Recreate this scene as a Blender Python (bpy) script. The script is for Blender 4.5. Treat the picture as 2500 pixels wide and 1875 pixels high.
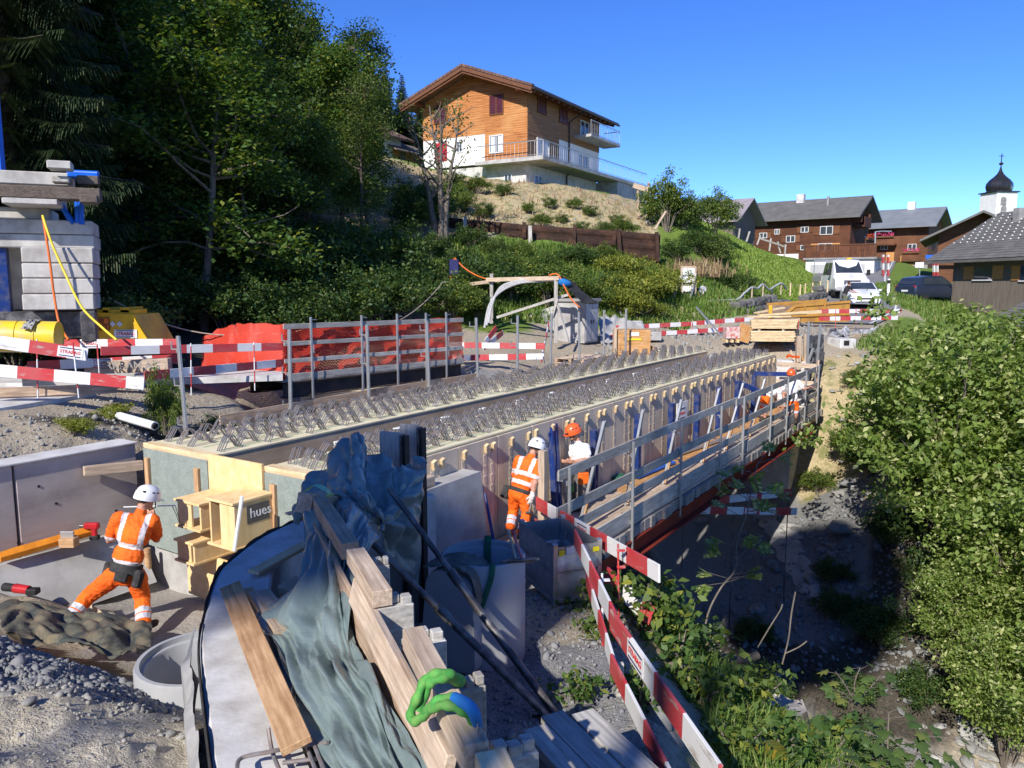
import bpy,bmesh,math,random
import numpy as np
from mathutils import Vector,Matrix,Quaternion
for _o in list(bpy.data.objects):bpy.data.objects.remove(_o)
S=bpy.context.scene;C=S.collection
R=math.radians
random.seed(7);np.random.seed(7)

# ------------------------------------------------------------------ camera, sky, sun, exposure
F=1878.0;PITCH=R(7.35);CP,SP=math.cos(PITCH),math.sin(PITCH)
SUN_AZ,SUN_EL=205.5,35.0          # clockwise from the view direction (+Y), degrees
cd=bpy.data.cameras.new('camera');cam=bpy.data.objects.new('camera',cd);C.objects.link(cam)
cd.sensor_width=36.0;cd.lens=36.0*F/2500.0;cd.clip_start=0.05;cd.clip_end=3000
cam.location=(0,0,0);cam.rotation_euler=(R(90)-PITCH,0,0);S.camera=cam
wd=bpy.data.worlds.new('World');S.world=wd;wd.use_nodes=True
wn=wd.node_tree;wn.nodes.clear()
sky=wn.nodes.new('ShaderNodeTexSky');sky.sky_type='NISHITA';sky.sun_disc=False
sky.sun_elevation=R(SUN_EL);sky.sun_rotation=R(SUN_AZ);sky.altitude=3000;sky.air_density=0.9;sky.dust_density=0.0;sky.ozone_density=6.0
bg=wn.nodes.new('ShaderNodeBackground');bg.inputs[1].default_value=0.148
wo=wn.nodes.new('ShaderNodeOutputWorld');hs_=wn.nodes.new('ShaderNodeHueSaturation');hs_.inputs['Saturation'].default_value=1.16;hs_.inputs['Hue'].default_value=.513;wn.links.new(sky.outputs[0],hs_.inputs['Color']);wn.links.new(hs_.outputs[0],bg.inputs[0]);wn.links.new(bg.outputs[0],wo.inputs[0])
sl=bpy.data.lights.new('sun','SUN');sl.energy=4.1;sl.angle=R(0.5);sl.color=(1.0,0.945,0.86)
sun=bpy.data.objects.new('sun',sl);C.objects.link(sun)
_sd=Vector((math.sin(R(SUN_AZ))*math.cos(R(SUN_EL)),math.cos(R(SUN_AZ))*math.cos(R(SUN_EL)),math.sin(R(SUN_EL))))
sun.rotation_euler=_sd.to_track_quat('Z','Y').to_euler();sun.location=(0,-5,30)
S.view_settings.view_transform='Standard';S.view_settings.look='None'
S.view_settings.exposure=0.68;S.view_settings.gamma=1.0;S.view_settings.use_curve_mapping=False
S.cycles.max_bounces=6;S.cycles.transparent_max_bounces=8

# ------------------------------------------------------------------ geometry helpers
def V(*a):return Vector(a)
def ray(x,y):
    u=(x-1250)/F;v=(937.5-y)/F
    return V(u,CP+v*SP,-SP+v*CP)
def PY(x,y,Y):d=ray(x,y);return d*(Y/d.y)
def PZ(x,y,z):d=ray(x,y);return d*(z/d.z)
def hit(x,y,p0,n):d=ray(x,y);return d*(p0.dot(n)/d.dot(n))
ES=V(.5476,.8368,0);ET=V(.8368,-.5476,0);O=V(-5.24,10.75,0)
def B(s,t,z=0.0):return O+ES*s+ET*t+V(0,0,z)
def ST(p):d=p-O;return d.dot(ES),d.dot(ET)
Z=V(0,0,1)
I4=Matrix.Identity(4)
W={};CH={}
def frame(p,x,up=Z):
    x=x.normalized();y=up.cross(x)
    if y.length<1e-4:y=V(0,1,0).cross(x)
    y.normalize();z=x.cross(y)
    m=Matrix((x,y,z)).transposed().to_4x4();m.translation=p
    return m
def vnoise(x,y,seed=0):
    x=np.asarray(x,float);y=np.asarray(y,float)
    xi=np.floor(x).astype(np.int64);yi=np.floor(y).astype(np.int64)
    fx=x-xi;fy=y-yi;fx=fx*fx*(3-2*fx);fy=fy*fy*(3-2*fy)
    def h(a,b):
        n=(a*374761393+b*668265263+seed*974634777)&0x7fffffff
        n=((n^(n>>13))*1274126177)&0x7fffffff
        return((n^(n>>16))&0xffff)/65535.0
    a=h(xi,yi);b=h(xi+1,yi);c=h(xi,yi+1);d=h(xi+1,yi+1)
    return(a*(1-fx)+b*fx)*(1-fy)+(c*(1-fx)+d*fx)*fy
def fbm(x,y,o=4,seed=0):
    r=0;a=.5
    for i in range(o):
        r=r+a*(vnoise(np.asarray(x)*2**i,np.asarray(y)*2**i,seed+i)-.5);a*=.5
    return r

class MB:
    def __init__(self):self.v=[];self.f=[];self.m=[]
    def add(self,vs,fs,mi=0):
        k=len(self.v);self.v+=[tuple(p)for p in vs]
        for f in fs:self.f.append(tuple(i+k for i in f));self.m.append(mi)
        return self
    def box(self,c,s,M=None,ch=0.0,mi=0):
        hx,hy,hz=s[0]/2,s[1]/2,s[2]/2;c=Vector(c)
        if ch<=0:
            vs=[V(a*hx,b*hy,d*hz)for a in(-1,1)for b in(-1,1)for d in(-1,1)]
            fs=[(0,1,3,2),(4,6,7,5),(0,4,5,1),(2,3,7,6),(0,2,6,4),(1,5,7,3)]
        else:
            ch=min(ch,hx*.45,hy*.45,hz*.45);H=(hx,hy,hz);idx={};vs=[]
            for a in(-1,1):
                for b in(-1,1):
                    for d in(-1,1):
                        for ax in range(3):
                            sg=(a,b,d)
                            idx[sg+(ax,)]=len(vs)
                            vs.append(V(*[sg[i]*(H[i]if i==ax else H[i]-ch)for i in range(3)]))
            fs=[]
            for ax in range(3):
                o1,o2=[i for i in range(3)if i!=ax]
                for s1 in(-1,1):
                    q=[]
                    for p1,p2 in((-1,-1),(1,-1),(1,1),(-1,1)):
                        sg=[0]*3;sg[ax]=s1;sg[o1]=p1;sg[o2]=p2;q.append(idx[tuple(sg)+(ax,)])
                    fs.append(q)
                for p1 in(-1,1):
                    for p2 in(-1,1):
                        sa=[0]*3;sb=[0]*3
                        sa[o1]=sb[o1]=p1;sa[o2]=sb[o2]=p2;sa[ax]=-1;sb[ax]=1
                        fs.append((idx[tuple(sa)+(o1,)],idx[tuple(sb)+(o1,)],idx[tuple(sb)+(o2,)],idx[tuple(sa)+(o2,)]))
            for a in(-1,1):
                for b in(-1,1):
                    for d in(-1,1):fs.append([idx[(a,b,d,k)]for k in range(3)])
        if M is None:vs=[p+c for p in vs]
        else:vs=[M@(p+c)for p in vs]
        return self.add(vs,fs,mi)
    def beam(self,p0,p1,w,h,up=Z,ch=0.0,mi=0):
        p0=Vector(p0);p1=Vector(p1);L=(p1-p0).length
        return self.box((L/2,0,0),(L,w,h),frame(p0,p1-p0,up),ch,mi)
    def tube(self,pts,r,n=6,mi=0,caps=True):
        pts=[Vector(p)for p in pts];k=len(pts);rs=r if isinstance(r,(list,tuple))else[r]*k
        t0=(pts[1]-pts[0]).normalized();a=V(0,0,1)if abs(t0.z)<.9 else V(1,0,0)
        nx=t0.cross(a).normalized();vs=[];fs=[]
        for i,p in enumerate(pts):
            t=((pts[min(i+1,k-1)]-pts[max(i-1,0)]))
            if t.length<1e-9:t=t0
            t.normalize();nx=(nx-t*nx.dot(t)).normalized();ny=t.cross(nx)
            for j in range(n):
                an=2*math.pi*j/n;vs.append(p+(nx*math.cos(an)+ny*math.sin(an))*rs[i])
        for i in range(k-1):
            for j in range(n):fs.append((i*n+j,i*n+(j+1)%n,(i+1)*n+(j+1)%n,(i+1)*n+j))
        if caps:fs.append(tuple(range(n))[::-1]);fs.append(tuple(range((k-1)*n,k*n)))
        return self.add(vs,fs,mi)
    def lathe(self,prof,n=24,M=I4,mi=0,closed=False):
        vs=[];fs=[];k=len(prof)
        for r,z in prof:
            for j in range(n):
                a=2*math.pi*j/n;vs.append(M@V(r*math.cos(a),r*math.sin(a),z))
        for i in range(k-1 if not closed else k):
            i2=(i+1)%k
            for j in range(n):fs.append((i*n+j,i*n+(j+1)%n,i2*n+(j+1)%n,i2*n+j))
        if not closed:
            if prof[0][0]>1e-6:fs.append(tuple(range(n))[::-1])
            if prof[-1][0]>1e-6:fs.append(tuple(range((k-1)*n,k*n)))
        return self.add(vs,fs,mi)
    def prism(self,poly,h,M=I4,mi=0):
        n=len(poly);vs=[M@V(a,b,0)for a,b in poly]+[M@V(a,b,h)for a,b in poly]
        fs=[tuple(range(n))[::-1],tuple(range(n,2*n))]+[(i,(i+1)%n,n+(i+1)%n,n+i)for i in range(n)]
        return self.add(vs,fs,mi)
    def solid(self,top,bottom,mi=0):   # two rings of 3-D points
        n=len(top)
        fs=[tuple(range(n)),tuple(range(n,2*n))[::-1]]+[(i,n+i,n+(i+1)%n,(i+1)%n)for i in range(n)]
        return self.add(list(top)+list(bottom),fs,mi)
    def grid(self,rows,mi=0,close=False):
        a=len(rows);b=len(rows[0]);vs=[p for r in rows for p in r];fs=[]
        for i in range(a-1):
            for j in range(b-1 if not close else b):fs.append((i*b+j,i*b+(j+1)%b,(i+1)*b+(j+1)%b,(i+1)*b+j))
        return self.add(vs,fs,mi)
    def mesh(self,name,mats,smooth=None,recalc=True):
        me=bpy.data.meshes.new(name);me.from_pydata(self.v,[],self.f)
        for m in(mats if isinstance(mats,(list,tuple))else[mats]):me.materials.append(m)
        if any(self.m):me.polygons.foreach_set('material_index',self.m)
        if recalc:
            bm=bmesh.new();bm.from_mesh(me);bmesh.ops.recalc_face_normals(bm,faces=bm.faces);bm.to_mesh(me);bm.free()
        if smooth is not None:
            me.polygons.foreach_set('use_smooth',[True]*len(me.polygons))
            me.set_sharp_from_angle(angle=R(smooth))
        me.update();return me

def link(name,me,parent=None,M=I4):
    o=bpy.data.objects.new(name,me);C.objects.link(o);W[o]=M.copy()
    if parent is not None:
        CH.setdefault(parent,[]).append(o)
        o.parent=parent;o.matrix_basis=W[parent].inverted()@M
    else:o.matrix_basis=M
    return o
def tag(o,label=None,cat=None,group=None,kind=None):
    if label:o['label']=label
    if cat:o['category']=cat
    if group:o['group']=group
    if kind:o['kind']=kind
    return o
def thing(name,label,cat,loc=(0,0,0),rz=0.0,group=None,M=None):
    if M is None:M=Matrix.Translation(loc)@Matrix.Rotation(rz,4,'Z')
    return tag(link(name,None,None,M),label,cat,group)
def build(mb,name,mats,parent=None,smooth=None,local=False):
    """mb holds world coordinates (or the parent's own coordinates when local)"""
    if local:
        return link(name,mb.mesh(name,mats,smooth),parent,W[parent]if parent else I4)
    a=np.array(mb.v);c=V((a[:,0].min()+a[:,0].max())/2,(a[:,1].min()+a[:,1].max())/2,a[:,2].min())
    mb.v=[(x-c.x,y-c.y,z-c.z)for x,y,z in mb.v]
    return link(name,mb.mesh(name,mats,smooth),parent,Matrix.Translation(c))
def plank(name,p0,p1,w,h,m,parent=None,up=Z,ch=.004):
    p0=Vector(p0);p1=Vector(p1);L=(p1-p0).length;mb=MB();mb.box((L/2,0,0),(L,w,h),None,ch)
    return link(name,mb.mesh(name,m),parent,frame(p0,p1-p0,up))
def rod(name,pts,r,m,parent=None,n=8):
    mb=MB();mb.tube(pts,r,n);return build(mb,name,m,parent,smooth=50)
def copy_tree(o,M,parent=None,label=None):
    c=o.copy();C.objects.link(c);W[c]=M.copy()
    if parent is not None:c.parent=parent;CH.setdefault(parent,[]).append(c);c.matrix_basis=W[parent].inverted()@M
    else:c.parent=None;c.matrix_basis=M
    if label:c['label']=label
    for ch in KIDS(o):copy_tree(ch,M@(W[o].inverted()@W[ch]),c)
    return c
def KIDS(o):return list(CH.get(o,[]))
def spline(pts,n=8):
    pts=[Vector(p)for p in pts];out=[]
    for i in range(len(pts)-1):
        p0=pts[max(i-1,0)];p1=pts[i];p2=pts[i+1];p3=pts[min(i+2,len(pts)-1)]
        for k in range(n):
            t=k/n
            out.append(.5*((2*p1)+(p2-p0)*t+(2*p0-5*p1+4*p2-p3)*t*t+(3*p1-p0-3*p2+p3)*t**3))
    return out+[pts[-1]]
def sag(p0,p1,d,n=14):
    p0=Vector(p0);p1=Vector(p1)
    return[p0.lerp(p1,i/n)-V(0,0,d*4*(i/n)*(1-i/n))for i in range(n+1)]

# ------------------------------------------------------------------ materials
def nmat(name):
    m=bpy.data.materials.new(name);m.use_nodes=True
    nt=m.node_tree;return m,nt,nt.nodes['Principled BSDF']
def rgba(c):return(c[0],c[1],c[2],1.0)
def mix(nt,f,a,b,blend='MIX'):
    n=nt.nodes.new('ShaderNodeMix');n.data_type='RGBA';n.blend_type=blend
    for s,v in((n.inputs[0],f),(n.inputs[6],a),(n.inputs[7],b)):
        if hasattr(v,'is_linked')or isinstance(v,bpy.types.NodeSocket):nt.links.new(v,s)
        else:s.default_value=v if not isinstance(v,tuple)else rgba(v)
    return n.outputs[2]
def ramp(nt,fac,stops):
    n=nt.nodes.new('ShaderNodeValToRGB');nt.links.new(fac,n.inputs[0]);e=n.color_ramp.elements
    while len(e)<len(stops):e.new(.5)
    for i,(p,c)in enumerate(stops):e[i].position=p;e[i].color=rgba(c)if isinstance(c,tuple)else(c,c,c,1)
    return n.outputs[0]
def coord(nt,stretch=(1,1,1),rnd=True,space='Object'):
    tc=nt.nodes.new('ShaderNodeTexCoord');v=tc.outputs[space]
    if rnd:
        oi=nt.nodes.new('ShaderNodeObjectInfo');a=nt.nodes.new('ShaderNodeVectorMath');a.operation='MULTIPLY_ADD'
        a.inputs[1].default_value=(37,53,71);nt.links.new(oi.outputs['Random'],a.inputs[0]);nt.links.new(v,a.inputs[2]);v=a.outputs[0]
    mp=nt.nodes.new('ShaderNodeMapping');mp.inputs[3].default_value=stretch;nt.links.new(v,mp.inputs[0])
    return mp.outputs[0]
def noise(nt,v,scale,detail=5,rough=.55,dist=0):
    n=nt.nodes.new('ShaderNodeTexNoise');n.inputs['Scale'].default_value=scale;n.inputs['Detail'].default_value=detail
    n.inputs['Roughness'].default_value=rough;n.inputs['Distortion'].default_value=dist;nt.links.new(v,n.inputs['Vector'])
    return n.outputs[0]
def bump(nt,bs,h,strength,dist=.02):
    b=nt.nodes.new('ShaderNodeBump');b.inputs['Strength'].default_value=strength;b.inputs['Distance'].default_value=dist
    nt.links.new(h,b.inputs['Height']);nt.links.new(b.outputs[0],bs.inputs['Normal'])
def mat(name,c1,c2=None,scale=5,stretch=(1,1,1),rough=.75,metal=0,bmp=.15,bscale=None,bdist=.01,spec=.3,lo=.35,hi=.65,detail=5,dirt=None,vary=0,space='Object',rvar=.0):
    m,nt,bs=nmat(name);c2=c2 or tuple(x*.8 for x in c1)
    v=coord(nt,stretch,True,space);f=noise(nt,v,scale,detail)
    col=ramp(nt,f,[(lo,c1),(hi,c2)])
    if dirt:
        dc,amt,ds=dirt;f2=noise(nt,coord(nt,(1,1,1),True,space),ds,6,.65)
        f3=ramp(nt,f2,[(.45,0.0),(.7,amt)]);col=mix(nt,f3,col,dc)
    if vary:
        oi=nt.nodes.new('ShaderNodeObjectInfo');hs=nt.nodes.new('ShaderNodeHueSaturation')
        mr=nt.nodes.new('ShaderNodeMapRange');mr.inputs[3].default_value=1-vary;mr.inputs[4].default_value=1+vary
        nt.links.new(oi.outputs['Random'],mr.inputs[0]);nt.links.new(mr.outputs[0],hs.inputs['Value']);nt.links.new(col,hs.inputs['Color']);col=hs.outputs[0]
    nt.links.new(col,bs.inputs['Base Color'])
    bs.inputs['Roughness'].default_value=rough;bs.inputs['Metallic'].default_value=metal;bs.inputs['Specular IOR Level'].default_value=spec
    if rvar:
        nt.links.new(ramp(nt,f,[(.3,max(rough-rvar,0.0)),(.7,min(rough+rvar,1.0))]),bs.inputs['Roughness'])
    if bmp:bump(nt,bs,noise(nt,v,bscale or scale*2.5,6,.6),bmp,bdist)
    return m
ML={}
GR=(1,16,16)     # grain runs along local X
def wood(name,c1,c2,dirt=None,vary=.14,rough=.75,sc=2.6):return mat(name,tuple(x*1.12 for x in c1),tuple(x*.82 for x in c2),sc,GR,rough,bmp=.4,bscale=5,bdist=.004,dirt=dirt,vary=vary,lo=.3,hi=.7)
M_spruce=wood('fresh_spruce',(.73,.58,.36),(.62,.46,.25),((.42,.25,.1),.5,7.),.07)
M_ply=mat('spruce_panel',(.80,.60,.32),(.70,.49,.23),1.2,(8,8,1),.6,bmp=.1,bdist=.002,dirt=((.5,.3,.12),.3,9),vary=.04)
M_panel=mat('formwork_sheet_wood',(.66,.56,.43),(.57,.46,.33),1.4,(.6,6,6),.7,bmp=.1,bdist=.003,dirt=((.34,.27,.2),.5,2.2),vary=.07)
M_plank=wood('used_plank',(.50,.37,.26),(.33,.22,.14),((.20,.15,.11),.6,3),.16)
M_plank2=wood('pale_plank',(.56,.45,.34),(.42,.30,.20),((.25,.2,.16),.5,4),.12)
M_orangeplank=wood('stained_plank',(.56,.36,.20),(.40,.22,.10),((.22,.11,.05),.5,3),.1)
M_greywood=wood('weathered_wood',(.30,.28,.26),(.19,.17,.155),((.10,.09,.08),.6,2),.2)
M_greywood2=wood('silvery_wood',(.46,.44,.40),(.32,.30,.27),((.18,.15,.12),.5,2.5),.15)
M_formply=wood('formwork_panel',(.50,.27,.10),(.38,.18,.06),((.6,.45,.3),.4,4),.08)
M_glulam=mat('glulam',(.66,.50,.32),(.55,.39,.22),1.1,(1,1,9),.7,bmp=.15,bdist=.003,dirt=((.3,.2,.12),.4,2),space='Object')
M_decktop=mat('girder_top',(.74,.68,.48),(.66,.58,.37),2,(1,7,1),.75,bmp=.12,dirt=((.4,.32,.2),.4,2))
M_green=mat('green_line',(.10,.40,.16),None,30,rough=.6,bmp=0)
def concrete(name,c1,c2,dirt=None,sc=2.2,b=.25):return mat(name,c1,c2,sc,(1,1,1),.85,bmp=b,bscale=28,bdist=.006,dirt=dirt,detail=8,spec=.2)
M_conc=concrete('concrete',(.46,.45,.43),(.36,.355,.345),((.22,.20,.18),.8,1.3))
M_conclight=concrete('pale_concrete',(.60,.59,.57),(.50,.49,.475),((.32,.295,.26),.75,2.5),4,.5)
M_concdark=concrete('old_concrete',(.30,.29,.285),(.20,.20,.20),((.36,.33,.3),.6,1.0))
M_concwall=mat('shuttered_concrete',(.50,.43,.375),(.33,.285,.255),1.2,(.5,.5,3.5),.85,bmp=.2,bscale=20,bdist=.005,detail=8,dirt=((.56,.50,.44),.8,1.1))
M_concpipe=concrete('pipe_concrete',(.36,.37,.38),(.28,.29,.31),((.5,.49,.47),.35,3),3)
M_ballast=mat('ballast_concrete',(.53,.51,.47),(.44,.42,.39),2,(3,3,.6),.85,bmp=.15,bscale=25,bdist=.004,dirt=((.24,.22,.2),.9,1.6))
M_felt=mat('green_grey_felt',(.20,.235,.21),(.30,.335,.30),90,(1,1,1),.95,bmp=.4,bscale=150,bdist=.004,dirt=((.16,.19,.17),.6,6),lo=.42,hi=.6)
M_galv=mat('galvanised_steel',(.52,.53,.53),(.42,.43,.44),12,(1,1,1),.45,.75,bmp=.05,dirt=((.33,.31,.29),.5,6),rvar=.12)
M_rebar=mat('rebar',(.27,.265,.27),(.19,.185,.19),20,(1,1,1),.5,.35,bmp=.2,bscale=90,bdist=.002,dirt=((.26,.14,.08),.6,8))
M_steel=mat('dark_steel',(.06,.058,.06),(.11,.10,.10),6,(1,1,1),.5,.6,bmp=.15,dirt=((.45,.44,.42),.5,5),rvar=.15)
M_rust=mat('rusty_steel',(.05,.027,.02),(.028,.017,.014),4,(1,1,3),.85,.3,bmp=.3,dirt=((.13,.06,.035),.6,2))
M_beam=mat('brown_steel',(.10,.075,.06),(.07,.055,.05),4,(1,1,1),.7,.4,bmp=.15,dirt=((.18,.12,.08),.5,3))
M_redbeam=mat('red_primer_steel',(.26,.035,.02),(.19,.03,.02),3,rough=.55,metal=.1,bmp=.08,dirt=((.1,.04,.03),.5,2))
M_blue=mat('blue_paint',(.010,.035,.17),(.008,.022,.11),5,rough=.4,metal=.15,bmp=.05,dirt=((.25,.25,.26),.35,5))
M_bluebright=mat('bright_blue_paint',(.01,.13,.62),(.01,.10,.50),3,rough=.4,bmp=.05)
M_yellow=mat('yellow_paint',(.80,.46,.02),(.68,.36,.015),4,rough=.4,bmp=.06,dirt=((.35,.22,.05),.5,3))
M_drum=mat('yellow_drum_paint',(.75,.52,.03),(.62,.42,.03),4,rough=.35,bmp=.06,dirt=((.5,.45,.3),.6,4))
M_black=mat('black_rubber',(.015,.015,.016),(.025,.025,.025),8,rough=.6,bmp=.1)
M_darkcloth=mat('dark_cloth',(.02,.02,.022),(.04,.04,.042),25,rough=.9,bmp=.3)
M_red=mat('red_plastic',(.48,.02,.025),(.36,.015,.02),6,rough=.4,bmp=.05)
M_redpost=mat('red_post',(.55,.05,.05),(.42,.03,.03),10,rough=.5,bmp=.05,dirt=((.6,.55,.5),.5,9))
M_white=mat('white_paint',(.78,.78,.77),(.70,.70,.69),5,rough=.45,bmp=.04)
M_plaster=mat('white_plaster',(.80,.79,.77),(.74,.73,.71),2,rough=.9,bmp=.15,bscale=30,dirt=((.6,.57,.53),.35,.5))
M_navy=mat('navy_print',(.02,.02,.10),None,5,rough=.5,bmp=0)
M_redprint=mat('red_print',(.55,.03,.03),None,5,rough=.5,bmp=0)
M_grey=mat('grey_print',(.10,.09,.085),(.12,.11,.10),5,rough=.5,bmp=0)
M_paper=mat('paper',(.70,.70,.70),(.60,.62,.64),8,rough=.7,bmp=.05)
M_yellowlabel=mat('yellow_label',(.80,.68,.02),None,5,rough=.5,bmp=0)
M_orangebag=mat('orange_bag',(.75,.27,.02),(.60,.20,.015),9,rough=.6,bmp=.3,bscale=30)
M_glass=mat('window_glass',(.04,.05,.06),(.06,.07,.08),2,rough=.06,bmp=0,spec=.8)
M_curtain=mat('curtain',(.62,.64,.66),(.50,.52,.55),6,(6,6,.2),rough=.9,bmp=.2)
M_frame=mat('window_frame',(.70,.70,.69),(.6,.6,.6),3,rough=.5,bmp=.03)
M_redshutter=mat('red_shutter',(.50,.03,.045),(.40,.025,.04),3,rough=.5,bmp=.03)
M_winered=mat('wine_shutter',(.13,.014,.02),(.09,.01,.016),3,rough=.5,bmp=.03)
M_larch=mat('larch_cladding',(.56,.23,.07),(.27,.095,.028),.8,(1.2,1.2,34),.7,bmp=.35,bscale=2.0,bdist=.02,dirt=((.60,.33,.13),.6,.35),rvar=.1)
M_larchdark=mat('greying_larch_cladding',(.34,.175,.075),(.19,.09,.036),.8,(1.2,1.2,34),.7,bmp=.35,bscale=2.0,bdist=.02,dirt=((.20,.12,.07),.6,.4))  # darker, duller copy of the larch cladding, for the side wall
M_eave=mat('eave_timber',(.17,.07,.032),(.11,.045,.022),1,(1,14,14),.7,bmp=.15)
M_rooftile=mat('brown_roof_tile',(.15,.085,.065),(.09,.055,.045),3,(1,1,1),.8,bmp=.3,dirt=((.30,.19,.14),.5,1.2))
M_roofdark=mat('dark_metal_trim',(.03,.028,.03),(.05,.045,.045),3,rough=.4,metal=.3,bmp=.05)
M_chalet=mat('dark_chalet_wood',(.105,.036,.016),(.055,.022,.012),.8,(1,1,18),.75,bmp=.3,bscale=2,bdist=.02,dirt=((.20,.075,.03),.55,.35))
M_chalet2=mat('brown_chalet_wood',(.15,.06,.026),(.08,.034,.018),.8,(1,1,16),.75,bmp=.3,bscale=2,bdist=.02,dirt=((.26,.11,.05),.5,.4))
M_barn=mat('grey_barn_wood',(.20,.17,.14),(.13,.105,.085),1,(14,14,1),.85,bmp=.3,bdist=.02)
M_slate=mat('grey_slate',(.115,.11,.105),(.155,.15,.14),1.5,(1,1,1),.7,bmp=.25,bscale=5,dirt=((.09,.085,.075),.5,.8),vary=.12)
M_slateblue=mat('blue_grey_roof',(.15,.165,.18),(.19,.205,.22),1.0,rough=.65,bmp=.2,bscale=6)
M_tinroof=mat('pale_tin_roof',(.33,.29,.30),(.42,.37,.37),.7,(1,6,1),.5,.3,bmp=.1)
M_shutterwood=mat('light_wood_shutter',(.56,.29,.10),(.46,.21,.06),2,(8,8,1),.65,bmp=.15,vary=.1)
M_geranium=mat('pink_flowers',(.75,.10,.30),(.60,.05,.12),14,rough=.8,bmp=.5)
M_redflower=mat('red_flowers',(.62,.03,.03),(.2,.12,.03),14,rough=.8,bmp=.5)
M_copper=mat('dark_copper_dome',(.035,.035,.04),(.06,.06,.065),1.5,(3,3,.4),.33,.6,bmp=.1)
M_carwhite=mat('white_car_paint',(.74,.75,.77),(.72,.73,.75),1,rough=.22,bmp=0,spec=.6)
M_cardark=mat('dark_blue_car_paint',(.018,.026,.05),(.02,.03,.055),1,rough=.18,bmp=0,spec=.7)
M_carglass=mat('car_glass',(.025,.03,.04),(.04,.05,.06),1,rough=.05,bmp=0,spec=.9)
M_tyre=mat('tyre',(.018,.018,.018),(.03,.03,.03),9,rough=.85,bmp=.2)
M_lamp=mat('headlamp',(.45,.47,.50),(.6,.6,.62),9,rough=.1,bmp=0,spec=.9)
M_taillamp=mat('tail_lamp',(.35,.01,.01),None,9,rough=.2,bmp=0)
M_asphalt=mat('asphalt',(.20,.20,.205),(.155,.155,.16),14,rough=.9,bmp=.2,bscale=60,dirt=((.26,.25,.24),.4,.5))
M_roadline=mat('road_line',(.7,.7,.68),None,12,rough=.8,bmp=.1)
M_cablered=mat('orange_cable',(.72,.16,.03),None,5,rough=.5,bmp=0)
M_cableyellow=mat('yellow_hose',(.80,.58,.04),None,5,rough=.45,bmp=0)
M_cablegrey=mat('grey_conduit',(.42,.42,.43),(.34,.34,.35),8,rough=.5,bmp=.05)
M_rope=mat('rope',(.40,.33,.26),None,15,rough=.8,bmp=.1)
M_slinggreen=mat('green_sling',(.09,.36,.07),(.05,.24,.045),14,(1,1,1),.8,bmp=.4,bscale=120,bdist=.003,dirt=((.30,.33,.10),.55,12))
M_slingblue=mat('blue_strap',(.02,.20,.55),(.02,.15,.42),14,rough=.8,bmp=.3,bscale=100)
M_slingdark=mat('dark_green_sling',(.02,.12,.07),(.015,.09,.05),14,rough=.85,bmp=.3,bscale=100)
M_slingpale=mat('pale_green_sling',(.36,.62,.34),(.28,.5,.28),14,rough=.8,bmp=.3,bscale=100)
M_camo=mat('camouflage_tarp',(.10,.10,.075),(.05,.055,.05),5,rough=.75,bmp=.3,dirt=((.24,.18,.11),.9,4),lo=.47,hi=.53)
M_rag=mat('grey_canvas',(.16,.155,.13),(.11,.105,.09),12,rough=.9,bmp=.35)
M_geotex=mat('grey_geotextile',(.36,.35,.33),(.26,.255,.25),8,rough=.9,bmp=.3)
M_bitumen=mat('bitumen_sheet',(.018,.017,.017),(.05,.047,.045),14,rough=.8,bmp=.6,bscale=50,bdist=.02)
M_skin=mat('skin',(.50,.27,.19),(.43,.21,.14),9,rough=.55,bmp=.05)
M_hair=mat('hair',(.035,.022,.015),(.05,.03,.02),40,rough=.7,bmp=.3)
M_hivis=mat('orange_workwear',(.93,.165,.012),(.74,.105,.007),3,(1,1,1),.8,bmp=.8,bscale=7,bdist=.04,dirt=((.45,.12,.03),.35,5))
M_reflect=mat('reflective_stripe',(.66,.62,.62),(.58,.54,.55),20,rough=.4,bmp=.05)
M_reflpants=mat('silver_stripe',(.52,.55,.62),(.46,.49,.56),20,rough=.4,bmp=.05)
M_tshirt=mat('white_tshirt',(.80,.79,.79),(.72,.71,.72),4,rough=.9,bmp=.4,bscale=9,bdist=.03)
M_greypants=mat('grey_trousers',(.13,.125,.12),(.10,.095,.09),5,rough=.9,bmp=.4,bscale=10,bdist=.03)
M_blackshirt=mat('black_tshirt',(.02,.02,.022),(.03,.03,.032),5,rough=.9,bmp=.3)
M_boot=mat('work_boot',(.035,.025,.02),(.06,.045,.035),12,rough=.8,bmp=.2)
M_glove=mat('white_glove',(.66,.65,.62),(.55,.53,.5),12,rough=.9,bmp=.3)
M_helmetw=mat('white_helmet',(.78,.78,.78),(.72,.72,.72),4,rough=.3,bmp=0,spec=.5)
M_helmeto=mat('orange_helmet',(.80,.13,.03),(.72,.10,.02),4,rough=.3,bmp=0,spec=.5)
M_belt=mat('tool_belt',(.022,.022,.024),(.05,.048,.045),14,rough=.85,bmp=.3)
M_brick=mat('wrapped_bricks',(.45,.13,.10),(.62,.58,.58),9,rough=.3,bmp=.2)
M_rubbish=mat('sheet_plastic',(.55,.56,.58),(.04,.04,.045),3,rough=.4,bmp=.3)
M_rock=mat('grey_rock',(.27,.275,.27),(.17,.175,.175),2.5,rough=.9,bmp=.5,bscale=9,bdist=.04,dirt=((.33,.31,.27),.5,2),vary=.22)
M_stone=mat('pale_stone',(.36,.35,.32),(.25,.245,.23),5,rough=.9,bmp=.4,bscale=16,bdist=.02,vary=.25)
M_gravel=mat('gravel',(.22,.225,.23),(.30,.30,.295),9,rough=.9,bmp=.3,bscale=30,vary=.2,space='Object')
M_wallstone=mat('wall_stone',(.15,.145,.135),(.09,.088,.083),3,rough=.9,bmp=.5,bdist=.03,vary=.3)
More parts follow.
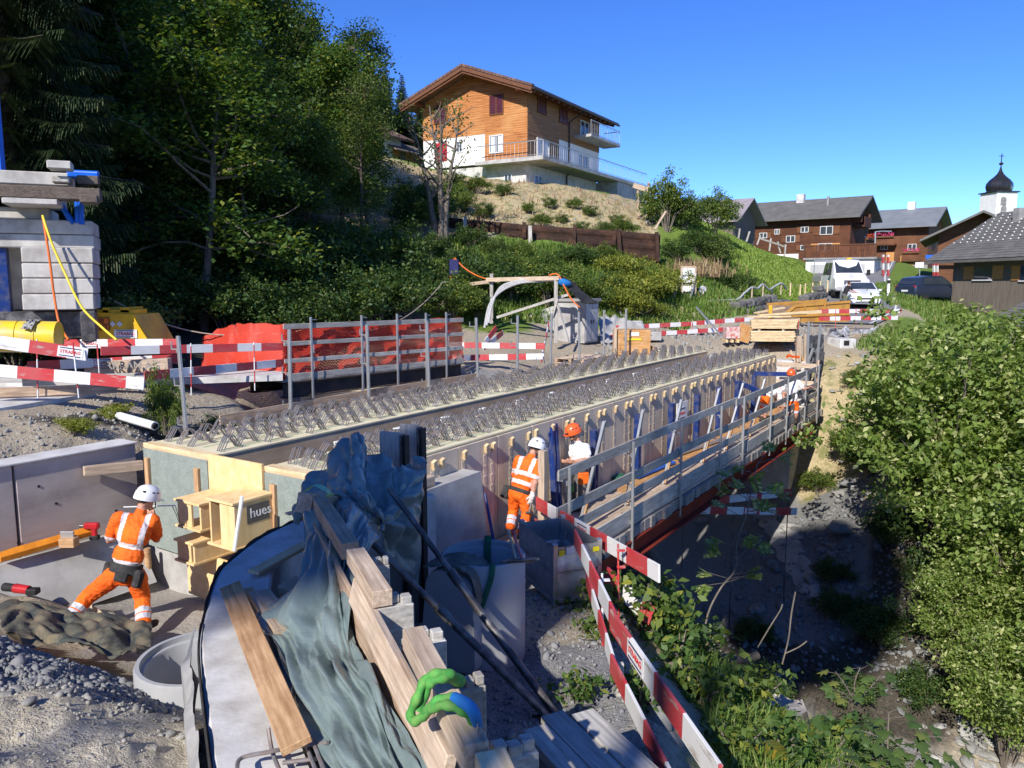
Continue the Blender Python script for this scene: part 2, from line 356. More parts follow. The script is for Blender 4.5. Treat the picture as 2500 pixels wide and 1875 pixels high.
M_bark=mat('bark',(.075,.058,.045),(.13,.105,.085),4,(4,4,.6),.95,bmp=.6,bdist=.03)
M_barkpale=mat('pale_bark',(.20,.17,.14),(.12,.10,.08),4,(4,4,.6),.95,bmp=.5,bdist=.02)

def leafmat(name,c1,c2,c3=None,trans=.30,rough=.55):
    m,nt,bs=nmat(name)
    ga=nt.nodes.new('ShaderNodeNewGeometry');f=ga.outputs['Random Per Island']
    st=[(0,c1),(.75,c2)]+([(.97,c3)]if c3 else[])
    col=ramp(nt,f,st);nt.links.new(col,bs.inputs['Base Color']);bs.inputs['Roughness'].default_value=rough
    bs.inputs['Specular IOR Level'].default_value=.35
    tr=nt.nodes.new('ShaderNodeBsdfTranslucent');mx=nt.nodes.new('ShaderNodeMixShader');mx.inputs[0].default_value=trans
    tc=mix(nt,1.0,col,(1.6,1.55,.6),'MULTIPLY');nt.links.new(tc,tr.inputs[0])
    out=nt.nodes['Material Output'];nt.links.new(bs.outputs[0],mx.inputs[1]);nt.links.new(tr.outputs[0],mx.inputs[2]);nt.links.new(mx.outputs[0],out.inputs[0])
    return m
M_leafmaple=leafmat('maple_leaf',(.045,.095,.022),(.080,.150,.032),(.24,.27,.05),.35)
M_leafdark=leafmat('dark_leaf',(.032,.075,.019),(.060,.115,.028),(.15,.18,.04),.35)
M_leafash=leafmat('light_leaf',(.055,.100,.024),(.095,.150,.036),(.20,.21,.05))
M_leafwillow=leafmat('willow_leaf',(.11,.175,.034),(.215,.295,.060),(.50,.52,.24),.38)
M_leafbush=leafmat('bush_leaf',(.055,.105,.020),(.115,.175,.034),(.26,.27,.04),.34)
M_leafyellow=leafmat('yellow_leaf',(.13,.17,.025),(.22,.25,.035),(.34,.32,.05))
M_needle=leafmat('needles',(.014,.032,.014),(.030,.055,.020),(.07,.085,.03),.12)
M_needlefar=leafmat('far_needles',(.025,.048,.026),(.045,.070,.034),None,.1)
M_grassblade=leafmat('grass_blade',(.095,.175,.028),(.145,.235,.042),(.28,.28,.09),.3)
M_meadow=leafmat('meadow_blade',(.16,.26,.038),(.22,.32,.055),(.33,.36,.10),.3)
M_sleeper=wood('dark_sleeper',(.13,.10,.08),(.07,.055,.045),((.2,.17,.14),.5,3))
M_drygrass=leafmat('dry_grass',(.30,.23,.11),(.38,.28,.16),(.38,.20,.16),.25)
M_fern=leafmat('fern_leaf',(.07,.12,.015),(.22,.20,.02),(.34,.24,.02))
M_flower=leafmat('purple_flower',(.12,.05,.20),(.22,.10,.30),None)

def stripes(name,period=1.0,duty=.5,a=(.50,.022,.028),b=(.74,.74,.73),wear=.35):
    m,nt,bs=nmat(name);tc=nt.nodes.new('ShaderNodeTexCoord');sx=nt.nodes.new('ShaderNodeSeparateXYZ');nt.links.new(tc.outputs['Object'],sx.inputs[0])
    d=nt.nodes.new('ShaderNodeMath');d.operation='DIVIDE';d.inputs[1].default_value=period;nt.links.new(sx.outputs[0],d.inputs[0])
    fr=nt.nodes.new('ShaderNodeMath');fr.operation='FRACT';nt.links.new(d.outputs[0],fr.inputs[0])
    lt=nt.nodes.new('ShaderNodeMath');lt.operation='LESS_THAN';lt.inputs[1].default_value=duty;nt.links.new(fr.outputs[0],lt.inputs[0])
    col=mix(nt,lt.outputs[0],b,a)
    v=coord(nt,(1,5,5));n1=noise(nt,v,3.5,8,.7)
    w=ramp(nt,n1,[(.56,0.0),(.64,wear)]);col=mix(nt,w,col,(.42,.37,.31))
    n2=noise(nt,coord(nt),2.5,4);col=mix(nt,ramp(nt,n2,[(.3,.25),(.7,0.0)]),col,(.30,.26,.24))
    nt.links.new(col,bs.inputs['Base Color']);bs.inputs['Roughness'].default_value=.5
    bump(nt,bs,n1,.15,.004);return m
M_stripe=stripes('red_white_board',1.0);M_stripeworn=stripes('worn_red_white_board',1.05,.5,wear=1.0)
M_stripefine=stripes('fine_red_white_post',.5)
def netmat(name):
    m,nt,bs=nmat(name);bs.inputs['Base Color'].default_value=rgba((.72,.06,.03));bs.inputs['Roughness'].default_value=.6
    tc=nt.nodes.new('ShaderNodeTexCoord');mp=nt.nodes.new('ShaderNodeMapping');mp.inputs[3].default_value=(1,1,1);nt.links.new(tc.outputs['UV'],mp.inputs[0])
    br=nt.nodes.new('ShaderNodeTexBrick');br.offset=.5;br.inputs['Scale'].default_value=1;br.inputs['Brick Width'].default_value=.075;br.inputs['Row Height'].default_value=.035
    br.inputs['Mortar Size'].default_value=.0138;br.inputs['Mortar Smooth'].default_value=.1;nt.links.new(mp.outputs[0],br.inputs[0])
    tr=nt.nodes.new('ShaderNodeBsdfTransparent');tl=nt.nodes.new('ShaderNodeBsdfTranslucent');tl.inputs[0].default_value=rgba((.75,.07,.03))
    m1=nt.nodes.new('ShaderNodeMixShader');m1.inputs[0].default_value=.35;nt.links.new(bs.outputs[0],m1.inputs[1]);nt.links.new(tl.outputs[0],m1.inputs[2])
    m2=nt.nodes.new('ShaderNodeMixShader');nt.links.new(br.outputs['Fac'],m2.inputs[0]);nt.links.new(tr.outputs[0],m2.inputs[1]);nt.links.new(m1.outputs[0],m2.inputs[2])
    nt.links.new(m2.outputs[0],nt.nodes['Material Output'].inputs[0]);return m
M_net=netmat('orange_safety_net')
def tarpmat(name,c1,c2,rough=.26):
    m,nt,bs=nmat(name);v=coord(nt);n1=noise(nt,v,3,6,.6,.4);nt.links.new(ramp(nt,n1,[(.35,c1),(.65,c2)]),bs.inputs['Base Color'])
    bs.inputs['Roughness'].default_value=rough;bs.inputs['Specular IOR Level'].default_value=.6
    n2=noise(nt,v,7,5,.6,1.2);bump(nt,bs,n2,.35,.03);return m
M_tarp=tarpmat('grey_green_tarpaulin',(.15,.20,.195),(.185,.235,.225))
M_tarpdark=tarpmat('dark_blue_tarpaulin',(.035,.075,.125),(.055,.10,.14))

def textmesh(txt,size,name,bold=0.0):
    cu=bpy.data.curves.new(name,'FONT');cu.body=txt;cu.size=size;cu.extrude=.0015;cu.offset=bold;cu.align_x='CENTER';cu.align_y='CENTER';cu.resolution_u=2
    o=bpy.data.objects.new(name,cu);C.objects.link(o);dg=bpy.context.evaluated_depsgraph_get()
    me=bpy.data.meshes.new_from_object(o.evaluated_get(dg));C.objects.unlink(o);bpy.data.objects.remove(o);me.name=name;me.materials.clear()
    return me
TXT=textmesh('STRABAG',1.0,'lettering',.02);TXT.materials.append(M_redprint)
_TW=max(v.co.x for v in TXT.vertices)-min(v.co.x for v in TXT.vertices)
_PL={}
def sticker(parent,c,xdir,ndir,w=.34,h=.15):
    """white company plate with two navy lines and red letters, facing ndir"""
    xdir=xdir.normalized();ndir=ndir.normalized();y=ndir.cross(xdir).normalized()
    M=Matrix((xdir,y,ndir)).transposed().to_4x4();M.translation=c
    k=(round(w,3),round(h,3))
    if k not in _PL:
        a=MB();a.box((0,0,0),(w,h,.004));b=MB()
        for s in(-1,1):b.box((0,s*h*.37,.0035),(w*.84,h*.09,.002))
        _PL[k]=(a.mesh('company_plate',M_white),b.mesh('navy_line',M_navy))
    pl=link('company_plate',_PL[k][0],parent,M)
    link('navy_line',_PL[k][1],pl,M)
    sc=w*.80/_TW;link('lettering',TXT,pl,M@Matrix.Translation((0,0,.0035))@Matrix.Diagonal((sc,sc*1.05,1,1)))
    return pl
# ------------------------------------------------------------------ terrain
CTRL=[]
def cpnt(x,y,z,k='d'):CTRL.append((x,y,z,k))
def cb(s,t,z,k='d'):p=B(s,t);CTRL.append((p.x,p.y,z,k))
for x,y,z,k in[(0,0,-1.75,'d'),(1,-1,-2.0,'d'),(-3,0,-2.1,'d'),(-8,0,-2.1,'d'),(-16,0,-1,'g'),(-30,0,3,'f'),(3,1,-4.2,'g'),(6,1,-6.2,'g'),(12,2,-8.5,'g'),(0,-10,-1.5,'d'),(-14,-10,0,'g'),(12,-10,-7,'g'),(30,-5,-9,'g'),
    (-3,3,-2.35,'m'),(-3.2,4.4,-2.66,'m'),(-2.3,4.1,-2.72,'m'),(-4.8,4.6,-2.64,'m'),(-6.4,4.6,-2.6,'m'),(-1.9,3.0,-2.55,'m'),(-3.1,5.05,-2.78,'m'),(-4.3,5.15,-2.78,'m'),(-5.6,5.3,-2.74,'m'),(-2.35,4.9,-2.88,'m'),(-5.6,8.6,-3.58,'d'),(-6.3,8.7,-3.5,'d'),
    (-3.3,5.8,-3.16,'r'),(-3.9,6.2,-3.15,'r'),(-4.65,6.6,-3.1,'r'),(-5.8,6.7,-3.0,'r'),(-4,5.6,-3.08,'r'),(-5.4,5.8,-3.0,'r'),(-2.75,5.6,-3.5,'r'),(-3.3,6.8,-3.85,'d'),(-4.4,7.2,-3.75,'d'),(-5.6,7.4,-3.5,'d'),
    (-3.0,7.6,-4.02,'p'),(-4.2,7.9,-4.02,'p'),(-5.2,8.2,-3.98,'d'),(-6.3,8.2,-3.7,'d'),(-7.2,7.6,-3.5,'d'),(-3.1,9.0,-4.05,'p'),(-4.3,9.6,-4.05,'p'),(-2.2,8.4,-4.0,'p'),(-1.9,7.6,-3.9,'p'),
    (-.6,3.2,-3.2,'d'),(.3,2.2,-2.9,'d'),(0,4.2,-3.45,'r'),(.6,5.2,-3.55,'r'),(0,6.2,-3.6,'r'),(.8,6.6,-3.58,'r'),(-.6,7.4,-3.65,'r'),(.4,8.0,-3.65,'d'),(1.1,8.4,-3.68,'d'),(-.4,9.0,-3.75,'d'),(.6,9.6,-3.9,'d'),
    (1.15,5.0,-3.6,'d'),(1.3,6.6,-3.62,'d'),(1.45,7.8,-3.7,'d'),(1.9,4.2,-3.95,'g'),(2.1,5.6,-4.15,'g'),(2.2,7.0,-4.25,'g'),(2.3,8.4,-4.45,'g'),(2.0,9.6,-4.7,'f'),
    (3.2,5.0,-4.9,'g'),(3.4,7.4,-5.15,'g'),(3.4,9.6,-5.8,'f'),(4.4,6.4,-5.9,'g'),(4.8,8.6,-6.3,'f'),(5.2,10.6,-7.4,'f'),(6.2,8.2,-7.5,'f'),(9,8,-9.0,'f'),(14,6,-10,'f')]:cpnt(x,y,z,k)
for s in(-6,-5,-4,-3.2,-2.4,-1.6,-.8,0,.5):cb(s,-.72,-2.42,'d');cb(s,-.34,-4.0 if s>-3.5 else-3.4,'p')
for s,t,z,k in[(-4,-1.6,-2.3,'d'),(-2,-1.5,-2.15,'d'),(0,-1.5,-2.2,'f'),(-4,-2.4,-2.02,'d'),(-2,-2.4,-1.98,'d'),(0,-2.6,-1.95,'d'),(1.5,-1.2,-2.9,'f'),(2,-2.4,-2.2,'d'),(-4,-5,-1.95,'d'),(0,-5,-1.95,'d'),(3.4,-4,-2.05,'d'),(3.6,-2.6,-2.3,'d'),
    (3,-.6,-3.9,'f'),(5,-1,-4.8,'f'),(5.4,-2.6,-4.6,'f'),(7,-1.8,-5.2,'f'),(7,-4,-4.6,'f'),(8.6,-1.2,-4.6,'f'),(7,-7,-3.8,'f'),
    (9.6,-2.4,-2.35,'d'),(10.5,-.8,-2.75,'r'),(12,-.7,-2.6,'d'),(14,-.9,-2.5,'d'),(17,-.8,-2.4,'d'),(19.5,-.8,-2.35,'d'),(12,-3,-2.2,'d'),(15,-3,-2.2,'d'),(19,-3,-2.1,'d'),(9.6,-4.6,-2.0,'d'),
    (1,0,-4.1,'p'),(1,2,-4.2,'p'),(1,3.6,-4.1,'f'),(3,2,-5.4,'f'),(3,4.2,-5.2,'f'),(5,3,-6.8,'f'),(5,5.4,-7.0,'f'),(7,1,-7.4,'f'),(7,4,-8.2,'f'),(7,7,-8.4,'f'),(9,0,-7.0,'r'),(9,3,-8.8,'r'),(9,6,-9.1,'r'),(9,9,-9.3,'r'),(9.2,12,-9.6,'r'),(9.4,16,-10,'r'),
    (11,3,-8.3,'f'),(11,6,-8.5,'f'),(11,8.6,-8.6,'f'),(11.5,11,-8.6,'d'),(13,4,-7.9,'r'),(13,6.4,-7.9,'r'),(13,9,-7.3,'f'),(13.2,11,-6.6,'f'),(13,14,-6.6,'f'),(15,4,-7.4,'r'),(15,6.4,-7.2,'r'),(15,8.6,-5.9,'f'),(15.5,11,-4.9,'f'),(17,4,-6.9,'r'),(17,6,-6.6,'r'),(17.2,8,-4.7,'y'),(18,10,-3.9,'g'),
    (18.4,4,-6.2,'r'),(18.8,5.6,-5.7,'y'),(19,6.8,-4.6,'y'),(20,4,-3.4,'d'),(20.4,2,-2.6,'d'),(20.4,0,-2.35,'d'),(20.6,5.2,-3.0,'y'),(21,6.4,-2.9,'y'),(21.5,8,-2.8,'y'),(22,4,-2.2,'d'),(22,1,-2.15,'d'),(24,6,-2.2,'d'),(24,10,-2.6,'g'),(20,14,-4,'g'),(26,2,-2.0,'d'),(26,-2,-2.05,'d')]:cb(s,t,z,k)
for x,y,z,k in[(-12,14,-1.95,'d'),(-9,17,-1.95,'d'),(-6,19,-2.0,'d'),(-14,18,-1.7,'f'),(-8,21,-1.7,'f'),(-3,22,-2.1,'f'),(-1,24,-2.2,'d'),(1,26,-2.25,'d'),(3,29.5,-2.2,'d'),(6,30,-2.0,'d'),(9.5,28,-2.0,'d'),(12,31,-1.9,'d'),(15,33,-1.8,'d'),(13,37,-1.7,'d'),(8,34,-1.6,'d'),
    (-1,29,-1.2,'g'),(-6,26,-1.0,'f'),(-12,24,-.6,'f'),(-20,22,-.2,'f'),(3,32.5,-1.2,'g'),(0,34,.2,'g'),(-5,33,1.0,'f'),(-12,32,2.2,'f'),(-22,32,4,'f'),(5,36,0.2,'g'),(8.5,37,-.6,'g'),(2,40,2.2,'g'),(-4,40,2.8,'y'),(8,41,1.0,'g'),(10.5,41,.2,'g'),
    (-5,45,4.4,'y'),(1,46,4.5,'y'),(6,46,4.0,'y'),(-2,51,6.5,'y'),(3,51,6.2,'y'),(8,51,5.2,'y'),(-9,52,8.0,'y'),(-3,58,7.8,'g'),(6,60,7.2,'g'),(-16,46,8,'f'),(-28,44,12,'f'),(-14,60,11,'g'),(-30,70,15,'f'),(-10,80,10,'f'),(12,48,3.4,'g'),(11,46,2.6,'g'),(14,58,4.6,'g'),
    (12,43.5,-.5,'g'),(14.5,44,-.4,'g'),(17,46.5,-.6,'g'),(14.5,48,1.5,'g'),(17,52,1.6,'g'),(19.5,56,1.5,'g'),(17,60,3.4,'g'),(21,62,2.2,'g'),(22,68,2.6,'g'),(25,64,1.3,'g'),(28,72,2.0,'g'),(20,76,4,'g'),
    (16,40,-1.7,'d'),(19.5,45,-1.42,'d'),(21.5,50,-.85,'g'),(24,57,0.0,'g'),(27,64,.75,'g'),(33,76,1.9,'g'),(41,92,3,'g'),(23,44,-1.5,'d'),(26,50,-1.0,'g'),(30,60,.2,'g'),(22,38,-2.4,'g'),(27,42,-2.6,'g'),(18,30,-2.4,'g'),(24,30,-3,'g'),(34,40,-3,'g'),(45,60,-.5,'g'),(50,90,2,'g'),(60,120,3,'g'),(30,110,5,'g'),(10,100,7,'g'),(-10,120,11,'f'),
    (-30,110,21,'f'),(-60,100,36,'f'),(-55,50,18,'f'),(-40,20,6,'f'),(-60,0,10,'f'),(-60,200,58,'f'),(-14,200,18,'f'),(20,220,6,'f'),(-120,150,75,'f'),(80,250,6,'g'),(-100,-60,10,'g'),(0,-80,0,'g'),(100,-60,-8,'g'),(120,60,-4,'g'),(200,200,4,'g'),(0,600,40,'f'),(400,500,8,'g'),(-400,400,150,'f'),(-400,-300,20,'g'),(400,-300,0,'g')]:cpnt(x,y,z,k)
_A=np.array([c[:3]for c in CTRL]);_K=[c[3]for c in CTRL];_n=len(_A)
_D=np.linalg.norm(_A[:,None,:2]-_A[None,:,:2],axis=2)
_Mx=np.zeros((_n+3,_n+3));_Mx[:_n,:_n]=_D-np.eye(_n)*.02;_Mx[:_n,_n]=1;_Mx[:_n,_n+1:]=_A[:,:2];_Mx[_n,:_n]=1;_Mx[_n+1:,:_n]=_A[:,:2].T
_w=np.linalg.solve(_Mx,np.r_[_A[:,2],0,0,0])
def base_h(x,y):
    x=np.atleast_1d(np.asarray(x,float));y=np.atleast_1d(np.asarray(y,float));out=np.zeros(len(x))
    for a in range(0,len(x),20000):
        sl_=slice(a,a+20000);d=np.hypot(x[sl_,None]-_A[None,:,0],y[sl_,None]-_A[None,:,1])
        out[sl_]=d@_w[:_n]+_w[_n]+x[sl_]*_w[_n+1]+y[sl_]*_w[_n+2]
    return out
def kinds(x,y):
    x=np.asarray(x,float);y=np.asarray(y,float);ks='dgfrpmy';out=np.zeros((len(x),len(ks)))
    ki=np.array([ks.index(k)for k in _K])
    for a in range(0,len(x),20000):
        sl_=slice(a,a+20000);d=np.hypot(x[sl_,None]-_A[None,:,0],y[sl_,None]-_A[None,:,1])+.05
        wt=d**-4.0
        for i in range(len(ks)):out[sl_,i]=wt[:,ki==i].sum(1)
    return out/out.sum(1,keepdims=True)
RD=[(16.2,38,3.2),(18.2,42,4.4),(20.4,46,5),(22.4,51,5.2),(24.8,57,5.4),(28,64,5.6),(32.5,73,6),(40,88,6.5),(55,115,7)]
_rp=spline([V(a,b,c)for a,b,c in RD],8);_rx=np.array([p.x for p in _rp]);_ry=np.array([p.y for p in _rp]);_rw=np.array([p.z for p in _rp]);_rz=np.convolve(np.pad(base_h(_rx,_ry),4,mode='edge'),np.ones(9)/9,'valid')
def H(x,y,kk=None):
    x=np.atleast_1d(np.asarray(x,float));y=np.atleast_1d(np.asarray(y,float))
    h=base_h(x,y);k=kinds(x,y)if kk is None else kk
    rough=.05*k[:,0]+.10*k[:,1]+.28*k[:,2]+.16*k[:,3]+.015*k[:,4]+.10*k[:,5]+.35*k[:,6]
    r=np.hypot(x,y);far=np.clip(r/30,.6,6)
    h=h+rough*2.2*fbm(x*1.3/far**.5,y*1.3/far**.5,5,3)
    cl=vnoise(x*7,y*7,11)*vnoise(x*16,y*16,5)
    m_=(x>8)&(y>30)&(y<125)
    if m_.any():
        d=np.hypot(x[m_,None]-_rx,y[m_,None]-_ry);i=d.argmin(1);w=np.clip((d.min(1)-_rw[i]*.55)/2.0,0,1);w=w*w*(3-2*w);h[m_]=h[m_]*w+(_rz[i]-.05)*(1-w)
    return h+k[:,5]*(.06*np.maximum(cl-.3,0)+.05*fbm(x*9,y*9,3,40))+k[:,3]*.05*fbm(x*8,y*8,3,21)
def h1(x,y):return float(H([x],[y])[0])
_ang=np.r_[np.arange(-180,-50,5.),np.arange(-50,50,.22),np.arange(50,180,5.)];_rad=np.r_[.3,np.geomspace(1.2,60,250),np.geomspace(62,1500,40)]
_a2,_r2=np.meshgrid(np.radians(_ang),_rad);CX,CY=0.0,-1.2
_gx=(CX+_r2*np.sin(_a2)).ravel();_gy=(CY+_r2*np.cos(_a2)).ravel()
_kk=kinds(_gx,_gy);_gz=H(_gx,_gy,_kk)
na=len(_ang);nr=len(_rad)
_i=np.arange(nr-1)[:,None]*na;_j=np.arange(na)[None,:];_j2=(_j+1)%na
_fq=np.stack([_i+_j,_i+_j2,_i+na+_j2,_i+na+_j],-1).reshape(-1,4)
def npmesh(name,verts,faces,mats,smooth=False,mi=None):
    me=bpy.data.meshes.new(name);nv=len(verts);nf=len(faces);k=faces.shape[1]
    me.vertices.add(nv);me.vertices.foreach_set('co',np.ascontiguousarray(verts,np.float32).ravel())
    me.loops.add(nf*k);me.loops.foreach_set('vertex_index',np.ascontiguousarray(faces,np.int32).ravel())
    me.polygons.add(nf);me.polygons.foreach_set('loop_start',np.arange(0,nf*k,k,dtype=np.int32))
    if smooth:me.polygons.foreach_set('use_smooth',np.ones(nf,bool))
    for m in(mats if isinstance(mats,(list,tuple))else[mats]):me.materials.append(m)
    if mi is not None:me.polygons.foreach_set('material_index',np.asarray(mi,np.int32))
    me.update(calc_edges=True);return me
def groundmat():
    m,nt,bs=nmat('ground_surface')
    at=nt.nodes.new('ShaderNodeAttribute');at.attribute_name='zone';at2=nt.nodes.new('ShaderNodeAttribute');at2.attribute_name='zone2'
    s1=nt.nodes.new('ShaderNodeSeparateColor');nt.links.new(at.outputs[0],s1.inputs[0]);s2=nt.nodes.new('ShaderNodeSeparateColor');nt.links.new(at2.outputs[0],s2.inputs[0])
    v=coord(nt,(1,1,1),False)
    nA=noise(nt,v,1.7,5,.65);nB=noise(nt,v,14,5,.7);nC=noise(nt,v,60,2,.6);nD=noise(nt,v,.35,3,.6)
    def edge(src,a=.30,b=.62):
        ad=nt.nodes.new('ShaderNodeMath');ad.operation='MULTIPLY_ADD';ad.inputs[1].default_value=.7;nt.links.new(nA,ad.inputs[0]);nt.links.new(src,ad.inputs[2])
        su=nt.nodes.new('ShaderNodeMath');su.operation='SUBTRACT';su.inputs[1].default_value=.35;nt.links.new(ad.outputs[0],su.inputs[0])
        return ramp(nt,su.outputs[0],[(a,0.0),(b,1.0)])
    dirt=ramp(nt,nB,[(.30,(.25,.205,.145)),(.5,(.38,.325,.24)),(.7,(.47,.41,.32))])
    col=mix(nt,edge(s1.outputs[0]),dirt,mix(nt,nA,(.10,.165,.028),(.17,.235,.048)))
    soil=ramp(nt,nB,[(.3,(.040,.035,.027)),(.55,(.085,.073,.056)),(.75,(.15,.135,.115))])
    col=mix(nt,edge(s1.outputs[1]),col,soil)
    grav=ramp(nt,nC,[(.3,(.12,.12,.118)),(.5,(.21,.205,.20)),(.7,(.32,.315,.30))])
    col=mix(nt,edge(s1.outputs[2]),col,grav)
    conc=ramp(nt,nA,[(.3,(.30,.275,.25)),(.7,(.40,.37,.33))]);col=mix(nt,edge(s2.outputs[0]),col,conc)
    mud=ramp(nt,nB,[(.3,(.38,.33,.25)),(.5,(.52,.465,.36)),(.72,(.64,.59,.48))]);mud=mix(nt,ramp(nt,nD,[(.5,0.0),(.65,.3)]),mud,(.33,.28,.18));col=mix(nt,edge(s2.outputs[1]),col,mud)
    sand=ramp(nt,nB,[(.3,(.29,.23,.125)),(.55,(.44,.36,.21)),(.75,(.54,.46,.31))]);sand=mix(nt,ramp(nt,nA,[(.50,0.0),(.62,.75)]),sand,(.13,.15,.045));col=mix(nt,edge(s2.outputs[2]),col,sand)
    nt.links.new(col,bs.inputs['Base Color']);bs.inputs['Roughness'].default_value=.95;bs.inputs['Specular IOR Level'].default_value=.12
    ad=nt.nodes.new('ShaderNodeMath');ad.operation='MULTIPLY_ADD';ad.inputs[1].default_value=.35;nt.links.new(nC,ad.inputs[0]);nt.links.new(nB,ad.inputs[2])
    bump(nt,bs,ad.outputs[0],.8,.05);return m
M_ground=groundmat()
_me=npmesh('ground',np.c_[_gx,_gy,_gz],_fq,M_ground,True)
for nm,ids in(('zone',(1,2,3)),('zone2',(4,5,6))):
    at=_me.color_attributes.new(nm,'FLOAT_COLOR','POINT');at.data.foreach_set('color',np.c_[_kk[:,ids[0]],_kk[:,ids[1]],_kk[:,ids[2]],np.ones(len(_kk))].astype(np.float32).ravel())
ground=tag(link('ground',_me),kind='structure')

# ------------------------------------------------------------------ scatter helpers: stones, leaves, grass
def rock_np(seed,sub=1,flat=.6):
    rs=np.random.RandomState(seed);bm=bmesh.new();bmesh.ops.create_icosphere(bm,subdivisions=sub,radius=1)
    v=np.array([p.co[:]for p in bm.verts]);f=np.array([[q.index for q in p.verts]for p in bm.faces]);bm.free()
    for _ in range(7):
        n=rs.normal(size=3);n/=np.linalg.norm(n);d=rs.uniform(.45,.85);k=v@n;v=v-np.outer(np.maximum(k-d,0),n)
    v=v*(1+rs.uniform(-.06,.06,(len(v),1)));v[:,2]*=flat;v[:,1]*=rs.uniform(.65,1);return v,f
ROCKS=[rock_np(i,2,random.uniform(.35,.75))for i in range(8)];PEB=[rock_np(50+i,1,random.uniform(.5,.85))for i in range(8)]
def rot_np(rs,n):
    a=rs.normal(size=(n,4));a/=np.linalg.norm(a,axis=1,keepdims=True);w,x,y,z=a.T
    return np.stack([1-2*(y*y+z*z),2*(x*y-z*w),2*(x*z+y*w),2*(x*y+z*w),1-2*(x*x+z*z),2*(y*z-x*w),2*(x*z-y*w),2*(y*z+x*w),1-2*(x*x+y*y)],-1).reshape(n,3,3)
def pebbles(name,xs,ys,size,m,seed,sink=.2,tilt=True,kind='stuff'):
    rs=np.random.RandomState(seed);zs=H(xs,ys);Vs=[];Fs=[];o=0
    rot=rot_np(rs,len(xs))
    for i in range(len(xs)):
        v,f=PEB[rs.randint(8)];s=size[i];v2=(v@rot[i].T)*s+np.array([xs[i],ys[i],zs[i]+s*(.35-sink)]);Vs.append(v2);Fs.append(f+o);o+=len(v)
    return tag(link(name,npmesh(name,np.concatenate(Vs),np.concatenate(Fs),m)),kind=kind)
def leaves_np(P,size,rs,up=.5,aspect=.55,fold=.15,droop=0.0):
    """one bent leaf (two triangles-pairs) per point; up pulls the leaf normals skyward"""
    n=len(P);nrm=rs.normal(size=(n,3));nrm[:,2]=np.abs(nrm[:,2])+up;nrm/=np.linalg.norm(nrm,axis=1,keepdims=True)
    d=rs.normal(size=(n,3));d[:,2]-=droop;d-=nrm*(d*nrm).sum(1,keepdims=True);d/=np.linalg.norm(d,axis=1,keepdims=True)+1e-9;b=np.cross(nrm,d)
    s=np.asarray(size).reshape(-1,1)*np.ones((n,1));a=s*aspect
    v0=P-d*s*.5;v1=P+b*a*.5+nrm*s*fold;v2=P+d*s*.5;v3=P-b*a*.5+nrm*s*fold
    V_=np.stack([v0,v1,v2,v3],1).reshape(-1,3);k=np.arange(n)[:,None]*4
    return V_,np.concatenate([k,k+1,k+2,k+3],1)
def grass_np(xs,ys,hgt,rs,width=.012,lean=.5,zs=None):
    n=len(xs);zs=H(xs,ys)if zs is None else zs;a=rs.uniform(0,6.283,n);L=rs.uniform(.1,1,n)*lean;dx=np.cos(a);dy=np.sin(a)
    p=np.stack([xs,ys,zs-.02],1);h=np.asarray(hgt)*rs.uniform(.5,1.2,n);w=np.stack([-dy,dx,np.zeros(n)],1)*width
    mid=p+np.stack([dx*L*h*.35,dy*L*h*.35,h*.62],1);tip=p+np.stack([dx*L*h,dy*L*h,h*(1-.25*L)],1)
    V_=np.stack([p-w,p+w,mid+w*.7,mid-w*.7,tip],1).reshape(-1,3);k=np.arange(n)[:,None]*5
    Q=np.concatenate([k,k+1,k+2,k+3],1);T=np.concatenate([k+3,k+2,k+4,k+4],1)
    return V_,Q,np.concatenate([k+3,k+2,k+4],1)
def grass(name,xs,ys,hgt,m,seed,width=.012,lean=.6):
    rs=np.random.RandomState(seed);v,q,t=grass_np(np.asarray(xs),np.asarray(ys),hgt,rs,width,lean)
    f=np.concatenate([q[:,[0,1,2]],q[:,[0,2,3]],t]);return tag(link(name,npmesh(name,v,f,m)),kind='stuff')
def polyscatter(poly,n,rs):
    poly=np.array(poly);lo=poly.min(0);hi=poly.max(0);out=[]
    while sum(len(o)for o in out)<n:
        p=rs.uniform(lo,hi,(n*2,2));ins=np.zeros(len(p),bool);j=len(poly)-1
        for i in range(len(poly)):
            xi,yi=poly[i];xj,yj=poly[j]
            c=((yi>p[:,1])!=(yj>p[:,1]))&(p[:,0]<(xj-xi)*(p[:,1]-yi)/(yj-yi+1e-12)+xi);ins^=c;j=i
        out.append(p[ins])
    p=np.concatenate(out)[:n];return p[:,0],p[:,1]
